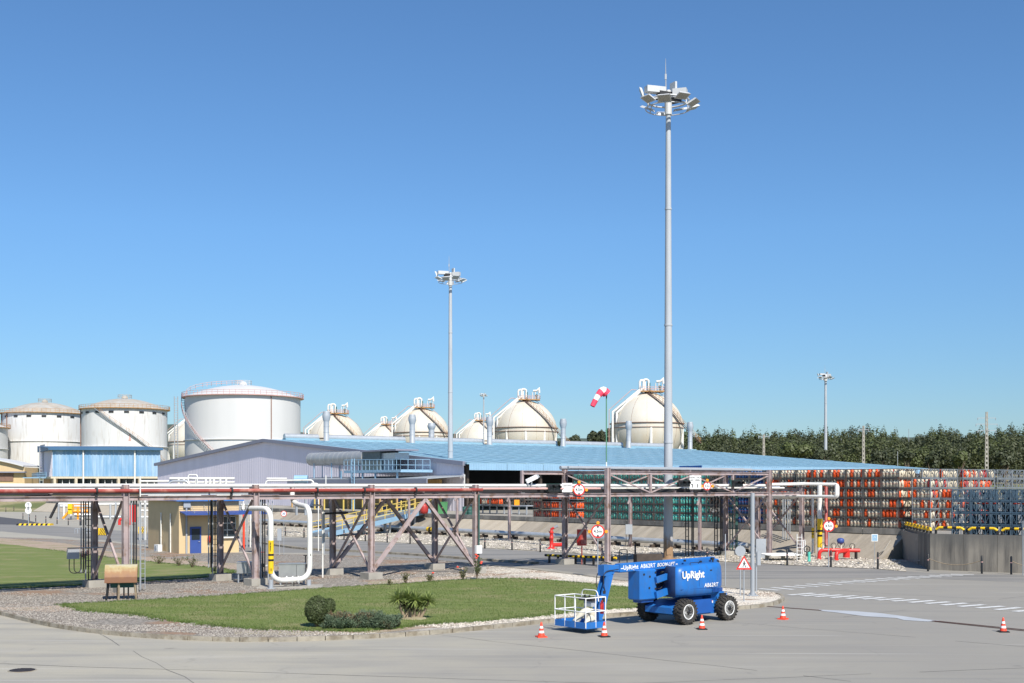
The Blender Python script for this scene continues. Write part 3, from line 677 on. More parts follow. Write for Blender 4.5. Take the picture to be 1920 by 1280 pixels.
# ridge ventilator, in lengths
chx = [612,773,918,1056,1179,1294]
def sk(px, t, Y0=None):   # s along the ridge direction seen at px
    kx = (px-960)/FPX; p = W(t,0); return (kx*p.y-p.x)/(WV.x-kx*WV.y)
ss = [sk(x, TP-3) for x in chx]
edges = [sk(525,TP)]+[sk(x-8, TP) for x in chx[:-1]]+[sk(1262,TP)]
for a, b in zip(edges[:-1], edges[1:]):
    k = MB(); k.tube([W(TP,a+.8,WZR+.75), W(TP,b-.8,WZR+.75)], .52, 10); k.beam(W(TP,a+.8,WZR+.3), W(TP,b-.8,WZR+.3), 1.3, .35, 1)
    obj('ridge_vent', k, [MT['silver'], MT['blue_roof']], rf)
# chimneys on the roof
ch_l = ['leftmost, beside the big white tank','second from the left','third from the left','fourth from the left','fifth, just left of the tall mast','last one, right of the tall mast']
tops = [770,776,780,784,788,790]
def chimney(s, t, px, ytop, lab, wdt=1.0):
    p = W(t,s); zb = WZ0+(WZR-WZ0)*t/TP+.15; zt = ZA(ytop, p.y); h = zt-zb
    c = thing('roof_chimney', lab, 'chimney', (p.x,p.y,zb), 0, 'galvanised chimneys along the blue roof')
    k = MB(); r = .5*wdt; k.lathe([(r*1.25,-.5),(r*1.25,.15),(r,.25),(r,h*.68)], n=14); obj('stack', k, MT['galv'], c, world=False)
    k = MB(); k.lathe([(r,h*.66),(r*1.45,h*.80),(r*1.45,h*.88),(r*1.15,h*.97),(r*1.15,h),(r*.95,h),(r*.95,h*.9)], n=14); obj('cowl', k, MT['galv'], c, world=False)
    k = MB(); k.box((.2,-.2,-.1),(1.6,1.6,.4), ang(WV)); obj('flashing', k, MT['blue_roof'], c, world=False)
    for zz in (.3,.5): 
        k = MB(); k.lathe([(r*1.02,h*zz-.04),(r*1.07,h*zz),(r*1.02,h*zz+.04)], n=14); obj('seam_band', k, MT['galv'], c, world=False)
for x, s, y, l in zip(chx, ss, tops, ch_l): chimney(s, TP-3, x, y, 'galvanised roof chimney with flared cowl, '+l)
chimney(sk(809, TP+3), TP+3, 809, 792, 'shorter galvanised chimney half hidden behind the ridge, left of the slim mast', 1.1)
# eave fascia, columns, dark inside
fas = [(0,26),(26,L_)]
for i in range(16):
    a = L_*i/16; b = L_*(i+1)/16
    ribbed('eave_fascia', W(-ov-.05,a+.02), W(-ov-.05,b-.02), WZ0-.85, WZ0+.02, MT['lightblue'], wh, 0.4, 0.05, nr=-WU)
for i in range(9):
    k = MB(); k.beam(W(0,.5+i*12,PH), W(0,.5+i*12,WZ0-.2), .35, .35); obj('column', k, MT['wood'], wh)
    k = MB(); k.beam(W(0,.5+i*12,5.9), W(4,.5+i*12,8.3), .15, .15); obj('brace', k, MT['wood'], wh)
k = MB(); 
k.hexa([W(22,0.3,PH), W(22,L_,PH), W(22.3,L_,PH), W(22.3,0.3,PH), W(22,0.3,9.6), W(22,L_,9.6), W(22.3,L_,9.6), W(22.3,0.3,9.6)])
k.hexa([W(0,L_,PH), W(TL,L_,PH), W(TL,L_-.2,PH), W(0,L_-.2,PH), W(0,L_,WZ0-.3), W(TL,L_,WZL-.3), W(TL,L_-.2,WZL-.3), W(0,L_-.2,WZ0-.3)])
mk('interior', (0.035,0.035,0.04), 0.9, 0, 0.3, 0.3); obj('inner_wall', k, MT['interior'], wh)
# entrance canopy on the long side
ec = thing('canopy', 'light blue ribbed canopy edge projecting from the eave right of the tall mast', 'canopy', tuple(W(-4,50)))
a, b = W(-6,sk(1316,-6)), W(-6,sk(1482,-6)); zt = ZA(871.5, a.y); 
ribbed('front_fascia', a, b, zt-.75, zt, MT['lightblue'], ec, 0.4, 0.05, nr=-WU)
ribbed('side_fascia', a+WU*5, a, zt-.75, zt, MT['blue_dark'], ec, 0.4, 0.05, nr=-WV)
k = MB(); k.hexa([a-Vector((0,0,.1)), b-Vector((0,0,.1)), b+WU*5-Vector((0,0,.1)), a+WU*5-Vector((0,0,.1)), a, b, b+WU*5, a+WU*5]); k.v = [(x,y,z+zt-.05) for x,y,z in k.v]; obj('roof', k, MT['blue_roof'], ec)
# lean-to along the gable with ochre wall
lt = thing('lean_to', 'low grey lean-to roof over an ochre wall against the gable', 'building', tuple(W(22,-3,PH)))
def tk_(px, s=0):
    kx = (px-960)/FPX; p = W(0,s); return (kx*p.y-p.x)/(WU.x-kx*WU.y)
tL = tk_(572,-3)
k = MB(); z0, z1 = 6.35, 6.75
k.hexa([W(tL,-6,z0), W(-.5,-6,z0), W(-.5,-.1,z1), W(tL,-.1,z1), W(tL,-6,z0+.12), W(-.5,-6,z0+.12), W(-.5,-.1,z1+.12), W(tL,-.1,z1+.12)]); obj('roof', k, MT['galv'], lt)
k = MB(); k.hexa([W(tL,-6.05,z0-.55), W(-.5,-6.05,z0-.55), W(-.5,-5.9,z0-.55), W(tL,-5.9,z0-.55), W(tL,-6.05,z0-.01), W(-.5,-6.05,z0-.01), W(-.5,-5.9,z0-.01), W(tL,-5.9,z0-.01)]); obj('fascia', k, MT['trim_grey'], lt)
k = MB(); k.hexa([W(tL-.5,-1.2,PH), W(4,-1.2,PH), W(4,-.9,PH), W(tL-.5,-.9,PH), W(tL-.5,-1.2,z0), W(4,-1.2,z0), W(4,-.9,z0), W(tL-.5,-.9,z0)]); obj('wall', k, MT['ochre_dark'], lt)
for x in (598,620,716,722,750): 
    t = tk_(x,-1.3); k = MB(); a, b = W(t+.6,-1.25,PH), W(t-.6,-1.25,PH); nr = -WV*.06
    k.hexa([a, b, b+nr, a+nr]+[q+Vector((0,0,2.3)) for q in (a, b, b+nr, a+nr)]); obj('door', k, MT['door_blue'], lt)
for i in range(9):
    t = 3+i*(tL-4)/8; k = MB(); k.beam(W(t,-5.7,PH), W(t,-5.7,z0), .2, .2); obj('post', k, MT['ochre_dark'], lt)
# annex block with end fascia above the black opening
k = MB(); 
# extractor duct and filter box on the lean-to roof
du = thing('extractor_duct', 'big round grey extractor duct lying on the lean-to roof', 'duct', tuple(W(30,-3,z1)))
ya = W(tk_(585,-3),-3); yb = W(tk_(688,-3),-3); za = ZA(860, ya.y); zb = ZA(857, yb.y)
k = MB(); k.tube([Vector((ya.x,ya.y,za)), Vector((yb.x,yb.y,zb))], 1.0, 16); obj('barrel', k, MT['duct'], du)
n = 12
for i in range(n+1):
    p = Vector((ya.x,ya.y,za)).lerp(Vector((yb.x,yb.y,zb)), i/n); d = (yb-ya).normalized()*.06; k = MB(); k.tube([p-d,p+d], 1.02, 16); obj('seam_band', k, MT['duct'], du)
for f in (.12,.45,.8):
    p = Vector((ya.x,ya.y,za)).lerp(Vector((yb.x,yb.y,zb)), f)
    for o in (-.7,.7):
        k = MB(); q = p+WV*o; k.beam((q.x,q.y,z0+.3), (q.x,q.y,p.z-.5), .12, .12); obj('support_leg', k, MT['lightblue'], du)
fb = thing('filter_box', 'dark grey filter housing on a railed light blue platform over the lean-to', 'machine', tuple(W(18,-3,z1)))
def wbox(name, pxa, pxb, s0, s1, ya_, yb_, mat, par):
    a, b = W(tk_(pxa,s0),s0), W(tk_(pxb,s0),s0); c = a+WV*(s1-s0); d = b+WV*(s1-s0); z1_ = ZA(ya_, (a.y+b.y)/2); z0_ = ZA(yb_, (a.y+b.y)/2); k = MB()
    k.hexa([Vector((q.x,q.y,z)) for z in (z0_, z1_) for q in (a, b, d, c)]); return obj(name, k, mat, par)
mk('box_grey', (0.13,0.16,0.16), 0.6, 0.2, 0.2, 2)
wbox('housing', 679, 712, -4.5, -1.5, 845, 881, MT['box_grey'], fb); wbox('inlet', 714, 741, -4.2, -2, 848, 859, MT['silver'], fb)
wbox('lid', 675, 742, -4.8, -1.2, 842, 845, MT['trim_grey'], fb); wbox('cabinet', 718, 728, -4, -3, 860, 880, MT['galv'], fb)
wbox('platform', 645, 751, -5.6, -.6, 880, 885, MT['lightblue'], fb)
k = MB(); p = [W(tk_(x,-5.6),-5.6, ZA(881, W(tk_(x,-5.6),-5.6).y)) for x in (645,700,751)]
for a, b in ((p[0],p[1]),(p[1],p[2]),(p[2],p[2]+WV*4.6)): k.rail(a, b, 1.5, 1.1, .045)
obj('railing', k, MT['lightblue'], fb)
for x in (640,660,680,704,745):
    t = tk_(x,-5.4); k = MB(); k.beam(W(t,-5.4,z0+.1), W(t,-5.4,ZA(882, W(t,-5.4).y)), .2, .2); obj('leg', k, MT['lightblue'], fb)
t = tk_(662,-6.3); k = MB(); k.ladder(W(t,-6.3,PH), W(t,-6.3,9.3), .7, WU, .05, .45); obj('ladder', k, MT['lightblue'], fb)
# ================================================================ storage tanks
def rail_ring(k, c, r, z, h, a0, a1, n, rr=.05, mi=0):
    P = [Vector((c[0]+r*math.cos(a0+(a1-a0)*i/n), c[1]+r*math.sin(a0+(a1-a0)*i/n), z)) for i in range(n+1)]
    for p in P: k.tube([p, p+Vector((0,0,h))], rr, 4, mi, False)
    for q in (.5,1): k.tube([p+Vector((0,0,h*q)) for p in P], rr, 4, mi, False)
def spiral(c, r, z0, z1, a0, a1, n, w=.9):
    st = MB(); rl = MB(); P = []
    for i in range(n+1):
        f = i/n; a = a0+(a1-a0)*f; z = z0+(z1-z0)*f; u = Vector((math.cos(a), math.sin(a), 0)); P.append((u, z))
        st.beam(Vector((c[0],c[1],z))+u*r, Vector((c[0],c[1],z))+u*(r+w), .35, .12)
    for off in (.02, w): st.tube([Vector((c[0],c[1],z))+u*(r+off) for u, z in P], .09, 4, 0, False)
    for hh in (.55,1.1): rl.tube([Vector((c[0],c[1],z+hh))+u*(r+w) for u, z in P], .05, 4, 0, False)
    for u, z in P[::4]: q = Vector((c[0],c[1],z))+u*(r+w); rl.tube([q, q+Vector((0,0,1.1))], .05, 4, 0, False)
    return st, rl
def tank(px, Y, wpx, yrim, ybase, dome, wall, roofm, railm, label, band=None, vents=False):
    R_ = wpx*Y/FPX/2; x = XA(px, Y); zr = ZA(yrim, Y); zb = min(ZA(ybase, Y), HT(x, Y)+.2); h = zr-zb; Yc = Y
    T = thing('storage_tank', label, 'storage tank', (x,Yc,zb), 0, 'large round storage tanks')
    k = MB(); k.lathe([(R_,0),(R_,h)], n=72); sh = obj('shell', k, wall, T, world=False)
    k = MB(); k.lathe([(R_+.12,h*.02+h*q) for q in (.0,.004)], n=72)
    k = MB(); prof = [(R_*math.cos(i*PI/2/8*1.0)**1.0 if i < 8 else 0, h+dome*math.sin(i*PI/2/8)**1.6) for i in range(9)]
    prof = [(R_*(1-i/8), h+dome*(1-(1-i/8)**2)) for i in range(9)]; k.lathe(prof, n=72); obj('dome_roof', k, roofm, T, world=False)
    k = MB(); k.lathe([(R_,h-.25),(R_+.9,h-.2),(R_+.9,h-.02),(R_,h+.0)], n=72, sm=False); obj('rim_walkway', k, railm, T, world=False)
    k = MB(); rail_ring(k, (0,0), R_+.8, h, 1.1, 0, 2*PI, 64); obj('railing', k, railm, T, world=False)
    zz = [.52] if band is None else band
    for b_ in zz:
        k = MB(); k.lathe([(R_,h*b_-.25),(R_+.35,h*b_-.2),(R_+.35,h*b_-.05),(R_,h*b_)], n=72, sm=False); obj('wind_girder', k, wall, T, world=False)
    k = MB()
    for q in (-.4,.1,.6):
        pass
    k = MB(); rail_ring(k, (0,0), 2.2, h+dome, 1.2, 0, 2*PI, 12); k.lathe([(1.1,h+dome-.3),(1.1,h+dome+.5),(.4,h+dome+1.0)], n=10); obj('roof_hatch', k, roofm, T, world=False)
    if vents:
        for i in range(9):
            a = PI+PI*i/9+.17; c_, s_ = math.cos(a), math.sin(a); k = MB(); k.box((c_*(R_+.08), s_*(R_+.08), h-1.4), (.25,1.5,.55), a); obj('vent', k, MT['dark'], T, world=False)
    return T, R_, h
# big white tank
T1, R1, h1 = tank(456, 330, 212, 745, 849, 3.4, MT['tank_white'], MT['tank_white'], MT['pinkred'], 'biggest and newest white storage tank with pink rails and zigzag stair, behind the grey gable')
st, rl = spiral((0,0), R1, .5, h1, math.radians(-70), math.radians(-172), 50); obj('stair', st, MT['galv'], T1, world=False); obj('handrail', rl, MT['pinkred'], T1, world=False)
k = MB(); a = math.radians(180); k.ladder((math.cos(a)*(R1+.9)-.3, -6, 0), (math.cos(a)*(R1+.9)-.3, -6, h1), .9, (1,0,0), .09, .6); obj('ladder', k, MT['galv'], T1, world=False)
k = MB(); a = math.radians(-50); q = Vector((math.cos(a)*(R1+.15), math.sin(a)*(R1+.15), 0)); k.tube([q+Vector((0,0,0)), q+Vector((0,0,h1-.8)), q*0.985+Vector((0,0,h1-.3))], .13, 6); obj('drain_pipe', k, MT['brown_pipe'], T1, world=False)
k = MB(); ya_ = -R1; P = [Vector((-R1*math.cos(i/8*PI/2)*.95, -R1*.25*math.cos(i/8*PI/2), h1+3.4*(1-(1-i/8)**2)+.1)) for i in range(9)]
for a, b in zip(P[:-1], P[1:]): k.rail(a, b, 1.1, 1.3, .05)
obj('roof_stair_rail', k, MT['pinkred'], T1, world=False)
k = MB(); k.lathe([(R1+.6,-11.0),(R1+.6,0)], n=60); obj('foundation_ring', k, MT['ochre_dark'], T1, world=False)
T2, R2, h2 = tank(234, 400, 154, 767, 870, 3.6, MT['tank_old'], MT['tank_roof'], MT['rust_rail'], 'weathered white storage tank with rusty rim, long stair crossing its front', [.36], True)
st, rl = spiral((0,0), R2, .5, h2-.3, math.radians(-8), math.radians(-112), 60); obj('stair', st, MT['galv'], T2, world=False); obj('handrail', rl, MT['rust_rail'], T2, world=False)
k = MB(); a = math.radians(-160); q = Vector((math.cos(a)*(R2+.2), math.sin(a)*(R2+.2), 0)); k.tube([q, q+Vector((0,0,h2))], .18, 6); obj('drain_pipe', k, MT['brown_pipe'], T2, world=False)
T3, R3, h3 = tank(84, 425, 150, 775, 880, 4.0, MT['tank_old'], MT['tank_roof'], MT['rust_rail'], 'weathered white storage tank with two brown pipes, partly behind its neighbour', [.50], True)
for aa in (-148,-128):
    k = MB(); a = math.radians(aa); q = Vector((math.cos(a)*(R3+.2), math.sin(a)*(R3+.2), 0)); k.tube([q, q+Vector((0,0,h3))], .18, 6); obj('drain_pipe', k, MT['brown_pipe'], T3, world=False)
tank(-78, 400, 172, 800, 880, 4.0, MT['tank_white'], MT['tank_white'], MT['rust_rail'], 'white storage tank cut off by the left edge of the picture', [.5])
# red painted mark on tank 2
k = MB(); a = math.radians(-66); q = Vector((math.cos(a), math.sin(a), 0)); tdir = Vector((-q.y, q.x, 0)); c0 = q*(R2+.06); zc_ = h2*.50
k.poly([c0-tdir*.45+Vector((0,0,zc_-1.1)), c0+tdir*.45+Vector((0,0,zc_-1.1)), c0+tdir*.1+Vector((0,0,zc_+1.1)), c0-tdir*.1+Vector((0,0,zc_+1.1))]); obj('painted_mark', k, MT['pinkred'], T2, world=False)
# ================================================================ gas spheres
def sphere(px, R_px, cy, label, full=True):
    Rm = 10.0; Y = FPX*Rm/R_px; x = XA(px, Y); cz = ZA(cy, Y); zb = HT(x, Y); c = cz-zb
    S = thing('gas_sphere', label, 'gas sphere', (x,Y,zb), 0, 'cream spherical gas tanks')
    k = MB(); k.lathe([(Rm*math.sin(i*PI/24), c-Rm*math.cos(i*PI/24)) for i in range(25)], n=48); obj('shell', k, MT['sphere'], S, world=False)
    for i in range(14):
        a = 2*PI*i/14+.12; k = MB(); k.tube([Vector((math.cos(a)*Rm*1.001*math.cos(b_), math.sin(a)*Rm*1.001*math.cos(b_), c+Rm*1.001*math.sin(b_))) for b_ in [PI/2*q/8*.96 for q in range(-3,9)]], .05, 4, 0, False); obj('plate_seam', k, MT['brown_pipe'] if i % 3 == 0 else MT['cream'], S, world=False)
    k = MB(); k.lathe([(Rm,c+1.45),(Rm+.25,c+1.45),(Rm+.25,c+1.6),(Rm-.1,c+1.6)], n=48, sm=False); k.lathe([(Rm+.02,c+.2),(Rm+.18,c+.2),(Rm+.18,c+.35),(Rm,c+.35)], n=48, sm=False); obj('girdle', k, MT['brown_pipe'], S, world=False)
    for i in range(10):
        a = 2*PI*(i+.5)/10; u = Vector((math.cos(a), math.sin(a), 0))*Rm*.97; k = MB(); k.tube([u+Vector((0,0,0)), u+Vector((0,0,c+.5))], .45, 8); obj('leg', k, MT['white_pipe'], S, world=False)
    # crown platform
    zt = c+Rm; k = MB(); k.box((1.2,-1.0,zt+.25), (6.6,5,.25)); obj('crown_platform', k, MT['rust_rail'], S, world=False)
    k = MB(); q = [Vector((-2.1,-3.5,zt+.35)), Vector((4.5,-3.5,zt+.35)), Vector((4.5,1.5,zt+.35)), Vector((-2.1,1.5,zt+.35))]
    for i in range(4): k.rail(q[i], q[(i+1)%4], 1.1, 1.1, .05)
    obj('railing', k, MT['pinkred'], S, world=False)
    k = MB()
    for xx, hh, rr in ((-2.2,3.3,.32),(-1.2,3.5,.32)): k.tube([(xx,-2.4,zt-.2),(xx,-2.4,zt+hh-.5),(xx+.3,-2.4,zt+hh-.05),(xx+.9,-2.2,zt+hh),(xx+1.4,-2,zt+hh-.3),(xx+1.4,-2,zt+.5)], rr, 8)
    for xx, hh in ((2.2,2.6),(3.1,2.9),(4.1,3.6)): k.tube([(xx,-1.5,zt+.3),(xx,-1.5,zt+hh)], .14, 6)
    k.tube([(2.4,-1.5,zt+3.0),(3.6,-1.5,zt+3.1),(4.3,-1.5,zt+3.9),(4.3,-1.5,zt+2.4)], .32, 8); obj('valve_pipes', k, MT['white_pipe'], S, world=False)
    k = MB(); k.box((.3,-1.8,zt+1.5),(.8,.8,2.2)); k.tube([(3.4,-1.6,zt+.4),(3.4,-1.6,zt+1.9)], .25, 6); k.box((3.4,-1.6,zt+1.6),(.9,.3,.3)); obj('safety_valve', k, MT['ashy_green'], S, world=False)
    # risers on the left flank: straight slope then vertical drop
    for j, (xo, rr) in enumerate(((0,.34),(1.1,.34),(2.0,.16))):
        k = MB(); k.tube([(-9.7+xo,-4.2,0),(-9.7+xo,-4.2,c+4.6-xo*.25),(-2.6+xo*.35,-3.2,zt+.35),(-1.7+xo*.3,-3,zt+.9)], rr, 8, 0); obj('riser_pipe', k, MT['white_pipe'], S, world=False)
    k = MB(); k.tube([(-10.6,-3,0),(-10.6,-3,c+5.2),(-4.4,-2.6,zt+.7),(-3,-2.6,zt+.6)], .1, 5); obj('drench_pipe', k, MT['pinkred'], S, world=False)
    k = MB(); k.tube([Vector((math.cos(-PI/2+.95)*math.cos(b_)*(Rm+.75), math.sin(-PI/2+.95)*math.cos(b_)*(Rm+.75)*0.3, c+math.sin(b_)*(Rm+.75))) for b_ in [PI/2*(1-q/9) for q in range(10)]], .07, 4, 0, False); obj('guard_rail', k, MT['pinkred'], S, world=False)
    # stair hugging the sphere
    st = MB(); rl = MB(); P = []; n = 34
    for i in range(n+1):
        f = i/n; el = math.radians(80-70*f); az = math.radians(-100+62*f); rr = Rm+.15
        P.append(Vector((math.cos(az)*math.cos(el)*rr, math.sin(az)*math.cos(el)*rr, c+math.sin(el)*rr)))
    P += [P[-1]+Vector((.35*i,-.05*i,-.38*i)) for i in range(1,16)]
    for p in P:
        o = Vector((p.x,p.y,0)).normalized(); sd = Vector((.5,-.85,0))*.9; st.beam(p+sd*.1, p+sd, .42, .09)
    for q in (.05,1.0):
        st.tube([p+Vector((.5,-.85,0))*q for p in P], .09, 4, 0, False)
    for hh in (.55,1.1): rl.tube([p+Vector((.5,-.85,0))*1.0+Vector((0,0,hh)) for p in P], .055, 4, 0, False)
    for p in P[::3]: rl.tube([p+Vector((.5,-.85,0))*1.0, p+Vector((.5,-.85,0))*1.0+Vector((0,0,1.1))], .055, 4, 0, False)
    obj('stair', st, MT['brown_pipe'], S, world=False); obj('handrail', rl, MT['rust_rail'], S, world=False)
    return S
sphere(1213, 68.5, 804, 'nearest and largest cream gas sphere, half hidden by the tall mast')
sphere(985, 60.5, 811, 'cream gas sphere left of the windsock, second largest')
sphere(790, 54, 819, 'cream gas sphere just left of the slim floodlight mast')
sphere(629, 54, 830, 'cream gas sphere right of the big white tank')
sphere(725, 43, 839, 'small cream gas sphere peeping out left of a larger one behind the roof ridge')
sphere(900, 44, 833, 'small cream gas sphere behind the second largest one, farthest mast above it')
sphere(363, 47, 835, 'cream gas sphere showing only its left flank between two white tanks')
# ================================================================ blue shed on the left
bs = thing('blue_shed', 'faded blue ribbed hall on white columns in front of the weathered tanks', 'building', (-115,315,HT(-115,315)))
Yb = 315; xl, xr = XA(98,Yb), XA(297,Yb); x0 = XA(54,Yb+14); zt, zb = ZA(842,Yb), ZA(892,Yb)
A, B, C = Vector((xl,Yb,0)), Vector((xr,Yb+2,0)), Vector((x0,Yb+22,0))
for i, (fa, fb_) in enumerate(((0,.28),(.28,.755),(.755,1))):
    ribbed('facade_panel', A.lerp(B,fa)+Vector((.05,0,0)), A.lerp(B,fb_)-Vector((.05,0,0)), zb, zt, MT['blue_facade'], bs, .9, .12, nr=Vector((0,-1,0)))
ribbed('side_panel', C, A, zb, zt, MT['clad_grey'], bs, .9, .1)
mk('shed_roof', (0.05,0.13,0.24), 0.6, 0, 0.15, 0.3); k = MB(); D = B+(C-A); up = Vector((0,0,1))
k.hexa([q+up*(zt-.1) for q in (A+Vector((-.6,-1.2,0)), B+Vector((1,-1.2,0)), D+Vector((1,0,0)), C+Vector((-.8,0,0)))]+[q+up*(zt+z_) for q, z_ in ((A+Vector((-.6,-1.2,0)),.5),(B+Vector((1,-1.2,0)),.5),(D+Vector((1,0,0)),1.6),(C+Vector((-.8,0,0)),1.6))]); obj('roof', k, MT['shed_roof'], bs)
for f in (.29,.765):
    p = A.lerp(B,f)+Vector((0,-.4,0)); k = MB(); k.tube([p+up*(zt-.2), p+up*(zb-3)], .22, 6); obj('downpipe', k, MT['white_pipe'], bs)
k = MB(); k.hexa([q+up*(zb-.55) for q in (A+Vector((-.3,-.3,0)), B+Vector((.3,-.3,0)), D, C)]+[q+up*(zb-.05) for q in (A+Vector((-.3,-.3,0)), B+Vector((.3,-.3,0)), D, C)]); obj('floor_band', k, MT['cream'], bs)
for i in range(6):
    p = A.lerp(B,.02+i*.196); k = MB(); k.beam(p+up*(zb-4.5), p+up*(zb-.55), .8, .6); obj('column', k, MT['cream'], bs)
    if i < 5:
        for j in (1,2): q = A.lerp(B,.02+i*.196+j*.065); k = MB(); k.beam(q+Vector((0,.6,0))+up*(zb-4.5), q+Vector((0,.6,0))+up*(zb-.9), .15, .15); obj('mullion', k, MT['white_paint'], bs)
k = MB(); k.hexa([q+up*(zb-4.6) for q in (A+Vector((1,1.2,0)), B+Vector((-1,1.2,0)), D-Vector((1,1,0)), C+Vector((1,-1,0)))]+[q+up*(zb-.56) for q in (A+Vector((1,1.2,0)), B+Vector((-1,1.2,0)), D-Vector((1,1,0)), C+Vector((1,-1,0)))]); obj('dark_glazing', k, MT['window'], bs)
lm = C.lerp(A,.35)+Vector((-.6,-.5,0)); k = MB(); k.ladder(lm+up*(zb-4), lm+up*(zt+1), .9, (1,0,0), .1, .7); k.rail(C+up*(zt+.6), C.lerp(A,.4)+up*(zt+.6), 1.2, 1.2, .07); obj('ladder', k, MT['galv'], bs)
k = MB(); k.rail(C+Vector((-1.5,-2,0))+up*(zb-.2), A+Vector((-.8,-2,0))+up*(zb-.2), 1.2, 1.2, .07); k.box(tuple(C.lerp(A,.5)+Vector((-1,-1,0))+up*(zb-.3)), (8,4,.25)); obj('landing', k, MT['lightblue'], bs)
# ochre sheds at the far left
oc = thing('ochre_shed', 'ochre shed with curved pale roof at the left edge', 'building', (XA(10,330),330,HT(-130,330)))
xa, xb = XA(-90,330), XA(46,330); k = MB(); z0 = ZA(915,330); z1 = ZA(875,330)
k.box(((xa+xb)/2,335,(z0+z1)/2),(xb-xa,10,z1-z0)); obj('wall', k, MT['ochre'], oc)
k = MB(); pr = [Vector((xa+(xb-xa)*i/10, 329, ZA(874,330)+ (1-((i/10-.1)/.9)**2 if i > 1 else 1)*2.6)) for i in range(11)]
for a, b in zip(pr[:-1], pr[1:]): k.hexa([a, b, b+Vector((0,12,0)), a+Vector((0,12,0)), a+up*.35, b+up*.35, b+Vector((0,12,.35)), a+Vector((0,12,.35))])
k.poly([Vector((xa,330,z1))]+[Vector((p.x,330,p.z)) for p in pr[::-1]][::-1]+[Vector((xb,330,z1))], 1); obj('curved_roof', k, [MT['tank_white'], MT['ochre']], oc)
k = MB(); k.box(((xa+xb)/2,329.5,ZA(884,330)),(xb-xa+1,1.5,.35)); obj('awning', k, MT['trim_grey'], oc); k = MB(); k.box(((xa+xb)/2,329.9,ZA(893,330)),(xb-xa-6,.3,2.2)); obj('window_band', k, MT['brown_pipe'], oc)
# ================================================================ far hills and forest
k = MB(); rng = np.random.RandomState(3)
for jx in range(161):
    x = -2600+jx*40; hx = 180*math.exp(-((x+1550)/700.0)**2)+120*math.exp(-((x+300)/800.0)**2)+10*math.sin(x/130.)+7*math.sin(x/47.)
    kx = 4000*(x/4000); px = 960+FPX*x/3200; tgt = 785 if px < 420 else (785+min(1,(px-420)/180)*20 if px < 900 else 812)
    zt_ = ZA(tgt+1.5*math.sin(x/90.)+.8*math.sin(x/31.), 3200)
    for jy in range(9):
        yy = 2600+jy*160; f = math.exp(-((yy-3200)/330.0)**2) if yy < 3200 else math.exp(-((yy-3200)/500.0)**2); k.v.append((x,yy,zt_*f-8))
for jx in range(160):
    for jy in range(8): a = jx*9+jy; k.face((a,a+9,a+10,a+1), 0, True)
struct('hills', k, MT['hill'])
def crown_pts(k, c, rx, ry, rz, n, leaf, R, mi=0, clump=7, conic=0):
    cl = []
    for _ in range(clump):
        u = Vector((R.gauss(0,1),R.gauss(0,1),R.gauss(0,1))).normalized()*R.uniform(.25,.75); 
        cl.append((u, R.uniform(.35,.6)))
    for _ in range(n):
        u, s = cl[R.randrange(clump)]; d = Vector((R.gauss(0,1),R.gauss(0,1),R.gauss(0,1))).normalized()
        q = u+d*s*R.uniform(.7,1.05)
        sc_ = 1-conic*max(0,(q.z+.3)) ; p = Vector((c[0]+q.x*rx*sc_, c[1]+q.y*ry*sc_, c[2]+q.z*rz))
        nr = (d+Vector((R.gauss(0,.3),R.gauss(0,.3),R.gauss(0,.3)+.25))).normalized(); a = nr.cross(Vector((R.gauss(0,1),R.gauss(0,1),R.gauss(0,1)))).normalized(); b = nr.cross(a); l = leaf*R.uniform(.6,1.3)
        i = len(k.v); k.v += [tuple(p-a*l*.5), tuple(p+b*l*.35), tuple(p+a*l*.5), tuple(p-b*l*.35)]; k.face((i,i+1,i+2,i+3), mi)
prof = [(1080,812),(1200,812),(1300,806),(1400,804),(1480,802),(1560,804),(1605,799),(1640,796),(1665,798),(1690,812),(1702,819),(1720,808),(1760,797),(1800,800),(1840,803),(1900,796),(2000,800),(2200,800)]
def ytree(px): return float(np.interp(px, [p[0] for p in prof], [p[1] for p in prof]))
R = random.Random(11); k = MB()
rows = [(345,26,70),(375,19,80),(410,12,96),(450,6,110),(490,0,130)]
for Y, drop, n in rows:
    for i in range(n):
        px = 1268+(2060-1268)*(i+R.random())/n; y_ = Y+R.uniform(-12,12); x = XA(px, y_); zt_ = ZA(ytree(px)+drop+abs(R.gauss(0,2.2)), y_); zg = HT(x, y_); H_ = max(7, zt_-zg)
        w = R.uniform(2.6,4.4) if Y > 400 else R.uniform(3.2,5.2); con = .3 if Y > 380 else .05
        crown_pts(k, (x,y_,zt_-H_*.42), w*1.12, w*1.12, H_*.48, 600, .72 if Y < 400 else .68, R, R.choice((0,0,1,2)) if Y > 360 else R.choice((0,1,1,2)), 6, con)
        k.tube([(x,y_,zg),(x,y_,zg+H_*.3)], .2, 4, 3, False)
mk('far_trunk', (0.10,0.08,0.06), 0.9)
o = obj('forest', k, [MT['leaf_forest'], MT['leaf_dark'], MT['leaf_round'], MT['far_trunk']]); tag(o, 'dense pine and eucalyptus wood rising behind the yard on the right', 'forest', kind='stuff')
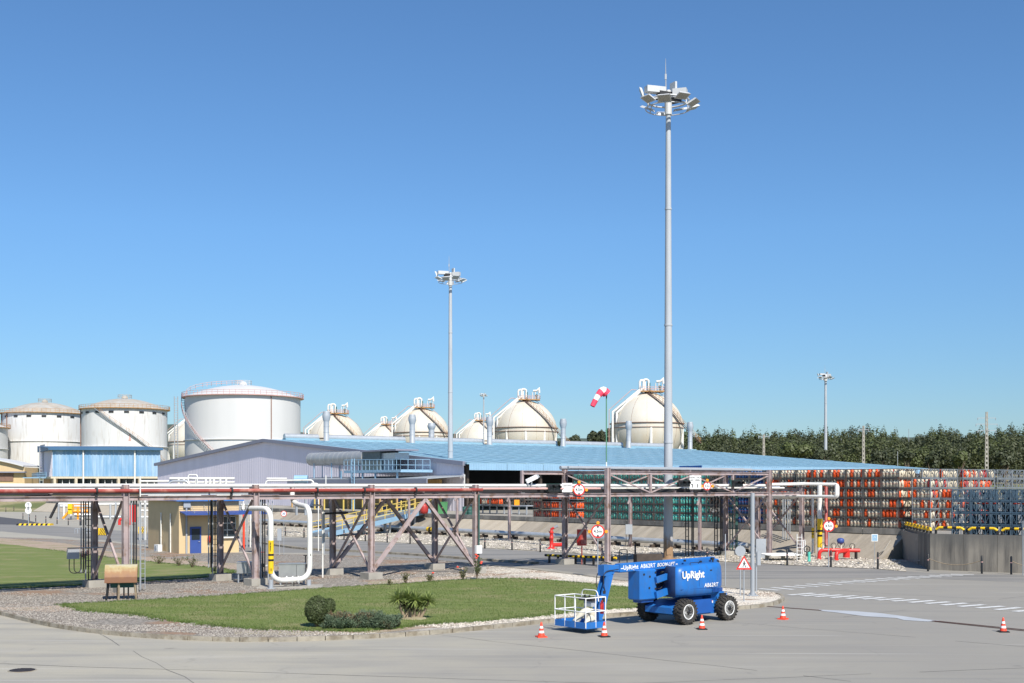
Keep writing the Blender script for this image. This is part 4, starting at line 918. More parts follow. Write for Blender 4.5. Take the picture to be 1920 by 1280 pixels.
# dark ground of the wood
def tree(px, Y, ytop, rpx, label, leaf='leaf_dark', name='tree', flat=.6, n=900, group='trees standing before the forest', lean=0):
    x = XA(px, Y); zg = HT(x, Y); zt_ = ZA(ytop, Y); r = rpx*Y/FPX; H_ = zt_-zg
    T = thing(name, label, 'tree', (x,Y,zg), 0, group); k = MB(); rz_ = r*flat; RR_ = random.Random(int(px))
    crown_pts(k, (lean,0,H_-rz_), r, r*.9, rz_, n, .9, RR_, 0, 14); obj('crown', k, MT[leaf], T, world=False)
    k = MB(); k.tube([(0,0,-.3),(.1,0,H_*.4),(lean*.7,0,H_-rz_)], [.4,.3,.16], 7)
    for i in range(5):
        a = i*1.26; k.tube([(.1,0,H_*.45),(lean+math.cos(a)*r*.6,math.sin(a)*r*.6,H_-rz_*1.1)], [.14,.05], 5)
    obj('trunk', k, MT['trunk'], T, world=False)
tree(1492, 322, 823, 33, 'round bright green umbrella pine in front of the forest', 'leaf_round', 'pine_tree', .62, 2600)
tree(1540, 318, 838, 20, 'round dark pine to the right of the bright umbrella pine', 'leaf_dark', 'pine_tree', .8, 1500)
tree(1076, 420, 815, 14, 'low dark tree behind the roof, right of the fourth chimney', 'leaf_dark', n=700)
tree(1112, 400, 802, 12, 'tall ragged eucalyptus just left of the windsock pole', 'leaf_dark', 'eucalyptus_tree', 1.3, 800)
tree(1127, 405, 806, 9, 'narrow eucalyptus right beside the windsock pole', 'leaf_dark', 'eucalyptus_tree', 1.5, 600)
tree(1143, 400, 800, 9, 'dark tree touching the left side of the nearest sphere', 'leaf_dark', n=600, flat=1.6)
tree(1058, 430, 822, 12, 'low dark bush-like tree right of the second largest sphere', 'leaf_dark', n=500)
for px, Y, yt, r, lb in ((1745,316,848,16,'dark round tree before the forest left of the striped pylon'),(1800,318,846,17,'dark round tree before the forest just left of the tall pylon'),(1885,316,843,18,'dark round tree before the forest right of the tall pylon'),(1650,318,846,17,'dark round tree between two thin poles in front of the forest'),(1700,322,842,14,'dark tree in the dip of the forest skyline')):
    tree(px, Y, yt, r, lb, 'leaf_round' if px in (1800,) else 'leaf_dark', n=1100, flat=.9)
# ================================================================ poles far off
def pylon(px, Y, yt, yb_, w, arms, label, name='utility_pole', lattice=True):
    x = XA(px, Y); zt_, z0 = ZA(yt, Y), min(HT(x, Y), ZA(yb_, Y)); H_ = zt_-z0; T = thing(name, label, 'utility pole', (x,Y,z0), 0, 'pale concrete power poles')
    k = MB()
    if lattice:
        for s in (-1,1): k.beam((s*w,0,0),(s*w*.4,0,H_), .14, .3)
        for i in range(int(H_/1.1)): z = i*1.1; f = z/H_; k.box((0,0,z+.3),(2*w*(1-.6*f),.22,.55))
    else: k.tube([(0,0,0),(0,0,H_)], [w,w*.6], 7)
    obj('post', k, MT['concrete'] if lattice else MT['galv'], T, world=False)
    for z, l in arms:
        k = MB(); k.beam((-l,0,H_-z),(l,0,H_-z), .1, .14)
        for q in (-l,l): k.tube([(q,0,H_-z),(q,0,H_-z-.55)], .09, 5)
        obj('cross_arm', k, MT['galv'], T, world=False)
pylon(1850, 300, 771, 875, .42, [(1.5,2.2),(3.0,2.6),(4.6,2.2)], 'tallest pale pylon with three crossarms at the far right')
pylon(1619, 310, 797, 868, .35, [(1.0,1.3)], 'pale banded pylon standing before the forest right of the small mast')
pylon(1432, 330, 813, 852, .32, [(.6,1.4)], 'short pale pole in front of the dark forest left of the umbrella pine')
pylon(1704, 470, 803, 850, .16, [], 'thin bare pole in the dip of the forest skyline', lattice=False)
pylon(1683, 300, 845, 875, .1, [], 'thin dark pole rising just above the big cylinder stack', lattice=False)
pylon(1577, 400, 820, 860, .14, [], 'thin pole low in the forest, left of the banded pylon', lattice=False)
# ================================================================ pipe rack
rk = thing('pipe_rack', 'long pinkish steel pipe rack on concrete footings crossing the whole yard', 'pipe rack', tuple(RK(0,2)))
RW = 4.4
frames = [-29.3,-22,-14.65,-7.4,0,7.6,18.8,35.7,39.6]
P_ = MT['pink_steel']
for s in frames:
    for w in (0, RW):
        on_isl = s < 10; b = IZ if on_isl else 0.0
        k = MB(); c = RK(s,w); k.box((c.x,c.y,b+.14),(.95,.95,.48), ang(RR)); obj('footing', k, MT['concrete'], rk)
        top = 6.75 if s in (18.8,35.7) else (5.62 if w == 0 else 5.3)
        k = MB(); k.ibeam(RK(s,w,b+.38), RK(s,w,top), .30, .30, .035, up=RR); k.box((c.x,c.y,b+.395),(.5,.5,.03), ang(RR)); obj('column', k, P_, rk)
    for z in (4.92, 5.2) + ((6.45,) if s in (18.8,35.7) else ()):
        k = MB(); k.ibeam(RK(s,.14,z), RK(s,RW-.14,z), .2, .22, .025); obj('cross_beam', k, P_, rk)
    # bracing across the rack
    if s not in (-29.3,-22):
        k = MB(); k.beam(RK(s+.02,.1,.55), RK(s+.02,RW-.1,4.8), .11, .11); obj('brace', k, P_, rk)
        k = MB(); k.beam(RK(s-.12,RW-.1,.55), RK(s-.12,.1,4.8), .11, .11); obj('brace', k, P_, rk)
for a, b in zip(frames[:-1], frames[1:]):
    for w in (0, RW):
        k = MB(); k.ibeam(RK(a+.17,w,4.92), RK(b-.17,w,4.92), .2, .24, .03); obj('side_beam', k, P_, rk)
    n = max(1, round((b-a)/3.7))
    for i in range(1, n):
        s = a+(b-a)*i/n; k = MB(); k.ibeam(RK(s,.12,5.1), RK(s,RW-.12,5.1), .14, .16, .02); obj('cross_beam', k, P_, rk)
for w in (0.02, RW-.02):
    for a, b in ((RK(.1,w,.6), RK(3.8,w,4.75)), (RK(3.8,w,4.75), RK(7.5,w,.6))):
        k = MB(); k.ibeam(a, b, .2, .2, .03, up=RN); obj('big_brace', k, P_, rk)
# gantry section over the road
for w in (0, RW):
    k = MB(); k.ibeam(RK(18.95,w,6.45), RK(35.55,w,6.45), .18, .20, .03); obj('top_chord', k, P_, rk)
    zig = [(18.95,6.3),(22.9,5.06),(27.1,6.3),(31.5,5.06),(35.55,6.3)]
    for (a, za), (b, zb) in zip(zig[:-1], zig[1:]): k = MB(); k.beam(RK(a,w,za), RK(b,w,zb), .085, .085); obj('truss_diagonal', k, P_, rk)
    for a in (22.9,27.1,31.5): k = MB(); k.beam(RK(a,w,5.06), RK(a,w,6.35), .16, .16); obj('truss_post', k, P_, rk)
k = MB(); k.ibeam(RK(14.9,RW,6.45), RK(18.6,RW,6.45), .22, .26, .03); obj('top_chord', k, P_, rk)
k = MB(); k.beam(RK(14.9,RW,5.1), RK(14.9,RW,6.6), .18, .18); obj('truss_post', k, P_, rk)
for s in (22.9,27.1,31.5):
    k = MB(); k.ibeam(RK(s,.1,6.6), RK(s,RW-.1,6.6), .16, .16, .02); obj('cross_beam', k, P_, rk)
# pipes lying on the rack
def pipe(label, pts, r, mat, n=10, flanges=(), group=None, name='pipeline', cat='pipe'):
    k = MB(); k.tube(pts, r, n); o = obj(name, k, mat); tag(o, label, cat, group); return o
def arcpipe(pts, rad, n=5):   # round the corners of a polyline
    P = [Vector(p) for p in pts]; out = [P[0]]
    for i in range(1, len(P)-1):
        a = (P[i-1]-P[i]).normalized(); b = (P[i+1]-P[i]).normalized(); r = min(rad, (P[i-1]-P[i]).length*.48, (P[i+1]-P[i]).length*.48)
        p0 = P[i]+a*r; p1 = P[i]+b*r
        for q in range(n+1): t = q/n; out.append(p0*(1-t)**2+P[i]*2*t*(1-t)+p1*t*t)
    out.append(P[-1]); return out
wp = thing('pipeline', 'front white pipe along the top of the rack', 'pipe', tuple(RK(0,.35,5.5)))
k = MB(); k.tube([RK(-34,.35,5.56), RK(36,.35,5.56)], .105, 12); obj('pipe_run', k, MT['white_pipe'], wp)
for s in (-22,-14.6,-7.4,0,7.6,13,18.8,24,30): k = MB(); k.box(tuple(RK(s,.35,5.40)), (.25,.3,.12), ang(RR)); obj('pipe_shoe', k, MT['galv'], wp)
rp = thing('pipeline', 'red fire water pipe along the rack, just below the front white pipe', 'pipe', tuple(RK(0,.12,5.3)))
k = MB(); k.tube([RK(-34,-.16,5.30), RK(8,-.16,5.30)], .10, 12); obj('pipe_run', k, MT['red_pipe'], rp)
for s in (-21,-16.2,-8.9,-3.7,-.6,3): k = MB(); k.tube([RK(s-.05,-.16,5.30), RK(s+.05,-.16,5.30)], .15, 12); k.box(tuple(RK(s,-.12,5.1)), (.12,.12,.25), ang(RR)); obj('pipe_clamp', k, MT['dark'], rp)
pipe('pinkish pipe beside the front white pipe on the right half of the rack', [RK(8,-.14,5.36), RK(18,-.14,5.36)], .07, MT['pinkred'])
pp = [('thin white pipe behind the front pipe on the rack',.85,.07,'white_pipe',5.36),('silver pipe in the second lane of the rack',1.35,.13,'silver',5.40),('white pipe in the third lane of the rack',1.95,.10,'white_pipe',5.38),('lagged silver pipe in the middle lane of the rack',2.55,.16,'silver',5.44),('red pipe in the fifth lane of the rack',3.05,.07,'red_pipe',5.34),('white pipe in the sixth lane of the rack',3.5,.10,'white_pipe',5.38),('brown pipe in the rear lane of the rack',4.0,.08,'brown_pipe',5.36)]
for lb, w, r, m_, z in pp: pipe(lb, [RK(-34,w,z), RK(38.5,w,z)], r, MT[m_])
for (lb, w, ww) in (('dark cable tray hanging under the front of the rack',.75,.7),('dark cable tray hanging under the middle of the rack',1.9,.9),('dark cable tray hanging under the rear of the rack',3.2,1.0)):
    k = MB(); k.beam(RK(-34,w,5.12), RK(35,w,5.12), ww, .05); 
    for o in (-ww/2,ww/2): k.beam(RK(-34,w+o,5.20), RK(35,w+o,5.20), .02, .22)
    o = obj('cable_tray', k, MT['dark']); tag(o, lb, 'cable tray')
k = MB(); k.beam(RK(20,1.2,6.75), RK(36,1.2,6.75), .5, .08); k.tube([RK(17,2,6.78), RK(36,2,6.78)], .1, 8); k.tube([RK(17,2.8,6.78), RK(36,2.8,6.78)], .14, 8)
o = obj('cable_tray', k, MT['galv']); tag(o, 'cable tray and pipes lying on the raised gantry part of the rack', 'cable tray')
# horizontal light strip under rack near the left posts
for px in (490,330):
    pass
for s0, s1, lb in ((-13.9,-10.2,'pale fluorescent light strip fixed to the rack right of the first cross-braced posts'),(-10.1,-7.9,'pale fluorescent light strip fixed to the rack left of the second cross-braced posts')):
    k = MB(); k.beam(RK(s0,-.05,5.14), RK(s1,-.05,5.14), .14, .1); k.beam(RK(s0+.4,-.05,5.06), RK(s1-.4,-.05,5.06), .08, .06); o = obj('strip_light', k, MT['white_paint']); tag(o, lb, 'lamp')
# conduits and stand pipes at the first frame
for s, lab in ((-14.65,'left'),(-7.4,'second')):
    T = thing('conduit_bundle', 'thin vertical conduits and ladder tray on the rear post of the %s frame' % lab, 'conduits', tuple(RK(s-.5,RW)))
    for i, o_ in enumerate((-.75,-.62,-.5,-.36)): k = MB(); k.tube([RK(s+o_,RW-.1,.9 if i < 2 else .5), RK(s+o_,RW-.1,5.0)], .035, 6); obj('conduit', k, MT['dark' if i % 2 else 'galv'], T)
    k = MB(); k.ladder(RK(s-.2,RW+.25,.6), RK(s-.2,RW+.25,5.0), .4, RR, .02, .3); obj('tray_ladder', k, MT['dark'], T)
    T = thing('conduit_bundle', 'grey conduits running down beside the front post of the %s frame' % lab, 'conduits', tuple(RK(s+.3,0)))
    for i, o_ in enumerate((.32,.45,.58,.78)): k = MB(); k.tube([RK(s+o_,.05,.2), RK(s+o_,.05,4.8)], .04 if i != 3 else .025, 6); obj('conduit', k, MT[('galv','dark','dark','galv')[i]], T)
    k = MB(); k.ladder(RK(s+.95,.1,.25), RK(s+.95,.1,4.7), .22, RR, .015, .25); obj('tray_ladder', k, MT['galv'], T)
T = thing('junction_box', 'grey junction box with looping cables on a bracket left of the rusty hood', 'electrical box', tuple(RK(-15.5,RW-.5,1.5)))
c = RK(-16.2,RW-1.2,2.0); k = MB(); k.box(tuple(c), (.6,.2,.5), ang(RR)); obj('case', k, MT['galv'], T)
k = MB(); k.tube([c+Vector((-.3,0,.3)), c+RR*1.6+Vector((0,0,.3))], .03, 6); obj('bracket', k, MT['galv'], T)
for o_ in (-.2,.05): k = MB(); k.tube(arcpipe([c+RR*o_-Vector((0,0,.25)), c+RR*o_-Vector((0,0,1.0)), c+RR*(o_+.6)-Vector((0,0,1.0)), c+RR*(o_+.6)], .35), .025, 6); obj('cable', k, MT['dark'], T)
# ---- big U bend
def bendpt(px, py, Y): return Vector((XA(px,Y), Y, ZA(py,Y)))
T = thing('u_bend_pipe', 'thick white pipe loop with a yellow and black banded leg beside the rack', 'pipe', tuple(G(545,1104)))
Yu = 64.6; A_ = bendpt(508,1092,Yu); 
pl_ = [bendpt(470,952,Yu+1.6), bendpt(508,952,Yu), bendpt(508,1088,Yu), bendpt(581,1084,Yu+1.5), bendpt(581,950,Yu+1.5), bendpt(556,944,Yu+3.5), bendpt(548,936,Yu+4), bendpt(548,912,Yu+4.2)]
pts = arcpipe(pl_, .75, 7)
k = MB(); k.tube(pts, .14, 16); obj('pipe_run', k, MT['white_pipe'], T)
zs = [ZA(y,Yu) for y in (1012,1037,1041,1047,1051,1074)]; x_ = XA(508,Yu)
for i, (a, b) in enumerate(zip(zs[:-1], zs[1:])):
    k = MB(); k.tube([(x_,Yu,a),(x_,Yu,b)], .148, 16); obj('black_band' if i in (1,3) else 'yellow_band', k, MT['black_paint' if i in (1,3) else 'yellow'], T)
me = textmesh('1', .2, MT['black_paint'], .01); o = inst('lettering', me, T); o.matrix_world = Matrix.Identity(4); 
def put(me, name, parent, origin, xd, yd):
    o = bpy.data.objects.new(name, me); COL.objects.link(o); Mx = frame_mat(origin, xd, yd)
    if parent: o.parent = parent; Mx = FR[parent.name].inverted() @ Mx
    o.matrix_basis = Mx; return o
bpy.data.objects.remove(o); put(me, 'lettering', T, (x_+.04,Yu-.151,ZA(1067,Yu)), (1,0,0), (0,0,1))
put(textmesh('1', .16, MT['black_paint'], .008), 'lettering', T, (XA(583,Yu+1.5),Yu+1.5-.143,ZA(1042,Yu)), (1,0,0), (0,0,1))
put(textmesh('PROPANO', .10, MT['black_paint'], .002, extrude=.002), 'lettering', T, (x_+.0,Yu-.153,ZA(1024,Yu)), (0,0,-1), (1,0,0))
for px, yy, Y in ((508,1105,Yu),(579,1100,Yu+1.5)): k = MB(); k.tube([bendpt(px,yy,Y), bendpt(px,1086,Y)], .13, 10); k.lathe([(.25,0),(.25,.04)], tuple(Vector((XA(px,Y),Y,IZ))), 12); obj('support', k, MT['galv'], T)
for px in (538,549,560): 
    p = bendpt(px,1086,Yu+.9); k = MB(); k.lathe([(.21,-.03),(.21,.03)], (p.x,p.y,p.z), 12, axis='x'); obj('flange', k, MT['white_pipe'], T)
p = bendpt(551,1086,Yu+.9); k = MB(); k.tube([p, p-Vector((0,0,.65))], .03, 6); obj('drain_stem', k, MT['dark'], T)
# small white pipe standing (x 478-600)
for px, yb_, yt_, lb, r in ((597,1034,905,'slim white stand pipe with hooked top right of the white loop',.05),(605,1086,946,'slim white vent pipe on the gravel just before the rear post',.05)):
    g = G(px, yb_); Y = g.y; pipe(lb, arcpipe([g+Vector((0,0,.1)), Vector((g.x,Y,ZA(yt_,Y))), Vector((g.x-.6,Y,ZA(yt_,Y)))], .25), r, MT['white_pipe'], 6)
T = thing('valve_stand', 'black horizontal cable arm on a slim post near the third rack frame', 'post', tuple(G(612,1086)))
k = MB(); g = G(606,1086); k.tube([(g.x,g.y,3.9),(g.x+1.4,g.y+.5,3.95)], .06, 6); obj('arm', k, MT['dark'], T); k = MB(); k.tube([(g.x+.05,g.y,1.5),(g.x+.05,g.y,4.0)], .05, 6); obj('post', k, MT['galv'], T)
# thin pipe at x=268 and x=1870ish rising above rack
# silver cabinets
def cabinet(px0, px1, y0, y1, Y, label, legs=.3, mat='stain_steel', dep=.8, rz=None):
    rz = .18 if rz is None else rz
    x0_, x1_ = XA(px0,Y), XA(px1,Y); z1_, z0_ = ZA(y0,Y), ZA(y1,Y); T = thing('steel_cabinet', label, 'cabinet', ((x0_+x1_)/2,Y,0), rz); w = x1_-x0_
    k = MB(); k.box((0,dep/2,(z0_+z1_)/2),(w,dep,z1_-z0_)); obj('body', k, MT[mat], T, world=False)
    k = MB(); k.box((0,dep/2,z1_+.02),(w+.06,dep+.06,.04)); obj('lid', k, MT[mat], T, world=False)
    k = MB(); k.box((w*.18,-.006,(z0_+z1_)/2),(.02,.012,(z1_-z0_)*.9)); obj('door_seam', k, MT['dark'], T, world=False)
    for sx in (-1,1):
        for y in (.08,dep-.08): k = MB(); k.beam((sx*(w/2-.08),y,0),(sx*(w/2-.08),y,z0_), .06); obj('leg', k, MT['galv'], T, world=False)
cabinet(523,571,1057,1081,66.2,'stainless steel cabinet inside the white pipe loop', rz=.1)
cabinet(444,474,1054,1074,68.5,'stainless steel cabinet between the legs of the second rack frame', rz=.1)
k = MB()
for i in range(5): k.tube(arcpipe([G(440+i*9,1094+i)+Vector((0,0,.3)), G(455+i*9,1094)+Vector((0,0,.3)), G(455+i*9,1094)+Vector((0,0,.6+.1*i)), G(478+i*8,1090)+Vector((0,0,.6+.1*i))], .1), .045, 6)
o = obj('small_manifold', k, MT['white_pipe']); tag(o, 'knot of small white pipes and valves low between the legs of the second frame', 'pipes')
for px, yb_, yt_, lb in ((492,1096,1034,'red and white valve stand just right of the second rack frame'),(573,1090,1040,'black valve stem beside the right leg of the white loop')):
    g = G(px,yb_); T = thing('valve', lb, 'valve', tuple(g)); h = ZA(yt_,g.y); k = MB(); k.tube([(0,0,.1),(0,0,h)], .04, 6); k.box((0,0,h*.6),(.25,.12,.2)); obj('stem', k, MT['dark'], T, world=False)
    k = MB(); k.lathe([(.12,-.02),(.14,0),(.12,.02)], (0,0,h), 10); obj('handwheel', k, MT['red_paint' if px < 500 else 'dark'], T, world=False)
k = MB(); k.box(tuple(G(545,1104)+Vector((0,0,IZ+.02))), (3.4,1.8,.08), .1); o = obj('concrete_pad', k, MT['concrete']); tag(o, 'flat concrete pad on the gravel under the white pipe loop', 'pad')
# rusty hood cabinet
hx = G(228,1128); T = thing('hooded_panel', 'instrument panel under a curved rusty metal hood standing on the gravel', 'instrument panel', (hx.x,hx.y,IZ), math.radians(14))
pr = [(.52,1.52),(.25,1.66),(-.15,1.66),(-.42,1.45),(-.56,1.1),(-.58,.86)]; k = MB(); L2 = .74
for sx in (0,):
    for (y0,z0_),(y1,z1_) in zip(pr[:-1], pr[1:]):
        k.hexa([(-L2,y0,z0_-.02),(L2,y0,z0_-.02),(L2,y1,z1_-.02),(-L2,y1,z1_-.02),(-L2,y0,z0_+.01),(L2,y0,z0_+.01),(L2,y1,z1_+.01),(-L2,y1,z1_+.01)])
    k.face([len(k.v)+i for i in range(len(pr))]); k.v += [(L2-.01,y,z) for y, z in pr]
obj('hood', k, MT['rust_hood'], T, world=False)
k = MB(); k.box((.05,.1,1.0),(1.1,.35,.85)); obj('panel_box', k, MT['ashy_green'], T, world=False)
for x, y, m_ in ((-.62,.35,'dark'),(.6,.35,'dark'),(-.1,-.45,'barkpale'),(.62,-.45,'barkpale'),(-.6,-.3,'dark')): k = MB(); k.beam((x*1.12,y*1.1,0),(x*.9,y*.8,1.5), .07); obj('leg', k, MT[m_], T, world=False)
for x in (-.2,.1,.3): k = MB(); k.tube([(x,.1,.05),(x,.1,.6)], .035, 6); obj('conduit', k, MT['dark'], T, world=False)
# white box on the post at 893
g = RK(7.6,-.22); T = thing('meter_box', 'small white box fixed low on the rack post left of the red flowers', 'electrical box', (g.x,g.y,1.6), ang(RR))
k = MB(); k.box((.05,0,0),(.42,.22,.5)); obj('case', k, MT['white_paint'], T, world=False); k = MB(); k.tube([(.1,0,.25),(.1,0,3.4)], .05, 6); k.tube([(.1,0,-.25),(.1,0,-1.2)], .04, 6); obj('conduit', k, MT['ashy_green'], T, world=False)
# red call box on post 1072
g = RK(18.8,RW-.3); T = thing('fire_call_box', 'red fire box hanging beside the black-looking rack post at mid picture', 'fire box', (g.x+1.0,g.y,1.6), ang(RR)); k = MB(); k.box((0,0,.3),(.65,.3,1.15)); obj('case', k, MT['red_paint'], T, world=False); k = MB(); k.box((0,-.16,.3),(.55,.02,1.0)); obj('door', k, MT['red_pipe'], T, world=False); k = MB(); k.tube([(0,0,-.3),(0,0,-1.6)], .05, 6); obj('post', k, MT['red_pipe'], T, world=False)

# ================================================================ low pipe in front of the slope and goal-post supports
lp = thing('low_pipeline', 'long low silver pipe on sleepers along the foot of the slope', 'pipe', tuple(E(60,-4.2,.4)))
def ES(px, w): 
    kx = (px-960)/FPX; p = E(0,w); return (kx*p.y-p.x)/(U.x-kx*U.y)
wl = -4.2; k = MB(); k.tube([E(ES(1402,wl),wl,.62), E(ES(470,wl),wl,.62)], .24, 14); obj('pipe_run', k, MT['silver'], lp)
t = ES(1402,wl)+.5
i = 0
while t < ES(470,wl):
    k = MB(); a = E(t,wl-.55,.16); b = E(t,wl+.55,.16); k.beam(a, b, .26, .3); k.beam(E(t,wl,.3), E(t,wl,.42), .2, .2); obj('sleeper', k, MT['wood'], lp); t += 2.6; i += 1
for a, b in ((802,822),):
    for j, m_ in enumerate(('yellow','black_paint','yellow','black_paint','yellow')):
        x0_, x1_ = a+(b-a)*j/5, a+(b-a)*(j+1)/5; k = MB(); k.tube([E(ES(x0_,wl),wl,.62), E(ES(x1_,wl),wl,.62)], .25, 14); obj('painted_band', k, MT[m_], lp)
gp = thing('pipe_support_row', 'row of slim pink posts carrying a thin white pipe above the slope', 'pipe supports', tuple(E(50,-4.9)))
wq = -4.9; pxs = [604,683,767,857,955,1062,1182,1312]
for px in pxs:
    t = ES(px,wq); k = MB(); k.ibeam(E(t,wq,0), E(t,wq,4.55), .22, .22, .03, up=RR); k.beam(E(t,wq-.3,3.9), E(t,wq,4.5), .12, .12); k.box(tuple(E(t,wq,.04)), (.5,.5,.08), ang(U)); obj('post', k, P_, gp)
k = MB(); k.tube(arcpipe([E(ES(605,wq),wq,4.72), E(ES(1500,wq),wq,4.72), E(ES(1560,wq),wq,4.72), E(ES(1568,wq),wq,4.72), E(ES(1568,wq),wq,5.7)], .3), .115, 10); obj('pipe_run', k, MT['white_pipe'], gp)
k = MB(); k.tube([E(ES(605,wq),wq+.5,4.7), E(ES(1440,wq),wq+.5,4.7)], .09, 8); obj('pipe_run', k, MT['silver'], gp)
g = E(ES(1182,wq),wq-.4); T = thing('junction_box', 'grey junction box with hanging cables on the slim pink post left of the tall mast', 'electrical box', (g.x,g.y,1.6)); k = MB(); k.box((.15,-.1,0),(.6,.25,.9)); obj('case', k, MT['galv'], T, world=False)
for x in (-.1,.15,.4): k = MB(); k.tube([(x,-.1,-.4),(x,-.1,-.9),(x-.1,-.1,-1.6)], .03, 5); obj('cable', k, MT['dark'], T, world=False)
# corner cluster: end of the rack, white loop, yellow banded riser, red riser
def at(px, py, Y): return Vector((XA(px,Y), Y, ZA(py,Y)))
Yc = 96.0
pipe('white pipe leaving the rack end, turning down and back in a loop', arcpipe([RK(36,.35,5.62), at(1505,906,Yc), at(1571,907,Yc-1), at(1571,931,Yc-1), at(1500,932,Yc+1), at(1420,932,Yc+6)], .25), .125, MT['white_pipe'], 10)
T = thing('riser_pipe', 'thick white riser with yellow and black bands at the rack end', 'pipe', tuple(at(1537,1030,Yc-1)))
k = MB(); k.tube([at(1537,1034,Yc-1), at(1537,908,Yc-1)], .19, 12); obj('pipe_run', k, MT['white_pipe'], T)
for a, b, m_ in ((971,992,'yellow'),(992,996,'black_paint'),(996,1001,'yellow'),(1001,1005,'black_paint'),(1005,1025,'yellow')): k = MB(); k.tube([at(1537,b,Yc-1), at(1537,a,Yc-1)], .2, 12); obj('yellow_band' if m_ == 'yellow' else 'black_band', k, MT[m_], T)
T = thing('riser_pipe', 'thin white riser with yellow and black bands left of the thick one', 'pipe', tuple(at(1524,1036,Yc)))
k = MB(); k.tube(arcpipe([at(1508,1036,Yc), at(1524,1036,Yc), at(1524,932,Yc)], .2), .09, 8); obj('pipe_run', k, MT['white_pipe'], T)
for a, b, m_ in ((988,994,'yellow'),(994,996,'black_paint'),(996,999,'yellow'),(999,1001,'black_paint'),(1001,1008,'yellow')): k = MB(); k.tube([at(1524,b,Yc), at(1524,a,Yc)], .1, 8); obj('yellow_band' if m_ == 'yellow' else 'black_band', k, MT[m_], T)
k = MB(); k.tube([at(1528,1036,Yc+.2), at(1528,934,Yc+.2)], .05, 6); o = obj('conduit', k, MT['barkpale']); tag(o, 'thin brownish conduit between the two banded risers', 'conduit')
Yr = 92.0
T = thing('fire_manifold', 'bright red fire water manifold with valves at the foot of the slope', 'fire manifold', tuple(G(1575,1052)))
k = MB(); k.tube([at(1549,1022,Yr+1), at(1549,912,Yr+3)], .13, 10); obj('riser', k, MT['red_pipe'], T)
k = MB(); k.tube(arcpipe([at(1536,1050,Yr), at(1536,1030,Yr), at(1612,1031,Yr)], .5), .14, 12); obj('header', k, MT['red_paint'], T)
k = MB(); k.tube(arcpipe([at(1568,1052,Yr-1.2), at(1568,1034,Yr-1.2), at(1595,1030,Yr+.3)], .5), .15, 12); obj('header', k, MT['red_paint'], T)
k = MB(); k.tube([at(1587,1044,Yr), at(1587,1030,Yr)], .26, 12); k.tube([at(1557,1042,Yr), at(1557,1028,Yr)], .14, 10); obj('drop_leg', k, MT['red_paint'], T)
for px in (1536,1568): k = MB(); q = at(px,1050,Yr-(1.2 if px > 1550 else 0)); k.lathe([(.22,0),(.22,.06)], (q.x,q.y,max(.03,q.z-.1)), 12); obj('flange', k, MT['red_paint'], T)
for px, s_ in ((1605,1),): k = MB(); k.beam(at(px,1047,Yr), at(px,1034,Yr), .16, .16); obj('stand', k, MT['dark'], T)
for px, py, r in ((1543,1023,.22),(1563,1023,.2),(1577,1020,.26),(1598,1024,.2)):
    q = at(px,py,Yr); k = MB(); k.tube([q-Vector((0,0,.3)), q+Vector((0,0,.08))], .08, 8); k.tube([q+Vector((r*math.cos(a), 0, r*math.sin(a)+.05)) for a in [i*PI/5 for i in range(11)]], .025, 5, 1); obj('valve', k, [MT['beige'], MT['dark']], T)
q = at(1576,1013,Yr); k = MB(); k.lathe([(.0,-.22),(.2,-.2),(.28,-.05),(.28,.1),(.18,.2),(0,.23)], tuple(q), 12); obj('actuator', k, MT['door_blue'], T)
T = thing('valve', 'turquoise pillar valve with black handwheel left of the red manifold', 'valve', tuple(G(1517,1053))); g = G(1517,1053); k = MB(); k.tube([(g.x,g.y,0),(g.x,g.y,.75)], .11, 10); obj('pillar', k, MT['teal'], T)
k = MB(); c = Vector((g.x-.15,g.y,.95)); k.tube([c+Vector((.22*math.cos(a),0,.22*math.sin(a))) for a in [i*PI/6 for i in range(13)]], .035, 6)
for a in (0,PI/3,2*PI/3): k.beam(c-Vector((.22*math.cos(a),0,.22*math.sin(a))), c+Vector((.22*math.cos(a),0,.22*math.sin(a))), .03, .03)
obj('handwheel', k, MT['black_paint'], T)
# green ladder tray and low steps at the rack end
T = thing('access_steps', 'low white steel platform with railings under the end of the rack', 'steps', tuple(G(1480,1050))); g = G(1478,1052)
k = MB(); k.box((g.x-.2,g.y+1.8,.42),(2.6,2.2,.06), .3)
for i in range(7): k.box((g.x-.2,g.y+.8+i*.32,.47),(2.6,.06,.05), .3)
obj('grating', k, MT['white_paint'], T)
for dx in (-1.2,0,1.2): k = MB(); k.box((g.x+dx,g.y+1.7,.2),(.25,.25,.4)); obj('support_block', k, MT['concrete'], T)
k = MB(); k.rail((g.x+1.2,g.y+1,.45),(g.x+1.9,g.y+2.8,.45),1.0,.9,.035); k.ladder((g.x+1.0,g.y+.8,0),(g.x+1.0,g.y+.8,2.0),.35,(1,0,0),.02,.25); obj('railing', k, MT['white_paint'], T)
for s, m_, lb in ((36.6,'ashy_green','tall dark green ladder tray just right of the gantry post'),(34.8,'dark','dark ladder tray rising behind the gantry post'),(31.5,'dark','dark ladder tray behind the street lamp pole')):
    k = MB(); k.ladder(RK(s,RW+.2,.1), RK(s,RW+.2,6.2), .3, RR, .03, .5); k.tube([RK(s+.45,RW+.1,.1), RK(s+.45,RW+.1,6.0)], .06, 6); k.tube([RK(s+.62,RW+.1,.1), RK(s+.62,RW+.1,6.0)], .04, 6); o = obj('ladder_tray', k, MT[m_]); tag(o, lb, 'cable tray')
for i, px in enumerate((1468,1472,1477,1481)): 
    k = MB(); k.tube([at(px,1010,101), at(px,930,101)], .05, 5); o = obj('conduit', k, MT['galv']); tag(o, ('first','second','third','fourth')[i]+' from the left of four thin conduits at the rack end', 'conduit', 'thin conduits at the rack end')
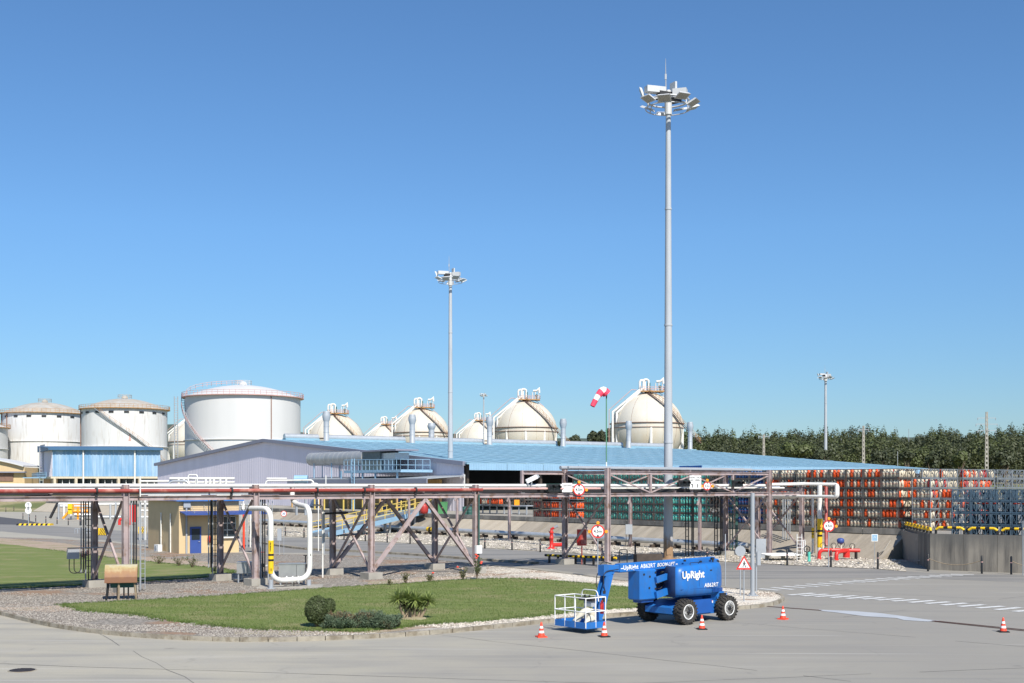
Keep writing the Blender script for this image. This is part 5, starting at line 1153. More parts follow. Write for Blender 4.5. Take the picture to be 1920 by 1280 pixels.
# ================================================================ fire monitor, bollards, barrier, signs
T = thing('fire_monitor', 'red fire monitor with nozzle standing on the rubble strip', 'fire monitor', tuple(G(1034,1028))); g = G(1034,1028); Y = g.y
k = MB(); k.lathe([(.55,0),(.35,.06),(.18,.2),(.16,.9),(.2,.92),(.2,1.0),(.15,1.02),(.15,1.35),(.22,1.4),(.12,1.6)], (g.x,g.y,0), 12); obj('stand', k, MT['red_paint'], T)
k = MB(); k.tube([(g.x,g.y,1.5),(g.x,g.y,1.75),(g.x+.25,g.y-.1,1.85)], .12, 8); obj('head', k, MT['red_paint'], T)
k = MB(); k.tube([(g.x+.2,g.y-.1,1.83),(g.x+.55,g.y-.2,2.0)], [.08,.14], 10); obj('nozzle', k, MT['silver'], T)
k = MB(); k.tube(arcpipe([(g.x,g.y,.35),(g.x+1.1,g.y+.6,.35),(g.x+1.25,g.y+.7,-.1)], .3), .17, 10); obj('feed_pipe', k, MT['red_paint'], T)
k = MB(); k.tube([(g.x-.25,g.y,1.6),(g.x-.1,g.y,1.35)], .04, 5); obj('lever', k, MT['dark'], T)
def bollard0():
    k = MB(); k.lathe([(.07,0),(.07,.98),(.03,1.02),(0,1.02)], n=8); me = k.mesh('bollard', MT['black_paint']); k = MB(); k.lathe([(.073,.64),(.073,.68)], n=8); return me, k.mesh('reflector', MT['pinkred'])
bm_, bm2 = bollard0()
nm_ = lambda i: ['first','second','third','fourth','fifth','sixth','seventh','eighth','ninth','tenth','eleventh','twelfth','thirteenth','fourteenth','fifteenth','sixteenth','seventeenth','eighteenth','nineteenth','twentieth'][i]
def bollard(px, py, lab, grp, h=1.02):
    g = G(px, py); o = inst('bollard', bm_, None, tuple(g)); tag(o, lab, 'bollard', grp); o.scale = (1,1,h/1.02); c = inst('reflector', bm2, o); return g
for i, (px, py) in enumerate(((468,1001),(501,1003),(535,1004),(570,1007),(645,1011),(685,1013.5),(726,1016),(769,1018.5),(814,1021.5),(861,1024),(909,1027.5),(960,1030),(1013,1034),(1129,1040.5),(1191,1044.5),(1326,1051.5))):
    bollard(px, py, 'black roadside bollard along the rubble strip, %s from the left' % nm_(i), 'bollards along the rubble strip')
for (px, py), lb in zip(((1476,1059),(1558,1062),(1646,1066),(1740,1070),(1841,1074.5),(1896,1076)), ('in front of the white steps at the rack end','beside the round height sign before the red manifold','beside the dark recess below the slope','at the near corner of the retaining wall','in the middle of the stained retaining wall','last one before the right edge of the picture')):
    bollard(px, py, 'black bollard '+lb, 'bollards by the retaining wall', 1.15)
for i, (px, py) in enumerate(((11,959),(26,957),(43,972),(55,975),(67,977),(86,979.5),(107,981.5),(128,983.5),(150,984))):
    bollard(px, py, 'small far bollard by the dark road at the left, %s from the left' % nm_(i), 'bollards by the dark road')
for (a, b), lb in (((G(1740,1070),G(1841,1074.5)),'slack pale chain between the two bollards before the stained wall'),((G(1896,1076),G(1990,1078)),'slack pale chain leaving the last bollard towards the right edge')):
    k = MB(); k.tube([a.lerp(b,f)+Vector((0,0,.85-1.6*f*(1-f)*.9)) for f in [i/10 for i in range(11)]], .022, 4); o = obj('chain', k, MT['barkpale']); tag(o, lb, 'chain')
# striped hose rail near the ramp
T = thing('striped_barrier', 'low yellow and black striped rail on short posts behind the boom lift', 'barrier', tuple(G(1090,1052)))
a, b = G(1022,1054), G(1156,1060); n = 28
for i in range(n):
    p, q = a.lerp(b, i/n), a.lerp(b, (i+1)/n); k = MB(); k.tube([p+Vector((0,0,.55)), q+Vector((0,0,.55))], .09, 8); obj('yellow_band' if i % 2 else 'black_band', k, MT['yellow' if i % 2 else 'black_paint'], T)
for i in range(8): p = a.lerp(b, (i+.5)/8); k = MB(); k.beam(p, p+Vector((0,0,.55)), .12); obj('post', k, MT['black_paint'], T)
k = MB(); c = G(1168,1054); k.tube(arcpipe([c+Vector((-.25,0,0)), c+Vector((-.25,0,.95)), c+Vector((.3,0,.95)), c+Vector((.3,0,0))], .12), .035, 6); o = obj('hoop', k, MT['black_paint']); tag(o, 'small black hoop barrier left of the mast foot', 'barrier')
k = MB(); c = G(1215,1062); k.box(tuple(c+Vector((0,0,.45))), (1.9,.6,.9), .3); o = obj('concrete_block', k, MT['wood']); tag(o, 'dark timber-clad block at the foot of the tall mast', 'block')
# speed hump
T = thing('speed_hump', 'yellow and black striped speed hump on the far left road', 'speed hump', tuple(G(60,984))); a, b = G(30,984), G(93,984); d = b-a
for i in range(14): p, q = a+d*(i/14), a+d*((i+1)/14); k = MB(); k.hexa([p, q, q+Vector((0,1.6,0)), p+Vector((0,1.6,0)), p+Vector((0,.3,.25)), q+Vector((0,.3,.25)), q+Vector((0,1.3,.25)), p+Vector((0,1.3,.25))]); obj('yellow_segment' if i % 2 else 'black_segment', k, MT['yellow' if i % 2 else 'black_paint'], T)
for px, lb in ((192,'striped yellow and black board standing on the road behind the first rack frame'),(267,'striped yellow and black board at the left edge of the gatehouse')):
    g = G(px,1003 if px < 200 else 1000); T = thing('hazard_board', lb, 'hazard board', tuple(g)); w_, h_ = .95, .78; k = MB(); k.box((0,.05,h_/2+.05),(w_,.08,h_)); obj('board', k, MT['yellow'], T, world=False)
    for i in range(6):
        x = -w_/2+i*w_/5-.1; k = MB(); pts_ = [(x,0),(x+.09,0),(x+.49,h_),(x+.40,h_)]; pts_ = [(max(-w_/2,min(w_/2,a_)),z) for a_, z in pts_]; k.poly([(a_,-.0,z+.05) for a_, z in pts_]); obj('stripe', k, MT['black_paint'], T, world=False)
T = thing('hoop_barrier', 'low dark wavy hoop barrier left of the first rack frame', 'barrier', tuple(G(155,999))); g = G(155,999)
for i in range(5): k = MB(); k.tube(arcpipe([g+Vector((i*.35-.9,0,0)), g+Vector((i*.35-.9,0,.55)), g+Vector((i*.35-.6,0,.55)), g+Vector((i*.35-.6,0,0))], .1), .04, 5); obj('hoop', k, MT['galv'], T)
# ---- signs
me_tri = None
def height_sign(loc, D, label, post=None, rz=0.0, lamps=True):
    T = thing('height_limit_sign', label, 'sign', tuple(loc), rz, 'round red and white height limit signs'); r = D/2
    k = MB(); k.lathe([(r,0),(r,.03)], n=28, axis='y'); obj('disc', k, MT['red_paint'], T, world=False)
    k = MB(); k.lathe([(r*.80,-.004),(r*.80,.0)], n=28, axis='y'); obj('face', k, MT['white_paint'], T, world=False)
    o = bpy.data.objects.new('lettering', textmesh('4.5m', r*.62, MT['black_paint'], r*.012, extrude=.002)); COL.objects.link(o); o.parent = T; o.rotation_euler = (PI/2,0,0); o.location = (0,-.008,0)
    for s in (-1,1): k = MB(); k.poly([(-r*.22,-.007,s*r*.78),(r*.22,-.007,s*r*.78),(0,-.007,s*r*.42)]); obj('arrow', k, MT['black_paint'], T, world=False)
    if lamps:
        for x, z in ((0,r+.1),(-r-.1,-.02),(r+.1,-.02)): k = MB(); k.lathe([(.09,-.06),(.11,-.02),(.11,.04)], (x,.0,z), 10, axis='y'); obj('warning_lamp', k, MT['orange_lamp'], T, world=False)
    if post: k = MB(); k.tube([(0,.06,-loc[2]),(0,.06,r)], .035, 8); obj('post', k, MT['galv'], T, world=False)
g = G(1121,1081); height_sign(Vector((g.x,g.y,ZA(995,g.y))), .82, 'height limit sign with orange lamps on a thin post behind the boom lift arm', True)
g = G(1554,1062); height_sign(Vector((g.x,g.y,ZA(985,g.y))), .80, 'height limit sign with orange lamps on a post before the red manifold', True)
p = RK(15.9,-.35); height_sign(Vector((p.x,p.y,ZA(917,p.y))), .80, 'height limit sign mounted on the rack beside the left traffic lights', rz=.2)
p = RK(28.4,-.3); height_sign(Vector((p.x,p.y,ZA(910,p.y))), .62, 'height limit sign mounted on the gantry right of the tall mast', rz=.2)
def board(loc, w, h, label, lines, rz=0.2):
    T = thing('sign_board', label, 'sign', tuple(loc), rz); k = MB(); k.box((0,.02,0),(w,.04,h)); obj('board', k, MT['white_paint'], T, world=False)
    for txt, sz, x, z in lines: o = bpy.data.objects.new('lettering', textmesh(txt, sz, MT['dark'], .003, extrude=.002)); COL.objects.link(o); o.parent = T; o.rotation_euler = (PI/2,0,0); o.location = (x,-.006,z)
    return T
p = RK(27.1,-.35); board(Vector((p.x,p.y,ZA(903,p.y))), .88, .98, 'white lettered board with arrows on the gantry right of the tall mast', [('OLHO  VALA',.15,0,.33),('LEC  VIEIRA',.15,0,.15)]).name
T = [o for o in bpy.data.objects if o.name.startswith('sign_board')][0]
k = MB()
for pts_ in (((-.24,-.38),(-.17,-.38),(-.17,-.14),(-.34,-.14),(-.34,-.2),(-.24,-.2)), ((.14,-.38),(.21,-.38),(.21,-.12),(.14,-.12))): k.poly([(x,-.006,z) for x, z in pts_])
obj('arrow_mark', k, MT['black_paint'], T, world=False)
p = RK(14.9,-.3); board(Vector((p.x,p.y,ZA(913,p.y))), .68, .6, 'small white lettered board right of the left traffic lights on the rack', [('C.BUTANO',.12,0,.12),('. ..  I',.13,0,-.1)])
def traffic(loc, label, rz=.5, n=2):
    T = thing('traffic_light', label, 'traffic light', tuple(loc), rz, 'traffic lights on the rack')
    k = MB(); k.box((.35*(n-1)/2,.15,0),(.42*n,.3,.46)); obj('housing', k, MT['black_paint'], T, world=False)
    k = MB(); k.box((.35*(n-1)/2,.32,0),(.46*n,.02,.5)); obj('back_plate', k, MT['ashy_green'], T, world=False)
    for i in range(n):
        k = MB()
        for j in range(9):
            a = PI*j/9-.15; b_ = PI*(j+1)/9-.15; k.poly([(i*.4+.16*math.cos(a),0,.16*math.sin(a)),(i*.4+.16*math.cos(b_),0,.16*math.sin(b_)),(i*.4+.16*math.cos(b_),-.28,.16*math.sin(b_)),(i*.4+.16*math.cos(a),-.28,.16*math.sin(a))])
        obj('visor', k, MT['dark'], T, world=False); k = MB(); k.lathe([(.14,-.01),(.14,0)], (i*.4,0,0), 12, axis='y'); obj('lens', k, MT['window'], T, world=False)
p = RK(13.5,-.4); traffic((p.x,p.y,ZA(913,p.y)), 'pair of black traffic lights on the rack left of the white board', .3)
p = RK(26.0,-.4); traffic((p.x-.2,p.y,ZA(905,p.y)), 'black traffic light on the gantry just right of the tall mast', .3, 2)
p = RK(31.5,-.4); traffic((p.x,p.y,ZA(905,p.y)), 'black traffic lights on the gantry above the street lamp pole', .5, 2)
p = RK(12.2,.1); T = thing('camera_unit', 'white security camera on top of the rack before the black opening', 'camera', (p.x,p.y,5.7), .3); k = MB(); k.beam((-.35,0,.12),(.35,0,.45), .24, .26); obj('housing', k, MT['white_paint'], T, world=False); k = MB(); k.tube([(-.25,0,-.15),(-.25,0,.2)], .05, 6); k.tube([(.0,0,-.15),(.0,0,.2)], .05, 6); obj('bracket', k, MT['galv'], T, world=False); k = MB(); k.beam((.35,0,.42),(.47,0,.5), .2, .2); obj('sun_shield', k, MT['galv'], T, world=False)
# road signs on the right of the boom lift
g = G(1395,1131); T = thing('crossing_sign', 'triangular red bordered pedestrian crossing sign right of the boom lift', 'sign', tuple(g)); zc_ = ZA(1057,g.y); r = .34
tri = lambda s, y: [(-.36*s,y,zc_-.21*s-.02),(.36*s,y,zc_-.21*s-.02),(0,y,zc_+.42*s-.02)]
k = MB(); a_ = tri(1.05,-.02); b_ = tri(1.05,0.0); k.poly(a_); k.poly(b_[::-1])
for i in range(3): k.poly([a_[i], b_[i], b_[(i+1)%3], a_[(i+1)%3]])
obj('plate', k, MT['red_paint'], T, world=False) if False else None
k2 = MB(); k2.poly(tri(1.05,-.03)); k2.poly(tri(1.05,-.01)[::-1]); k2.v = [(x,y,z) for x, y, z in k2.v]; obj('plate', k2, MT['red_paint'], T, world=False)
k2 = MB(); k2.poly([(x,y,z+.01) for x, y, z in tri(.74,-.036)]); obj('face', k2, MT['white_paint'], T, world=False)
k2 = MB(); f_ = -.041
def P2(*pts): k2.poly([(x*.75,f_,zc_-.02+z*.75) for x, z in pts])
P2((-.03,.18),(.03,.18),(.035,.24),(0,.27),(-.035,.24)); P2((-.045,.02),(.045,.02),(.03,.17),(-.03,.17)); P2((-.045,.03),(0,.03),(-.06,-.12),(-.10,-.12)); P2((.0,.03),(.045,.03),(.12,-.12),(.075,-.12)); P2((-.03,.16),(-.1,.06),(-.085,.04),(-.02,.12)); P2((.03,.16),(.11,.07),(.1,.05),(.02,.11))
for x in (-.22,-.1,.04,.16): P2((x,-.16),(x+.06,-.16),(x+.05,-.12),(x+.01,-.12))
obj('pictogram', k2, MT['black_paint'], T, world=False); k = MB(); k.tube([(0,.03,0),(0,.03,zc_+.3)], .03, 8); obj('post', k, MT['galv'], T, world=False)
g = G(1397,1126); T = thing('round_sign', 'grey back of a round sign just above the crossing sign', 'sign', (g.x,g.y+1.2,0)); zc_ = ZA(1032,g.y+1.2); k = MB(); k.lathe([(.26,0),(.26,.02)], (0,0,zc_), 22, axis='y'); obj('disc', k, MT['galv'], T, world=False); k = MB(); k.tube([(0,.05,0),(0,.05,zc_+.3)], .03, 8); k.box((0,.02,zc_),(.06,.05,.5)); obj('post', k, MT['galv'], T, world=False)
g = G(1411,1121); T = thing('lamp_post', 'plain grey steel post with bolted base right of the crossing sign', 'post', (g.x,g.y,IZ)); k = MB(); k.tube([(0,0,0),(0,0,ZA(923,g.y)-IZ)], .105, 14); obj('tube', k, MT['galv'], T, world=False); k = MB(); k.lathe([(.3,0),(.3,.04),(.13,.06),(.12,.2)], n=12, sm=False); obj('base_plate', k, MT['galv'], T, world=False)
for i in range(4): a = i*PI/2+.6; k = MB(); k.tube([(.22*math.cos(a),.22*math.sin(a),.03),(.22*math.cos(a),.22*math.sin(a),.12)], .03, 6); obj('bolt', k, MT['galv'], T, world=False)
g = G(1418,1113); T = thing('signal_post', 'thin grey post with a small box right of the plain steel post', 'post', (g.x,g.y,IZ)); zt_ = ZA(1032,g.y); k = MB(); k.tube([(0,0,0),(0,0,zt_)], .04, 8); obj('tube', k, MT['galv'], T, world=False); k = MB(); k.box((.12,-.05,zt_-.5),(.18,.12,.7)); obj('box', k, MT['galv'], T, world=False)
g = G(1426,1046); k = MB(); k.box((g.x,g.y,.75),(.75,.4,1.5)); o = obj('control_cabinet', k, MT['galv']); tag(o, 'grey metal cabinet behind the posts at the foot of the gantry', 'cabinet')
g = G(1360,1097); k = MB(); k.tube([g, g+Vector((0,0,ZA(1000,g.y)))], .03, 6); o = obj('thin_post', k, MT['galv']); tag(o, 'bare thin post left of the crossing sign', 'post')
g = G(1640,1059); T = thing('info_sign', 'small square pale blue sign on a thin post before the slope', 'sign', tuple(g)); zc_ = ZA(1007,g.y); k = MB(); k.box((0,0,zc_),(.44,.03,.5)); obj('plate', k, MT['white_paint'], T, world=False); k = MB(); k.box((0,-.018,zc_),(.36,.01,.42)); obj('face', k, MT['lightblue'], T, world=False); k = MB(); k.tube([(0,.03,0),(0,.03,zc_)], .02, 6); obj('post', k, MT['galv'], T, world=False)
k = MB(); k.tube([(-.06,-.026,zc_-.02),(.0,-.026,zc_+.1),(.06,-.026,zc_-.02)], .012, 4); obj('symbol', k, MT['white_paint'], T, world=False)
g = G(532,1042); T = thing('speed_sign', 'round speed limit sign reading 30 on a thin post beyond the white loop', 'sign', tuple(g)); zc_ = ZA(962,g.y); k = MB(); k.lathe([(.235,0),(.235,.02)], (0,0,zc_), 24, axis='y'); obj('disc', k, MT['red_paint'], T, world=False); k = MB(); k.lathe([(.19,-.005),(.19,-.001)], (0,0,zc_), 24, axis='y'); obj('face', k, MT['white_paint'], T, world=False)
o = bpy.data.objects.new('lettering', textmesh('30', .24, MT['door_blue'], .006, extrude=.002)); COL.objects.link(o); o.parent = T; o.rotation_euler = (PI/2,0,0); o.location = (0,-.009,zc_)
k = MB(); k.tube([(0,.04,0),(0,.04,zc_)], .02, 6); obj('post', k, MT['galv'], T, world=False)
g = G(524,1042); k = MB(); k.box((g.x,g.y,ZA(1001,g.y)),(.32,.1,.95)); k.tube([g, g+Vector((0,0,1.6))], .03, 6); o = obj('rear_sign', k, MT['galv']); tag(o, 'narrow grey plate on a post below the 30 sign', 'sign')
g = G(53,984); T = thing('round_sign', 'pair of round signs one above the other on a thin post at the far left', 'sign', tuple(g)); 
for yy in (946,956): zc_ = ZA(yy,g.y); k = MB(); k.lathe([(.45,0),(.45,.03)], (0,0,zc_), 18, axis='y'); obj('disc', k, MT['white_paint'], T, world=False); k = MB(); k.box((0,-.02,zc_),(.1,.01,.5)); k.box((0,-.02,zc_+.2),(.35,.01,.1)); obj('symbol', k, MT['galv'], T, world=False)
k = MB(); k.tube([(0,.1,0),(0,.1,ZA(946,g.y))], .05, 6); obj('post', k, MT['galv'], T, world=False)
# ================================================================ floodlight masts
mk('lamp_grey', (0.52,0.53,0.53), 0.5, 0.1, 0.06, 2)
def mast(px, Y, zb, ztop, rb, rt, label, head=1.0, detail=True, spike=True, seed=0):
    x = XA(px, Y); H_ = ztop-zb; T = thing('floodlight_mast', label, 'floodlight mast', (x,Y,zb), 0, 'tall floodlight masts')
    k = MB(); n = 4; P = []
    for i in range(n):
        z0, z1 = H_*i/n, H_*(i+1)/n; r0 = rb+(rt-rb)*i/n; r1 = rb+(rt-rb)*(i+1)/n
        k = MB(); k.tube([(0,0,z0),(0,0,z1+.15)], [r0,r1-.005], 18); 
        if i: k.lathe([(r0+.0,z0-.02),(r0+.03,z0-.02),(r0+.03,z0+.12),(r0,z0+.12)], n=18, sm=False)
        obj('pole_section', k, MT['mast_steel'], T, world=False)
    R_ = random.Random(seed); hz = H_
    if detail: k = MB(); k.box((0,-rb*.93,.9),(rb*.9,.1,1.1)); k.lathe([(rb*1.7,0),(rb*1.7,.08)], n=18); obj('service_door', k, MT['mast_steel'], T, world=False)
    k = MB(); rr = 1.35*head; k.tube([(rr*math.cos(a),rr*math.sin(a),hz-.5*head) for a in [i*PI/10 for i in range(21)]], .06*head, 6)
    k.tube([(rr*1.1*math.cos(a),rr*1.1*math.sin(a),hz-1.0*head) for a in [i*PI/10 for i in range(21)]], .035*head, 6)
    for i in range(6):
        a = i*PI/3+.3; k.tube([(0,0,hz-.2*head),(rr*math.cos(a),rr*math.sin(a),hz-.5*head)], .05*head, 6); k.tube([(rr*math.cos(a),rr*math.sin(a),hz-.5*head),(rr*1.1*math.cos(a),rr*1.1*math.sin(a),hz-1.0*head)], .04*head, 5)
    k.lathe([(rt*1.5,hz-1.4*head),(rt*1.5,hz-.1*head),(rt*1.1,hz+.2*head)], n=12); obj('crown_ring', k, MT['lamp_grey'], T, world=False)
    nf = 9
    for i in range(nf):
        a = 2*PI*i/nf+.25; up = i in (4,); tilt = math.radians(R_.uniform(58,76) if not up else 20); c = Vector((math.cos(a)*rr*1.28, math.sin(a)*rr*1.28, hz-((.62 if i % 2 else .80) if not up else -.05)*head)); s = .86*head
        d = Vector((math.cos(a)*math.cos(tilt), math.sin(a)*math.cos(tilt), -math.sin(tilt))); x_ = Vector((-math.sin(a), math.cos(a), 0)); y_ = d.cross(x_)
        k = MB(); f = [c+x_*(sx*s*.5)+y_*(sy*s*.40)+d*(.05*head) for sx, sy in ((-1,-1),(1,-1),(1,1),(-1,1))]; b = [c+x_*(sx*s*.40)+y_*(sy*s*.30)-d*(.09*head) for sx, sy in ((-1,-1),(1,-1),(1,1),(-1,1))]; k.hexa(b+f)
        fo = obj('floodlight', k, MT['lamp_grey'], T, world=False)
        if detail: k = MB(); k.poly([c+x_*(sx*s*.42)+y_*(sy*s*.32)+d*(.054*head) for sx, sy in ((-1,-1),(1,-1),(1,1),(-1,1))]); obj('lens', k, MT['glass_lens'], fo, world=False)
    k = MB(); k.box((-.9*head,-.3,hz+.15*head),(1.3*head,.55*head,.4*head), .3); k.box((.75*head,-.2,hz+.0*head),(.9*head,.6*head,.45*head), -.3); k.box((.35*head,.1,hz+.3*head),(.15*head,.6*head,.9*head), .5); obj('control_gear', k, MT['lamp_grey'], T, world=False)
    k = MB(); k.box((0,0,hz-.1*head),(1.5*head,.5*head,.3*head), .4); k.box((.4*head,.2,hz-.35*head),(.8*head,.7*head,.3*head), .9); k.box((-.5*head,-.3,hz-.3*head),(.8*head,.3*head,.25*head), 2.2); k.box((.8*head,-.4,hz-.3*head),(.7*head,.2*head,.2*head), -.3); obj('winch_gear', k, MT['dark'], T, world=False, kind='stuff')
    if spike: k = MB(); k.tube([(-.15*head,0,hz),(-.17*head,0,hz+1.25*head),(-.17*head,0,hz+2.3*head)], [.05*head,.035*head,.012*head], 5); k.box((-.17*head,0,hz+1.1*head),(.12*head,.1*head,.35*head)); obj('lightning_rod', k, MT['galv'], T, world=False)
mast(1253, 92.7, 0.0, ZA(176,92.7), .37, .185, 'tallest floodlight mast, thick grey pole with rusty foot behind the boom lift', 1.15)
mast(844.5, 170, PH, ZA(515,170), .40, .21, 'slim floodlight mast on the platform left of the picture centre', 1.12, seed=3)
mast(1548, 330, HT(85,330), ZA(702,330), .5, .3, 'small far floodlight mast standing before the forest at the right', 1.15, detail=False, seed=5)
mast(907, 430, HT(-9,430), ZA(738,430), .32, .2, 'tiny farthest floodlight mast between two gas spheres', .75, detail=False, spike=False, seed=6)
# ================================================================ windsock
Yw = 95.0; T = thing('windsock', 'red and white striped windsock drooping from a thin green pole', 'windsock', (XA(1137,Yw),Yw,0))
q0 = Vector((XA(1137,Yw),Yw,0)); k = MB(); zt_ = ZA(742,Yw); zm = ZA(865,Yw); k.tube([q0, q0+Vector((0,0,zm))], .05, 8); obj('lower_pole', k, MT['white_paint'], T)
mk('pole_green', (0.10,0.26,0.16), 0.5); k = MB(); k.tube([q0+Vector((0,0,zm)), q0+Vector((0,0,zt_))], .045, 8); obj('upper_pole', k, MT['pole_green'], T)
mk('sock_red', (0.85,0.06,0.12), 0.7, 0, 0.06, 3); mk('sock_white', (0.85,0.83,0.82), 0.7)
pth = smoothline([Vector((XA(a,Yw),Yw-.1*i,ZA(b,Yw))) for i, (a, b) in enumerate(((1137.5,737),(1131,731.5),(1124,737.5),(1118,746),(1110,761)))], 4)
rs = [.36-.17*i/(len(pth)-1) for i in range(len(pth))]; nb = 5; L_n = len(pth)-1
for j in range(nb):
    a, b = round(L_n*j/nb), round(L_n*(j+1)/nb); k = MB(); k.tube(pth[a:b+1], rs[a:b+1], 14, 0, False); obj('red_band' if j % 2 == 0 else 'white_band', k, MT['sock_red' if j % 2 == 0 else 'sock_white'], T)
k = MB(); k.tube([q0+Vector((.05,0,zt_)), q0+Vector((-.12,0,zt_+.08))], .05, 6); k.tube([pth[0]+Vector((0,.36*math.cos(a),.36*math.sin(a))) for a in [i*PI/6 for i in range(13)]], .02, 4); obj('hoop', k, MT['dark'], T)
# ================================================================ gatehouse
gc = Vector((-26.5,97.6,0)); GV = Vector((.86,.51,0)).normalized(); GU = Vector((-GV.y,GV.x,0)); FW, DP, HH = 4.9, 9.6, 4.35
T = thing('gatehouse', 'small ochre gatehouse with blue door and blue roof behind the rack', 'gatehouse', tuple(gc))
def gp3(s, d, z): q = gc+GV*s+GU*d; return Vector((q.x,q.y,z))
k = MB(); k.hexa([gp3(0,0,0), gp3(FW,0,0), gp3(FW,DP,0), gp3(0,DP,0), gp3(0,0,HH), gp3(FW,0,HH), gp3(FW,DP,HH), gp3(0,DP,HH)]); wl_ = obj('wall', k, MT['ochre'], T)
k = MB()
for i in range(8): z = HH-1.35+i*.17; k.beam(gp3(.02,-.01,z), gp3(FW-.02,-.01,z), .03, .04)
obj('wall_batten', k, MT['ochre'], wl_)
k = MB(); k.hexa([gp3(-.3,-.4,HH-.05), gp3(FW+.3,-.4,HH-.05), gp3(FW+.3,DP+.3,HH-.05), gp3(-.3,DP+.3,HH-.05), gp3(-.3,-.4,HH+.28), gp3(FW+.3,-.4,HH+.28), gp3(FW+.3,DP+.3,HH+.45), gp3(-.3,DP+.3,HH+.45)]); rf_ = obj('roof', k, MT['blue_paint'], T)
k = MB()
for i in range(26): d = .0+i*.3; k.beam(gp3(-.33,d,HH-.02), gp3(-.33,d,HH+.28), .06, .12)
obj('corrugation', k, MT['blue_dark'], rf_)
def gs(px, d=0):
    kx = (px-960)/FPX; p = gc+GU*d; return (kx*p.y-p.x)/(GV.x-kx*GV.y)
s0, s1 = gs(356), gs(377); k = MB(); k.hexa([gp3(s0,-.06,.08), gp3(s1,-.06,.08), gp3(s1,.03,.08), gp3(s0,.03,.08), gp3(s0,-.06,2.25), gp3(s1,-.06,2.25), gp3(s1,.03,2.25), gp3(s0,.03,2.25)]); dr = obj('door', k, MT['door_blue'], T)
k = MB(); k.hexa([gp3(s0+.12,-.075,1.2), gp3(s1-.12,-.075,1.2), gp3(s1-.12,-.055,1.2), gp3(s0+.12,-.055,1.2), gp3(s0+.12,-.075,2.1), gp3(s1-.12,-.075,2.1), gp3(s1-.12,-.055,2.1), gp3(s0+.12,-.055,2.1)]); obj('pane', k, MT['window'], dr)
k = MB(); k.tube([gp3(s1-.12,-.12,1.05), gp3(s1-.25,-.12,1.05)], .02, 6); obj('handle', k, MT['silver'], dr)
s0, s1 = gs(410), gs(441); k = MB(); k.hexa([gp3(s0,-.05,1.4), gp3(s1,-.05,1.4), gp3(s1,.03,1.4), gp3(s0,.03,1.4), gp3(s0,-.05,3.05), gp3(s1,-.05,3.05), gp3(s1,.03,3.05), gp3(s0,.03,3.05)]); wd = obj('window', k, MT['window'], T)
k = MB(); 
for z in (1.4,1.95,2.5,3.05): k.beam(gp3(s0,-.07,z), gp3(s1,-.07,z), .05, .07)
for q in (0,.5,1): k.beam(gp3(s0+(s1-s0)*q,-.07,1.4), gp3(s0+(s1-s0)*q,-.07,3.05), .05, .07)
obj('frame', k, MT['stain_steel'], wd); k = MB(); k.beam(gp3(s0-.1,-.12,1.33), gp3(s1+.1,-.12,1.33), .2, .08); obj('sill', k, MT['white_paint'], wd)
k = MB(); e = gs(500,-1.5); k.hexa([gp3(.05,-1.7,3.22), gp3(e,-1.7,3.22), gp3(e,-.02,3.42), gp3(.05,-.02,3.42), gp3(.05,-1.7,3.32), gp3(e,-1.7,3.32), gp3(e,-.02,3.52), gp3(.05,-.02,3.52)]); aw = obj('awning', k, MT['door_blue'], T)
for px in (362,387,412): s = gs(px,-.8); k = MB(); k.tube([gp3(s,-.1,4.0), gp3(s,-1.3,3.35)], .02, 4); obj('stay', k, MT['galv'], aw)
for s, d, z0, z1, m_, nm in ((gs(349),-.1,.1,3.4,'galv','downpipe'),(gs(349),-.1,3.5,3.9,'galv','downpipe')): k = MB(); k.tube([gp3(s,d,z0), gp3(s,d,z1)], .08, 8); obj(nm, k, MT[m_], T)
k = MB(); s = gs(349.5); k.box(tuple(gp3(s,-.12,4.05)), (.55,.2,.5), ang(GV)); obj('meter_box', k, MT['galv'], T)
k = MB(); s = gs(395); q = gp3(s,-.1,2.75); k.lathe([(.17,-.03),(.17,.02)], tuple(q), 12, axis='y'); obj('wall_lamp', k, MT['beige'], T)
for d, px in ((2.1,'a'),(5.0,'b')): k = MB(); k.tube([gp3(-.1,d,.1), gp3(-.1,d,3.3)], .06, 8); obj('downpipe', k, MT['white_pipe'], T)
k = MB(); k.hexa([gp3(s-.0,-.05,1.95+z) if False else gp3(gs(391)+a,-.03,1.7+z) for z in (0,.28) for a in (0,.22,.22,0)]); obj('notice', k, MT['white_paint'], T)
q = gp3(gs(390.5),-.16,.95); T2_ = thing('fire_extinguisher', 'red fire extinguisher hanging right of the blue gatehouse door', 'fire extinguisher', tuple(q)); k = MB(); k.lathe([(.0,-.02),(.1,0),(.1,.5),(.05,.58),(.03,.64)], n=12); obj('cylinder', k, MT['red_paint'], T2_, world=False); k = MB(); k.tube([(.02,0,.62),(.14,0,.58),(.15,0,.2)], .02, 5); k.box((0,0,.66),(.12,.04,.05)); obj('hose', k, MT['dark'], T2_, world=False)
q = gp3(-.5,4.4,0); T2_ = thing('air_conditioner', 'white air conditioner unit on the ground at the shaded gatehouse wall', 'air conditioner', tuple(q), ang(U)); k = MB(); k.box((0,0,.38),(.85,.35,.62)); obj('case', k, MT['white_paint'], T2_, world=False); k = MB(); k.lathe([(.2,0),(.2,.02)], (.1,.18,.4), 16, axis='y'); obj('fan_grille', k, MT['galv'], T2_, world=False); k = MB(); k.box((0,0,.04),(.9,.4,.08)); obj('plinth', k, MT['concrete'], T2_, world=False)
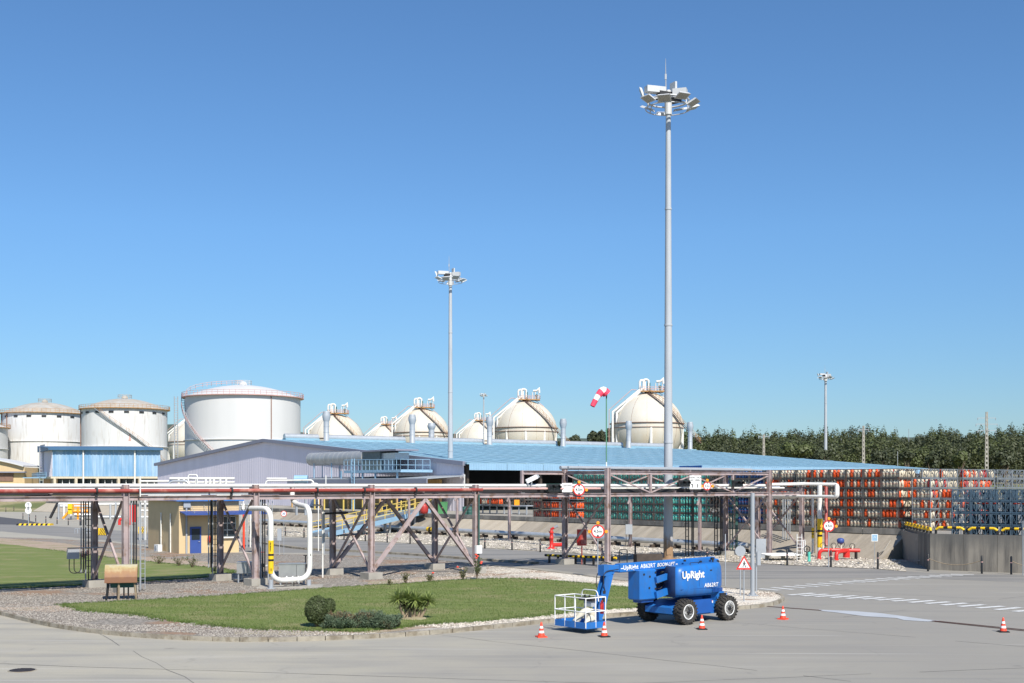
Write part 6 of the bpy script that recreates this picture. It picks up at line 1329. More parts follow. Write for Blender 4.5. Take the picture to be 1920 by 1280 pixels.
k = MB(); p0 = gc+GV*(FW+.3); k.hexa([gp3(-.6,-1.2,0), gp3(FW+.8,-1.2,0), gp3(FW+.8,DP+.5,0), gp3(-.6,DP+.5,0), gp3(-.6,-1.2,.11), gp3(FW+.8,-1.2,.11), gp3(FW+.8,DP+.5,.11), gp3(-.6,DP+.5,.11)]); obj('plinth', k, MT['concrete'], T)
g = G(457,1030); k = MB(); k.tube([g, g+Vector((0,0,3.3))], .1, 10); o = obj('orange_post', k, MT['cone_orange']); tag(o, 'orange post under the right end of the blue gatehouse awning', 'post')
# ================================================================ gas cylinders and their cages
TH = .79
def cage_mesh(name, mat, Lx, Ly, diag_front=False, diag_side=True, h=TH):
    k = MB(); x, y = Lx/2, Ly/2; r = .035; hh = h-.03
    for sx in (-1,1):
        for sy in (-1,1): k.beam((sx*(x-r),sy*(y-r),0),(sx*(x-r),sy*(y-r),hh), .06)
    for z, th in ((.05,.09),(hh-.02,.05)):
        k.beam((-x+.06,-y+r,z),(x-.06,-y+r,z), .05, th); k.beam((-x+.06,y-r,z),(x-.06,y-r,z), .05, th)
        k.beam((-x+r,-y+.06,z),(-x+r,y-.06,z), .05, th); k.beam((x-r,-y+.06,z),(x-r,y-.06,z), .05, th)
    k.box((0,-.1,.07),(.06,Ly-.1,.04)); k.box((-Lx*.3,0,.07),(.06,Ly-.1,.04)); k.box((Lx*.3,0,.07),(.06,Ly-.1,.04))
    def side(ax, s, n, dg, vert=True):
        for i in range(n):
            f0, f1 = -1+2*i/n, -1+2*(i+1)/n
            if ax == 'x': P = lambda f, z: (f*(x-.05), s*(y-.03), z)
            else: P = lambda f, z: (s*(x-.03), f*(y-.05), z)
            if i and vert: k.beam(P(f0,.08), P(f0,hh-.04), .035)
            if dg: k.beam(P(f0 if i%2 else f1,.09), P(f1 if i%2 else f0,hh-.05), .035)
    side('x',-1,4 if diag_front else 5,diag_front,diag_front)
    side('y',1,4,diag_side); side('y',-1,4,diag_side)
    if not diag_front: k.beam((-x+.05,-y+.02,.36),(x-.05,-y+.02,.36), .018, .025, 1)
    return k.mesh(name, [mat, MT['red_pipe']])
CW, CD = 1.70, 2.35
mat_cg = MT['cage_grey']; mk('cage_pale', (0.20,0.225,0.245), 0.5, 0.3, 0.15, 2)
cage_open = cage_mesh('cage_open', mat_cg, CW-.04, CD-.04); cage_diag = cage_mesh('cage_braced', mat_cg, CW-.04, CD-.04, True); cage_side = cage_mesh('cage_side', MT['cage_pale'], CW-.04, CD-.04, False)
cage_bl = cage_mesh('cage_blue', MT['cage_blue'], 1.22, 1.62, True)
def cyl_mesh(mat):
    k = MB(); k.lathe([(.12,.0),(.125,.03),(.155,.06),(.158,.37),(.145,.45),(.10,.50),(.085,.505)], n=9); k.lathe([(.09,.50),(.10,.62),(.085,.62)], n=9); return k.mesh('gas_cylinder', mat)
CM = {c: cyl_mesh(MT[c]) for c in ('cream','orange','teal','cyl_blue','cyl_red')}
mk('teal_light', (0.15,0.62,0.50), 0.5, 0, 0.12, 3); CM['teal_light'] = cyl_mesh(MT['teal_light'])
CN = {'cream':'cream','orange':'orange','teal':'dark teal','cyl_blue':'dark blue','cyl_red':'dark red','teal_light':'light teal'}
class Bulk:                             # the cylinders past the individually built ones, per colour
    def __init__(s): s.d = {}
    def add(s, mat, M_): s.d.setdefault(mat, []).append(M_)
bulk = []                               # (colour, location)
nind = 0
tier_n = ['lowest tier','second tier up','third tier up','fourth tier up','fifth tier up','top tier']
ordn = ['first','second','third','fourth','fifth','sixth','seventh','eighth','ninth','tenth','eleventh','twelfth','thirteenth','fourteenth','fifteenth','sixteenth','seventeenth','eighteenth','nineteenth']
def mixcol(R_, base):
    if base == 'mix': return 'orange' if R_.random() < .29 else 'cream'
    if base == 'mixr': return R_.choice(('orange','cream','cream','cyl_red'))
    if base == 'red': return 'cyl_red' if R_.random() < .8 else 'orange'
    return base
rzf = ang(-U)
def put_cage(me, c, z, rz, label, group, name='cylinder_cage', cat='cylinder cage'):
    o = inst(name, me, None, (c.x,c.y,z), rz); return tag(o, label, cat, group)
def fill(c, z, rz, col, R_, rows, ind, lab, n=5, side='front', lx=CW, ly=CD, drop=0.0):
    """rows of cylinders just inside one face of a cage"""
    global nind
    ca, sa = math.cos(rz), math.sin(rz)
    fc = mixcol(R_, col)
    for r in range(rows):
        for i in range(n):
            if R_.random() < drop: continue
            if side == 'front': x = -lx/2+.17+i*(lx-.34)/(n-1); y = -ly/2+.22+r*.34
            else: x = lx/2-.22-r*.33; y = -ly/2+.2+i*(ly-.4)/(n-1)
            x += R_.uniform(-.01,.01); y += R_.uniform(-.02,.02)
            p = (c.x+x*ca-y*sa, c.y+x*sa+y*ca, z+.085); cc = mixcol(R_, col) if r == 0 else mixcol(R_, col)
            if ind and r == 0 and nind < 300:
                o = inst('gas_cylinder', CM[cc], None, p, R_.uniform(0,1)); tag(o, '%s gas cylinder, %s from left, %s' % (CN[cc], ordn[i], lab), 'gas cylinder', 'gas cylinders in the stacked cages'); nind += 1
            else: bulk.append((cc, p))
R_ = random.Random(5)
# big stack facing the camera's left
for c_ in range(6):
    t = 1.0+CW*(5-c_)+CW/2+.1*0
    for k_ in range(6):
        cen = E(t, 1.2+CD/2); z = PH+.02+k_*TH
        if (c_, k_) in (): continue
        put_cage(cage_open, cen, z, rzf, 'grey cage of cream and orange cylinders, %s, %s column of the big stack' % (tier_n[k_], ordn[c_]), 'cages of the big stack')
        fill(cen, z, rzf, 'mix' if not (c_ == 5 and k_ == 1) else 'orange', R_, 2, True, '%s, %s column of big stack' % (tier_n[k_], ordn[c_]))
# right flank, sunlit sides
for c_ in range(8):
    w = 1.2+CD*c_+CD/2+(.25 if c_ > 1 else 0)+(.3 if c_ > 4 else 0)
    for k_ in range(6):
        if c_ == 0: cen = E(1.0+CW*.5, w)     # same cages as the end column: only their side rows
        else:
            cen = E(1.0+CW*.5-(.5 if c_ < 3 else .9), w)
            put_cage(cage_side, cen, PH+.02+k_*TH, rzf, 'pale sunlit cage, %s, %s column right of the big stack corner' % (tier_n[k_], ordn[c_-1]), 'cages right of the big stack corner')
        col = 'cream' if c_ < 3 else 'mixr'; 
        if c_ in (0,1,2): 
            if R_.random() < .35: col = 'mix'
        if c_ >= 5 and k_ < 6: continue
        fill(cen, PH+.02+k_*TH, rzf, col, R_, 1, c_ in (1,2), '%s, %s column right of corner' % (tier_n[k_], ordn[c_-1]), 7, 'side', drop=0 if c_ < 4 else .3)
# orange and cream block left of the big stack, then blue, empty, teal
cols = []
t = 1.0+CW*6+.12
ci = 0
while t < 38.9:
    px = 960+FPX*E(t+CW/2,1.2).x/E(t+CW/2,1.2).y
    if px > 1445: typ = 'ora'
    elif px > 1348: typ = 'blue'
    elif px > 1312: typ = 'empty'
    elif px > 1255: typ = 'tealL'
    else: typ = 'teal'
    cols.append((t, px, typ)); t += CW+.02
names = {'ora':'orange and cream','blue':'blue','empty':'empty','tealL':'light teal','teal':'dark teal'}
for j, (t, px, typ) in enumerate(cols):
    cen = E(t+CW/2, 1.3+CD/2); me = cage_diag if typ in ('teal','empty') else cage_open
    for k_ in range(6):
        if typ == 'ora' and k_ == 5: pass
        z = PH+.02+k_*TH; lb = '%s, %s column left of big stack' % (tier_n[k_], ordn[j])
        put_cage(me, cen, z, rzf, ('grey cage of %s cylinders, ' % names[typ] if typ != 'empty' else 'empty grey braced cage, ')+lb, 'cages left of the big stack')
        if typ == 'empty': 
            if k_ == 0: fill(cen, z, rzf, 'teal_light', R_, 1, False, '')
            continue
        col = {'ora':'orange' if (k_ in (4,) and j == 1) else 'mix','blue':'cyl_blue' if R_.random() < .8 else 'cream','tealL':'teal_light','teal':'teal'}[typ]
        fill(cen, z, rzf, col, R_, 2, typ == 'ora', lb)
# low stacks farther left: red and orange, then braced empties and the small lot
for j, px in enumerate((1070,1056,1040,1022,1006)):
    t = ES(px+5, .3); cen = E(t+.3, .3+CD/2); typ = 'orange' if px > 1028 else 'red'
    for k_ in range(3):
        put_cage(cage_side if typ == 'orange' else cage_diag, cen, PH+.02+k_*.95, rzf, 'grey cage of %s cylinders, %s, %s column of the low stack' % (typ, tier_n[k_], ordn[4-j]), 'cages of the low stack')
        fill(cen, PH+.02+k_*.95, rzf, 'orange' if typ == 'orange' else 'red', R_, 3, False, '')
for j, px in enumerate((990,975,962)):
    cen = E(ES(px,9.0), 9.0)
    for k_ in range(2): put_cage(cage_diag, cen, PH+.9+k_*TH, rzf, 'empty grey cage, %s, %s one beside the orange notice' % (tier_n[k_], ordn[2-j]), 'empty cages on the rollers')
for j, px in enumerate((942,925,903)):
    cen = E(ES(px,7.0), 7.0)
    for k_ in range(2):
        put_cage(cage_open, cen, PH+1.1+k_*.95, rzf, 'cage of cream and orange cylinders on rollers, %s, %s from left' % (tier_n[k_], ordn[2-j]), 'cages on the roller conveyor'); fill(cen, PH+1.1+k_*.95, rzf, 'mix' if px != 942 else 'orange', R_, 2, False, '')
T = thing('roller_conveyor', 'low steel roller conveyor carrying cages at the open side of the hall', 'conveyor', tuple(E(ES(940,8),8,PH)))
a, b = E(ES(892,8),7,PH), E(ES(1000,8),7,PH); k = MB(); k.beam(a+Vector((0,0,.95)), b+Vector((0,0,.95)), .2, .15); k.beam(a+V*2+Vector((0,0,.95)), b+V*2+Vector((0,0,.95)), .2, .15); obj('frame', k, MT['cage_pale'], T)
for i in range(9): p = a.lerp(b,i/8); k = MB(); k.beam(p, p+Vector((0,0,.9)), .12); obj('leg', k, MT['galv'], T)
k = MB()
for i in range(40): p = a.lerp(b,(i+.5)/40)+Vector((0,0,1.0)); k.tube([p, p+V*2], .06, 5)
obj('rollers', k, MT['silver'], T, kind='stuff')
k = MB(); c = at(969,941,133); k.box(tuple(c), (.6,.05,.6), .4); o = obj('notice', k, MT['orange_lamp']); tag(o, 'square orange notice hanging before the empty cages', 'sign')
# blue grey cages behind the retaining wall
wd_ = (wend-wc).normalized(); wn = Vector((-wd_.y, wd_.x, 0)); rzw = ang(wd_)
for row in range(2):
    for c_ in range(8):
        for k_ in range(4):
            cen = wc+wd_*(1.7+c_*1.25+row*.4)+wn*(1.9+row*1.7); z = PH+.02+k_*TH
            put_cage(cage_bl, cen, z, rzw, 'empty blue grey braced cage behind the yellow railing, %s, %s column, %s row' % (('lowest tier','second tier up','third tier up','top tier')[k_], ordn[c_], ('front','back')[row]), 'blue grey cages behind the railing')
            if row == 0 and k_ in (2,): 
                for q in range(4):
                    if R_.random() < .6: k = 0; p = cen+wd_*(-.45+q*.3)-wn*.55; bulk.append(('redcap', (p.x,p.y,z+.0)))
# two columns of pale cages at the corner beside them
for c_ in range(2):
    for k_ in range(5-c_):
        cen = E(-1.2-1.1*c_, 2.0+1.2*c_)
        put_cage(cage_side, cen, PH+.02+k_*TH, rzf, 'pale cage of cream and red cylinders before the corner, %s, %s column' % (tier_n[k_], ordn[c_]), 'cages at the platform corner')
        fill(cen, PH+.02+k_*TH, rzf, 'mixr', R_, 1, False, '', 6, 'side', drop=.2); fill(cen, PH+.02+k_*TH, rzf, 'mix', R_, 1, False, '')
# bulk mesh
k = MB(); BM_ = ['cream','orange','teal','cyl_blue','cyl_red','teal_light','redcap']; mk('redcap', (0.75,0.06,0.02), 0.5)
base = CM['cream']; bv = np.array([v.co[:] for v in base.vertices]); bf = [tuple(p.vertices) for p in base.polygons]
VV = []; FF = []; MI = []; off = 0
capv = np.array([(x*.11,y*.11,z) for z in (.60,.68) for x, y in ((-1,-1),(1,-1),(1,1),(-1,1))]); capf = [(0,1,5,4),(1,2,6,5),(2,3,7,6),(3,0,4,7),(4,5,6,7)]
for cc, p in bulk:
    v_, f_ = (capv, capf) if cc == 'redcap' else (bv, bf)
    VV.append(v_+np.array(p)); FF += [tuple(i+off for i in f) for f in f_]; MI += [BM_.index(cc)]*len(f_); off += len(v_)
me = bpy.data.meshes.new('gas_cylinders'); me.from_pydata(np.concatenate(VV).tolist(), [], FF)
for c in BM_: me.materials.append(MT[c])
me.polygons.foreach_set('material_index', MI); me.polygons.foreach_set('use_smooth', [True]*len(FF)); me.update()
o = bpy.data.objects.new('gas_cylinders', me); COL.objects.link(o); tag(o, 'hundreds of teal, blue, red, orange and cream gas cylinders in the stacked cages', 'gas cylinders', kind='stuff')
# wooden floor/back for darkness behind the rows
# yellow and black tube railing on the retaining wall
T = thing('tube_railing', 'yellow and black bent tube railing on top of the retaining wall', 'railing', tuple(wc+Vector((0,0,2.4))))
def hoops(a, b, n, z, lh=.42):
    for i in range(n):
        p = a.lerp(b,(i+.06)/n)+Vector((0,0,z)); q = a.lerp(b,(i+.94)/n)+Vector((0,0,z)); pts_ = arcpipe([p, p+Vector((0,0,lh)), q+Vector((0,0,lh)), q], .35, 4)
        L_ = sum((pts_[j+1]-pts_[j]).length for j in range(len(pts_)-1)); W_ = walk(pts_, L_/9.001); W_ = W_[:9]+[pts_[-1]]
        for j in range(9):
            seg = [W_[j], W_[j].lerp(W_[j+1],.5) , W_[j+1]]; yl = j in (1,2,4,6,7)
            k = MB(); k.tube([W_[j], W_[j+1]], .085, 8); obj('yellow_band' if yl else 'black_band', k, MT['yellow' if yl else 'black_paint'], T)
hoops(wc+wd_*.2-wn*.0+wn*.2, wend+wn*.2, 4, 2.38); 
s_d = (wc-E(-.2,.2)).normalized(); hoops(E(-.2,.2)+V*.1, wc-s_d*.3+Vector((.1,0,0)), 8, 2.3)
T = thing('slope_handrail', 'thin pale handrail running down the shaded recess beside the slope', 'railing', tuple(E(-2,-2))); k = MB(); k.tube(arcpipe([at(1636,1046,93), at(1658,1030,92), at(1676,1002,95)], .4), .035, 5); k.tube([at(1670,1050,90), at(1700,1051,88)], .035, 5); k.tube([at(1712,1051,87), at(1732,1049,85)], .035, 5); obj('rail', k, MT['concrete'], T)
k = MB(); g = G(1918,1078); k.tube([g, g+Vector((0,0,ZA(975,g.y)))], .03, 6); o = obj('thin_post', k, MT['galv']); tag(o, 'bare thin white post at the right edge before the retaining wall', 'post')
# ================================================================ ramp, railings, containers by the ochre wall
T = thing('loading_ramp', 'blue grey steel ramp with yellow railings climbing to the platform', 'ramp', tuple(E(ES(700,-5),-5)))
a = G(598,1006)+Vector((0,0,.1)); b = E(ES(795,1),1,PH+.25); d = (b-a).normalized(); sd = Vector((d.y,-d.x,0)).normalized()*1.3
k = MB(); k.hexa([a-sd, a+sd, b+sd, b-sd]+[q+Vector((0,0,.28)) for q in (a-sd, a+sd, b+sd, b-sd)]); obj('deck', k, MT['cage_pale'], T)
for s in (-1,1): k = MB(); k.beam(a+sd*s*1.04+Vector((0,0,.2)), b+sd*s*1.04+Vector((0,0,.2)), .15, .5); obj('side_beam', k, MT['lightblue'], T); k = MB(); k.rail(a.lerp(b,.02)+sd*s+Vector((0,0,.3)), b+sd*s+Vector((0,0,.3)), 1.15, 2.0, .05); obj('railing', k, MT['yellow_pale'], T)
for f in (.35,.6,.85):
    p = a.lerp(b,f); k = MB(); k.beam((p.x,p.y,0), p, .25); k.beam((p.x+.5,p.y,0), p+sd*.6, .2); obj('prop', k, MT['galv'], T)
T = thing('platform_railing', 'yellow posts and rails along the platform edge before the ochre wall', 'railing', tuple(E(ES(690,.6),.6,PH))); n = 10
for i in range(n):
    p0 = E(ES(590+i*18,.6),.6,PH); k = MB(); k.beam(p0, p0+Vector((0,0,1.5)), .16); obj('post', k, MT['yellow_pale'], T)
for z in (1.0,): k = MB(); k.tube([E(ES(690,.6),.6,PH+z), E(ES(805,.6),.6,PH+z)], .06, 5); obj('rail', k, MT['yellow_pale'], T)
def box_thing(name, label, cat, px0, px1, y0, y1, Y, mat, dep=1.2, rz=.3, lid=None, group=None, z_floor=PH):
    w = XA(px1,Y)-XA(px0,Y); z1_ = ZA(y0,Y); z0_ = z_floor if y1 is None else ZA(y1,Y); T = thing(name, label, cat, (XA((px0+px1)/2,Y),Y,z0_), rz, group); h = z1_-z0_
    k = MB(); k.hexa([(-w/2*.92,-dep/2,0),(w/2*.92,-dep/2,0),(w/2*.92,dep/2,0),(-w/2*.92,dep/2,0),(-w/2,-dep/2-.05,h),(w/2,-dep/2-.05,h),(w/2,dep/2+.05,h),(-w/2,dep/2+.05,h)]); obj('body', k, MT[mat], T, world=False)
    k = MB(); k.box((0,0,h+.04),(w+.1,dep+.15,.08)); obj('lid', k, MT[lid or mat], T, world=False); return T
box_thing('waste_container', 'green waste container at the platform edge left of the slim mast', 'container', 816, 837, 941, None, 146, 'container_green')
for i, px in enumerate((872,881)): 
    Y = 142; T = thing('oil_drum', ('left' if i == 0 else 'right')+' one of two dark green drums right of the slim mast', 'drum', (XA(px,Y),Y,PH), 0, 'dark green drums'); k = MB(); k.lathe([(.3,0),(.3,.28),(.315,.3),(.3,.32),(.3,.6),(.315,.62),(.3,.64),(.3,.92)], n=12); obj('barrel', k, MT['ashy_green'], T, world=False); k = MB(); k.lathe([(.31,.91),(.31,.95),(.28,.95)], n=12); obj('rim', k, MT['ashy_green'], T, world=False)
T = thing('red_tank', 'small dark red round tank behind the yellow railing', 'tank', (XA(795,145),145,PH)); k = MB(); k.lathe([(0,0),(.45,.1),(.5,.4),(.5,.9),(.4,1.15),(.1,1.3),(0,1.3)], n=14); obj('shell', k, MT['cyl_red'], T, world=False); k = MB(); k.tube([(0,0,1.2),(0,0,1.6)], .06, 6); obj('neck', k, MT['cyl_red'], T, world=False)
# ================================================================ far left pipe skid
T = thing('pipe_skid', 'skid of white and orange pipes with stairs beyond the left road', 'pipe skid', (XA(140,200),200,0)); Y = 200
for i, (x0_, x1_, y_, m_, r) in enumerate(((110,178,944,'white_pipe',.25),(112,176,948,'silver',.2),(140,180,964,'silver',.3),(180,235,944,'white_pipe',.22),(128,165,957,'orange_lamp',.3),(175,240,968,'silver',.25))):
    k = MB(); k.tube([at(x0_,y_,Y), at(x1_,y_,Y+1)], r, 8); obj('pipe_run', k, MT[m_], T)
for px, y0, y1, m_ in ((110,944,968,'galv'),(120,944,970,'white_pipe'),(133,944,972,'white_pipe'),(146,948,972,'orange_lamp'),(155,944,968,'white_pipe'),(207,944,975,'silver'),(217,940,972,'silver'),(230,945,975,'white_pipe')): k = MB(); k.tube([at(px,y0,Y-.5), Vector((XA(px,Y-.5),Y-.5,0))], .18, 6); obj('upright', k, MT[m_], T)
k = MB(); k.beam(Vector((XA(94,Y),Y,.2)), at(108,942,Y), .5, .3); obj('stair', k, MT['dark'], T)
k = MB(); k.beam(Vector((XA(118,Y-2),Y-2,.2)), at(135,952,Y-2), .4, .3); k.rail(at(138,957,Y-2), at(166,957,Y-2), 1.1, 1.5, .07); obj('walkway', k, MT['orange_lamp'], T)
k = MB(); k.box(tuple(at(132,949,Y-3)), (.7,.5,1.0)); k.box(tuple(at(132,958,Y-3)), (.6,.5,.8)); obj('sign_panel', k, MT['yellow'], T)
T = thing('fire_monitor', 'small red fire valve group beyond the first rack frame', 'fire valve', tuple(G(224,983))); g = G(224,983); k = MB(); k.tube(arcpipe([g, g+Vector((0,0,.8)), g+Vector((1.6,0,.8)), g+Vector((1.6,0,0))], .3), .2, 8); obj('header', k, MT['red_paint'], T); k = MB(); k.box((g.x+1.9,g.y,1.6),(.8,.4,2.4)); obj('cabinet', k, MT['red_paint'], T)
# white pipe framework above the rack, behind the gatehouse
T = thing('pipe_gantry', 'framework of white pipes showing above the rack left of the ochre door', 'pipework', (XA(390,125),125,0)); Y = 125
for px in (263,272,335,345,352,368,386,394,401,413,424): k = MB(); k.tube([Vector((XA(px,Y),Y,0)), at(px,897 if px > 280 else 935,Y)], .13, 6); obj('upright', k, MT['white_pipe'], T)
for x0_, x1_, y_, r in ((318,440,896,.13),(350,440,903,.1),(262,350,901,.12),(262,300,944,.1),(262,300,956,.1),(262,300,968,.1),(440,480,931,.1)): k = MB(); k.tube([at(x0_,y_,Y), at(x1_,y_,Y+.5)], r, 6); obj('pipe_run', k, MT['white_pipe'], T)
k = MB(); k.tube(arcpipe([at(353,905,Y-.4), at(353,889,Y-.4), at(370,889,Y-.4), at(370,905,Y-.4)], .2), .07, 6); obj('hoop', k, MT['white_pipe'], T)
k = MB(); k.tube(arcpipe([at(315,907,Y-.6), at(322,901,Y-.6), at(350,901,Y-.6), at(356,907,Y-.6)], .3), .12, 6); obj('bent_pipe', k, MT['silver'], T)
T = thing('valve_rack', 'dense cluster of white valves and small pipes behind the second rack frame', 'pipework', (XA(460,110),110,0)); Y = 110
for i in range(9): px = 437+i*6.5; k = MB(); k.tube([Vector((XA(px,Y),Y,0)), at(px,924+(i%3)*4,Y)], .07, 5); k.box(tuple(at(px,942+(i%2)*8,Y)), (.25,.2,.35)); k.box(tuple(at(px,958,Y)), (.2,.2,.2)); obj('valve_line', k, MT['white_pipe' if i % 2 else 'silver'], T)
for y_ in (930,945,957): k = MB(); k.tube([at(430,y_,Y+.2), at(500,y_,Y+.2)], .09, 6); obj('header', k, MT['white_pipe'], T)
for (x0_, x1_, y_, nm, lb) in ((500,555,897,'pale_tank','small light blue horizontal tank above the rack, left of the ladder'),):
    T = thing('horizontal_tank', lb, 'tank', (XA(567,140),140,PH)); k = MB(); k.tube([at(552,897,140), at(577,897,140)], .45, 12); obj('shell', k, MT['lightblue'], T)
    for px in (556,573): k = MB(); k.beam(Vector((XA(px,140),140,PH)), at(px,902,140), .2); obj('leg', k, MT['galv'], T)
for px0, px1, y_, Y, lb in ((498,590,898,132,'pair of thin white pipes with bent ends just above the rack at mid left'),):
    T = thing('pipe_pair', lb, 'pipe', tuple(at(540,898,Y))); k = MB(); k.tube(arcpipe([at(497,912,Y), at(499,900,Y), at(584,899,Y), at(588,903,Y), at(588,930,Y)], .3), .09, 6); obj('lower_pipe', k, MT['white_pipe'], T); k = MB(); k.tube([at(500,896,Y), at(538,896,Y)], .1, 6); obj('upper_pipe', k, MT['white_pipe'], T)
for px, y0, y1, Y, lb in ((611,890,930,70.5,'thin white mast rising through the rack near the blue tank'),(871,888,915,76,'thin white hooked pipe rising above the rack at its middle post'),(263,892,930,62,'thin grey mast rising through the rack near the gatehouse')):
    k = MB(); k.tube([at(px,y1,Y), at(px,y0,Y)], .035, 5); o = obj('thin_pole', k, MT['white_pipe']); tag(o, lb, 'pole')
# ================================================================ boom lift
BA = Vector((.77,.64,0)).normalized(); BC = Vector((7.27,50.8,0)); rzb = ang(BA)
B = thing('boom_lift', 'blue articulated boom lift parked with its white railed basket lowered at the kerb', 'boom lift', tuple(BC), rzb)
def bo(name, k, mat, par=None, **kw): return obj(name, k, mat, par or B, world=False, **kw)
BL, BD = MT['blue_paint'], MT['blue_dark']
def bevbox(k, c, d, bev=.04, rz=0, mi=0):      # box with chamfered vertical and top edges
    x, y, z = d[0]/2, d[1]/2, d[2]/2; b = bev; ca, sa = math.cos(rz), math.sin(rz)
    def ring(x, y, b, zz): return [(c[0]+px*ca-py*sa, c[1]+px*sa+py*ca, c[2]+zz) for px, py in ((-x+b,-y),(x-b,-y),(x,-y+b),(x,y-b),(x-b,y),(-x+b,y),(-x,y-b),(-x,-y+b))]
    R4 = [ring(x-b,y-b,b*.6,-z), ring(x,y,b,-z+b), ring(x,y,b,z-b), ring(x-b,y-b,b*.6,z)]; n = len(k.v)
    for r in R4: k.v += r
    for i in range(3):
        for j in range(8): k.face((n+i*8+j, n+i*8+(j+1)%8, n+(i+1)*8+(j+1)%8, n+(i+1)*8+j), mi)
    k.face([n+j for j in range(8)][::-1], mi); k.face([n+24+j for j in range(8)], mi)
    return k
# wheels
def tyre_mesh():
    k = MB(); k.lathe([(.30,-.17),(.40,-.20),(.475,-.19),(.495,-.15),(.495,.15),(.475,.19),(.40,.20),(.30,.17)], n=40, axis='y')
    for i in range(22):
        a = 2*PI*i/22
        for s in (-1,1):
            a_ = a+(0 if s > 0 else PI/22); P = []
            for (dy, da) in ((s*.005,.0),(s*.205,.16)):
                for w in (-.045,.045):
                    for r in (.485,.528 if dy*s < .1 else .515): P.append((r*math.cos(a_+da+w), dy, r*math.sin(a_+da+w)))
            k.hexa([P[0],P[2],P[6],P[4],P[1],P[3],P[7],P[5]])
            b0, b1 = a_+.16-.05, a_+.16+.05; k.hexa([(r*math.cos(b), y, r*math.sin(b)) for r, y in ((.42,s*.195),(.515,s*.2)) for b in (b0,b1)][:2]+[(r*math.cos(b), y, r*math.sin(b)) for r, y in ((.42,s*.215),) for b in (b1,b0)]+[(.515*math.cos(b0),s*.19,.515*math.sin(b0)),(.515*math.cos(b1),s*.19,.515*math.sin(b1)),(.515*math.cos(b1),s*.215,.515*math.sin(b1)),(.515*math.cos(b0),s*.215,.515*math.sin(b0))])
    return k
def rim_mesh(s):
    k = MB(); k.lathe([(.305,s*.17),(.30,s*.185),(.275,s*.18),(.265,s*.10),(.20,s*.08),(.12,s*.10),(.0,s*.10)], n=28, axis='y')
    k.lathe([(.30,-s*.17),(.0,-s*.16)], n=20, axis='y')
    return k
for i, (x, y, lb) in enumerate(((-1.25,-1.02,'front near wheel'),(1.25,-1.02,'rear near wheel'),(-1.25,1.02,'front far wheel'),(1.25,1.02,'rear far wheel'))):
    s = -1 if y < 0 else 1
    k = MB(); k.lathe([(.11,s*.10),(.11,s*.17),(.07,s*.20),(.0,s*.205)], n=14, axis='y')
    for j in range(9): a = 2*PI*j/9; k.lathe([(.016,s*.095),(.016,s*.13),(0,s*.135)], (.155*math.cos(a),0,.155*math.sin(a)), 6, axis='y')
    w = obj('wheel', k, MT['black_paint'], B, world=False, loc=(x,y,.515)); w.rotation_euler = (0,rnd.uniform(0,1),0)
    for nm, kk, m_ in (('tyre', tyre_mesh(), MT['tyre']), ('rim', rim_mesh(s), MT['white_paint'])):
        me = kk.mesh(nm, m_); o = bpy.data.objects.new(nm, me); COL.objects.link(o); o.parent = w
# chassis
k = MB(); pr = [(-1.75,.42),(-1.2,.30),(1.4,.30),(1.75,.45),(1.75,.72),(1.2,.86),(-.9,.9),(-1.3,.78),(-1.75,.66)]
n = len(k.v); m_ = len(pr); 
for y in (-.74,.74): k.v += [(x,y,z) for x, z in pr]
k.face([n+i for i in range(m_)], 0); k.face([n+m_+i for i in range(m_)][::-1], 0)
for i in range(m_): j = (i+1) % m_; k.face((n+i, n+m_+i, n+m_+j, n+j))
bo('chassis', k, BL)
k = MB(); k.hexa([(-.95,-.95,.38),(.55,-.95,.38),(.55,-.72,.38),(-.95,-.72,.38),(-.75,-.9,.93),(.45,-.9,.93),(.45,-.72,.93),(-.75,-.72,.93)]); bo('side_tank', k, BD)
for x in (-1.25,1.25): k = MB(); k.tube([(x,-.85,.515),(x,.85,.515)], .13, 10); k.box((x,0,.515),(.35,.5,.34)); bo('axle', k, MT['dark'])
k = MB(); k.lathe([(.62,.84),(.62,1.0),(.56,1.02),(.56,1.14)], n=28); bo('turntable_ring', k, BD)
k = MB(); k.box((.0,0,1.12),(3.0,1.35,.10)); k.box((1.15,-.3,.98),(1.0,.8,.22)); bo('turntable_deck', k, BL)
# engine hood, near and far, plus counterweight
mk('hood_end_shade', (0.010,0.035,0.11), 0.7, 0, 0.3, 3)  # shaded opening painted dark onto the near hood's closed end face
def hood(sy):
    xf = -1.75 if sy < 0 else -.35
    plan = [(xf,.30),(xf,.93),(xf+.12,1.07),(xf+.3,1.12),(-.2,1.13),(.45,1.10),(.9,.98),(1.3,.72),(1.5,.45),(1.5,.30)]
    lev = [(1.10,.80,.0),(1.22,.93,.0),(1.45,1.0,.0),(1.9,1.0,.0),(2.18,.97,.02),(2.34,.90,.06),(2.40,.78,.12)]
    k = MB(); n = len(plan)
    for z, s, dx in lev:
        for i, (x, y) in enumerate(plan):
            yy = .30+(y-.30)*s; xx = -.1+(x+.1)*(1-(1-s)*.45); zz = z - (0.10*max(0,-(x+1.0)) if z > 2 else 0)
            k.v.append((xx, sy*yy, zz))
    for l in range(len(lev)-1):
        for i in range(n-1):
            q = (l*n+i, l*n+i+1, (l+1)*n+i+1, (l+1)*n+i); k.face(q if sy < 0 else q[::-1], 0, True)
        q = (l*n+n-1, l*n, (l+1)*n, (l+1)*n+n-1); k.face(q if sy < 0 else q[::-1])
        k.m[-n] = 1 if sy < 0 else 0
    t = [(len(lev)-1)*n+i for i in range(n)]; b = [i for i in range(n)]; k.face(t); k.face(b[::-1]); return k
hn = bo('hood', hood(-1), [BL, MT['hood_end_shade']]); bo('hood', hood(1), BL)
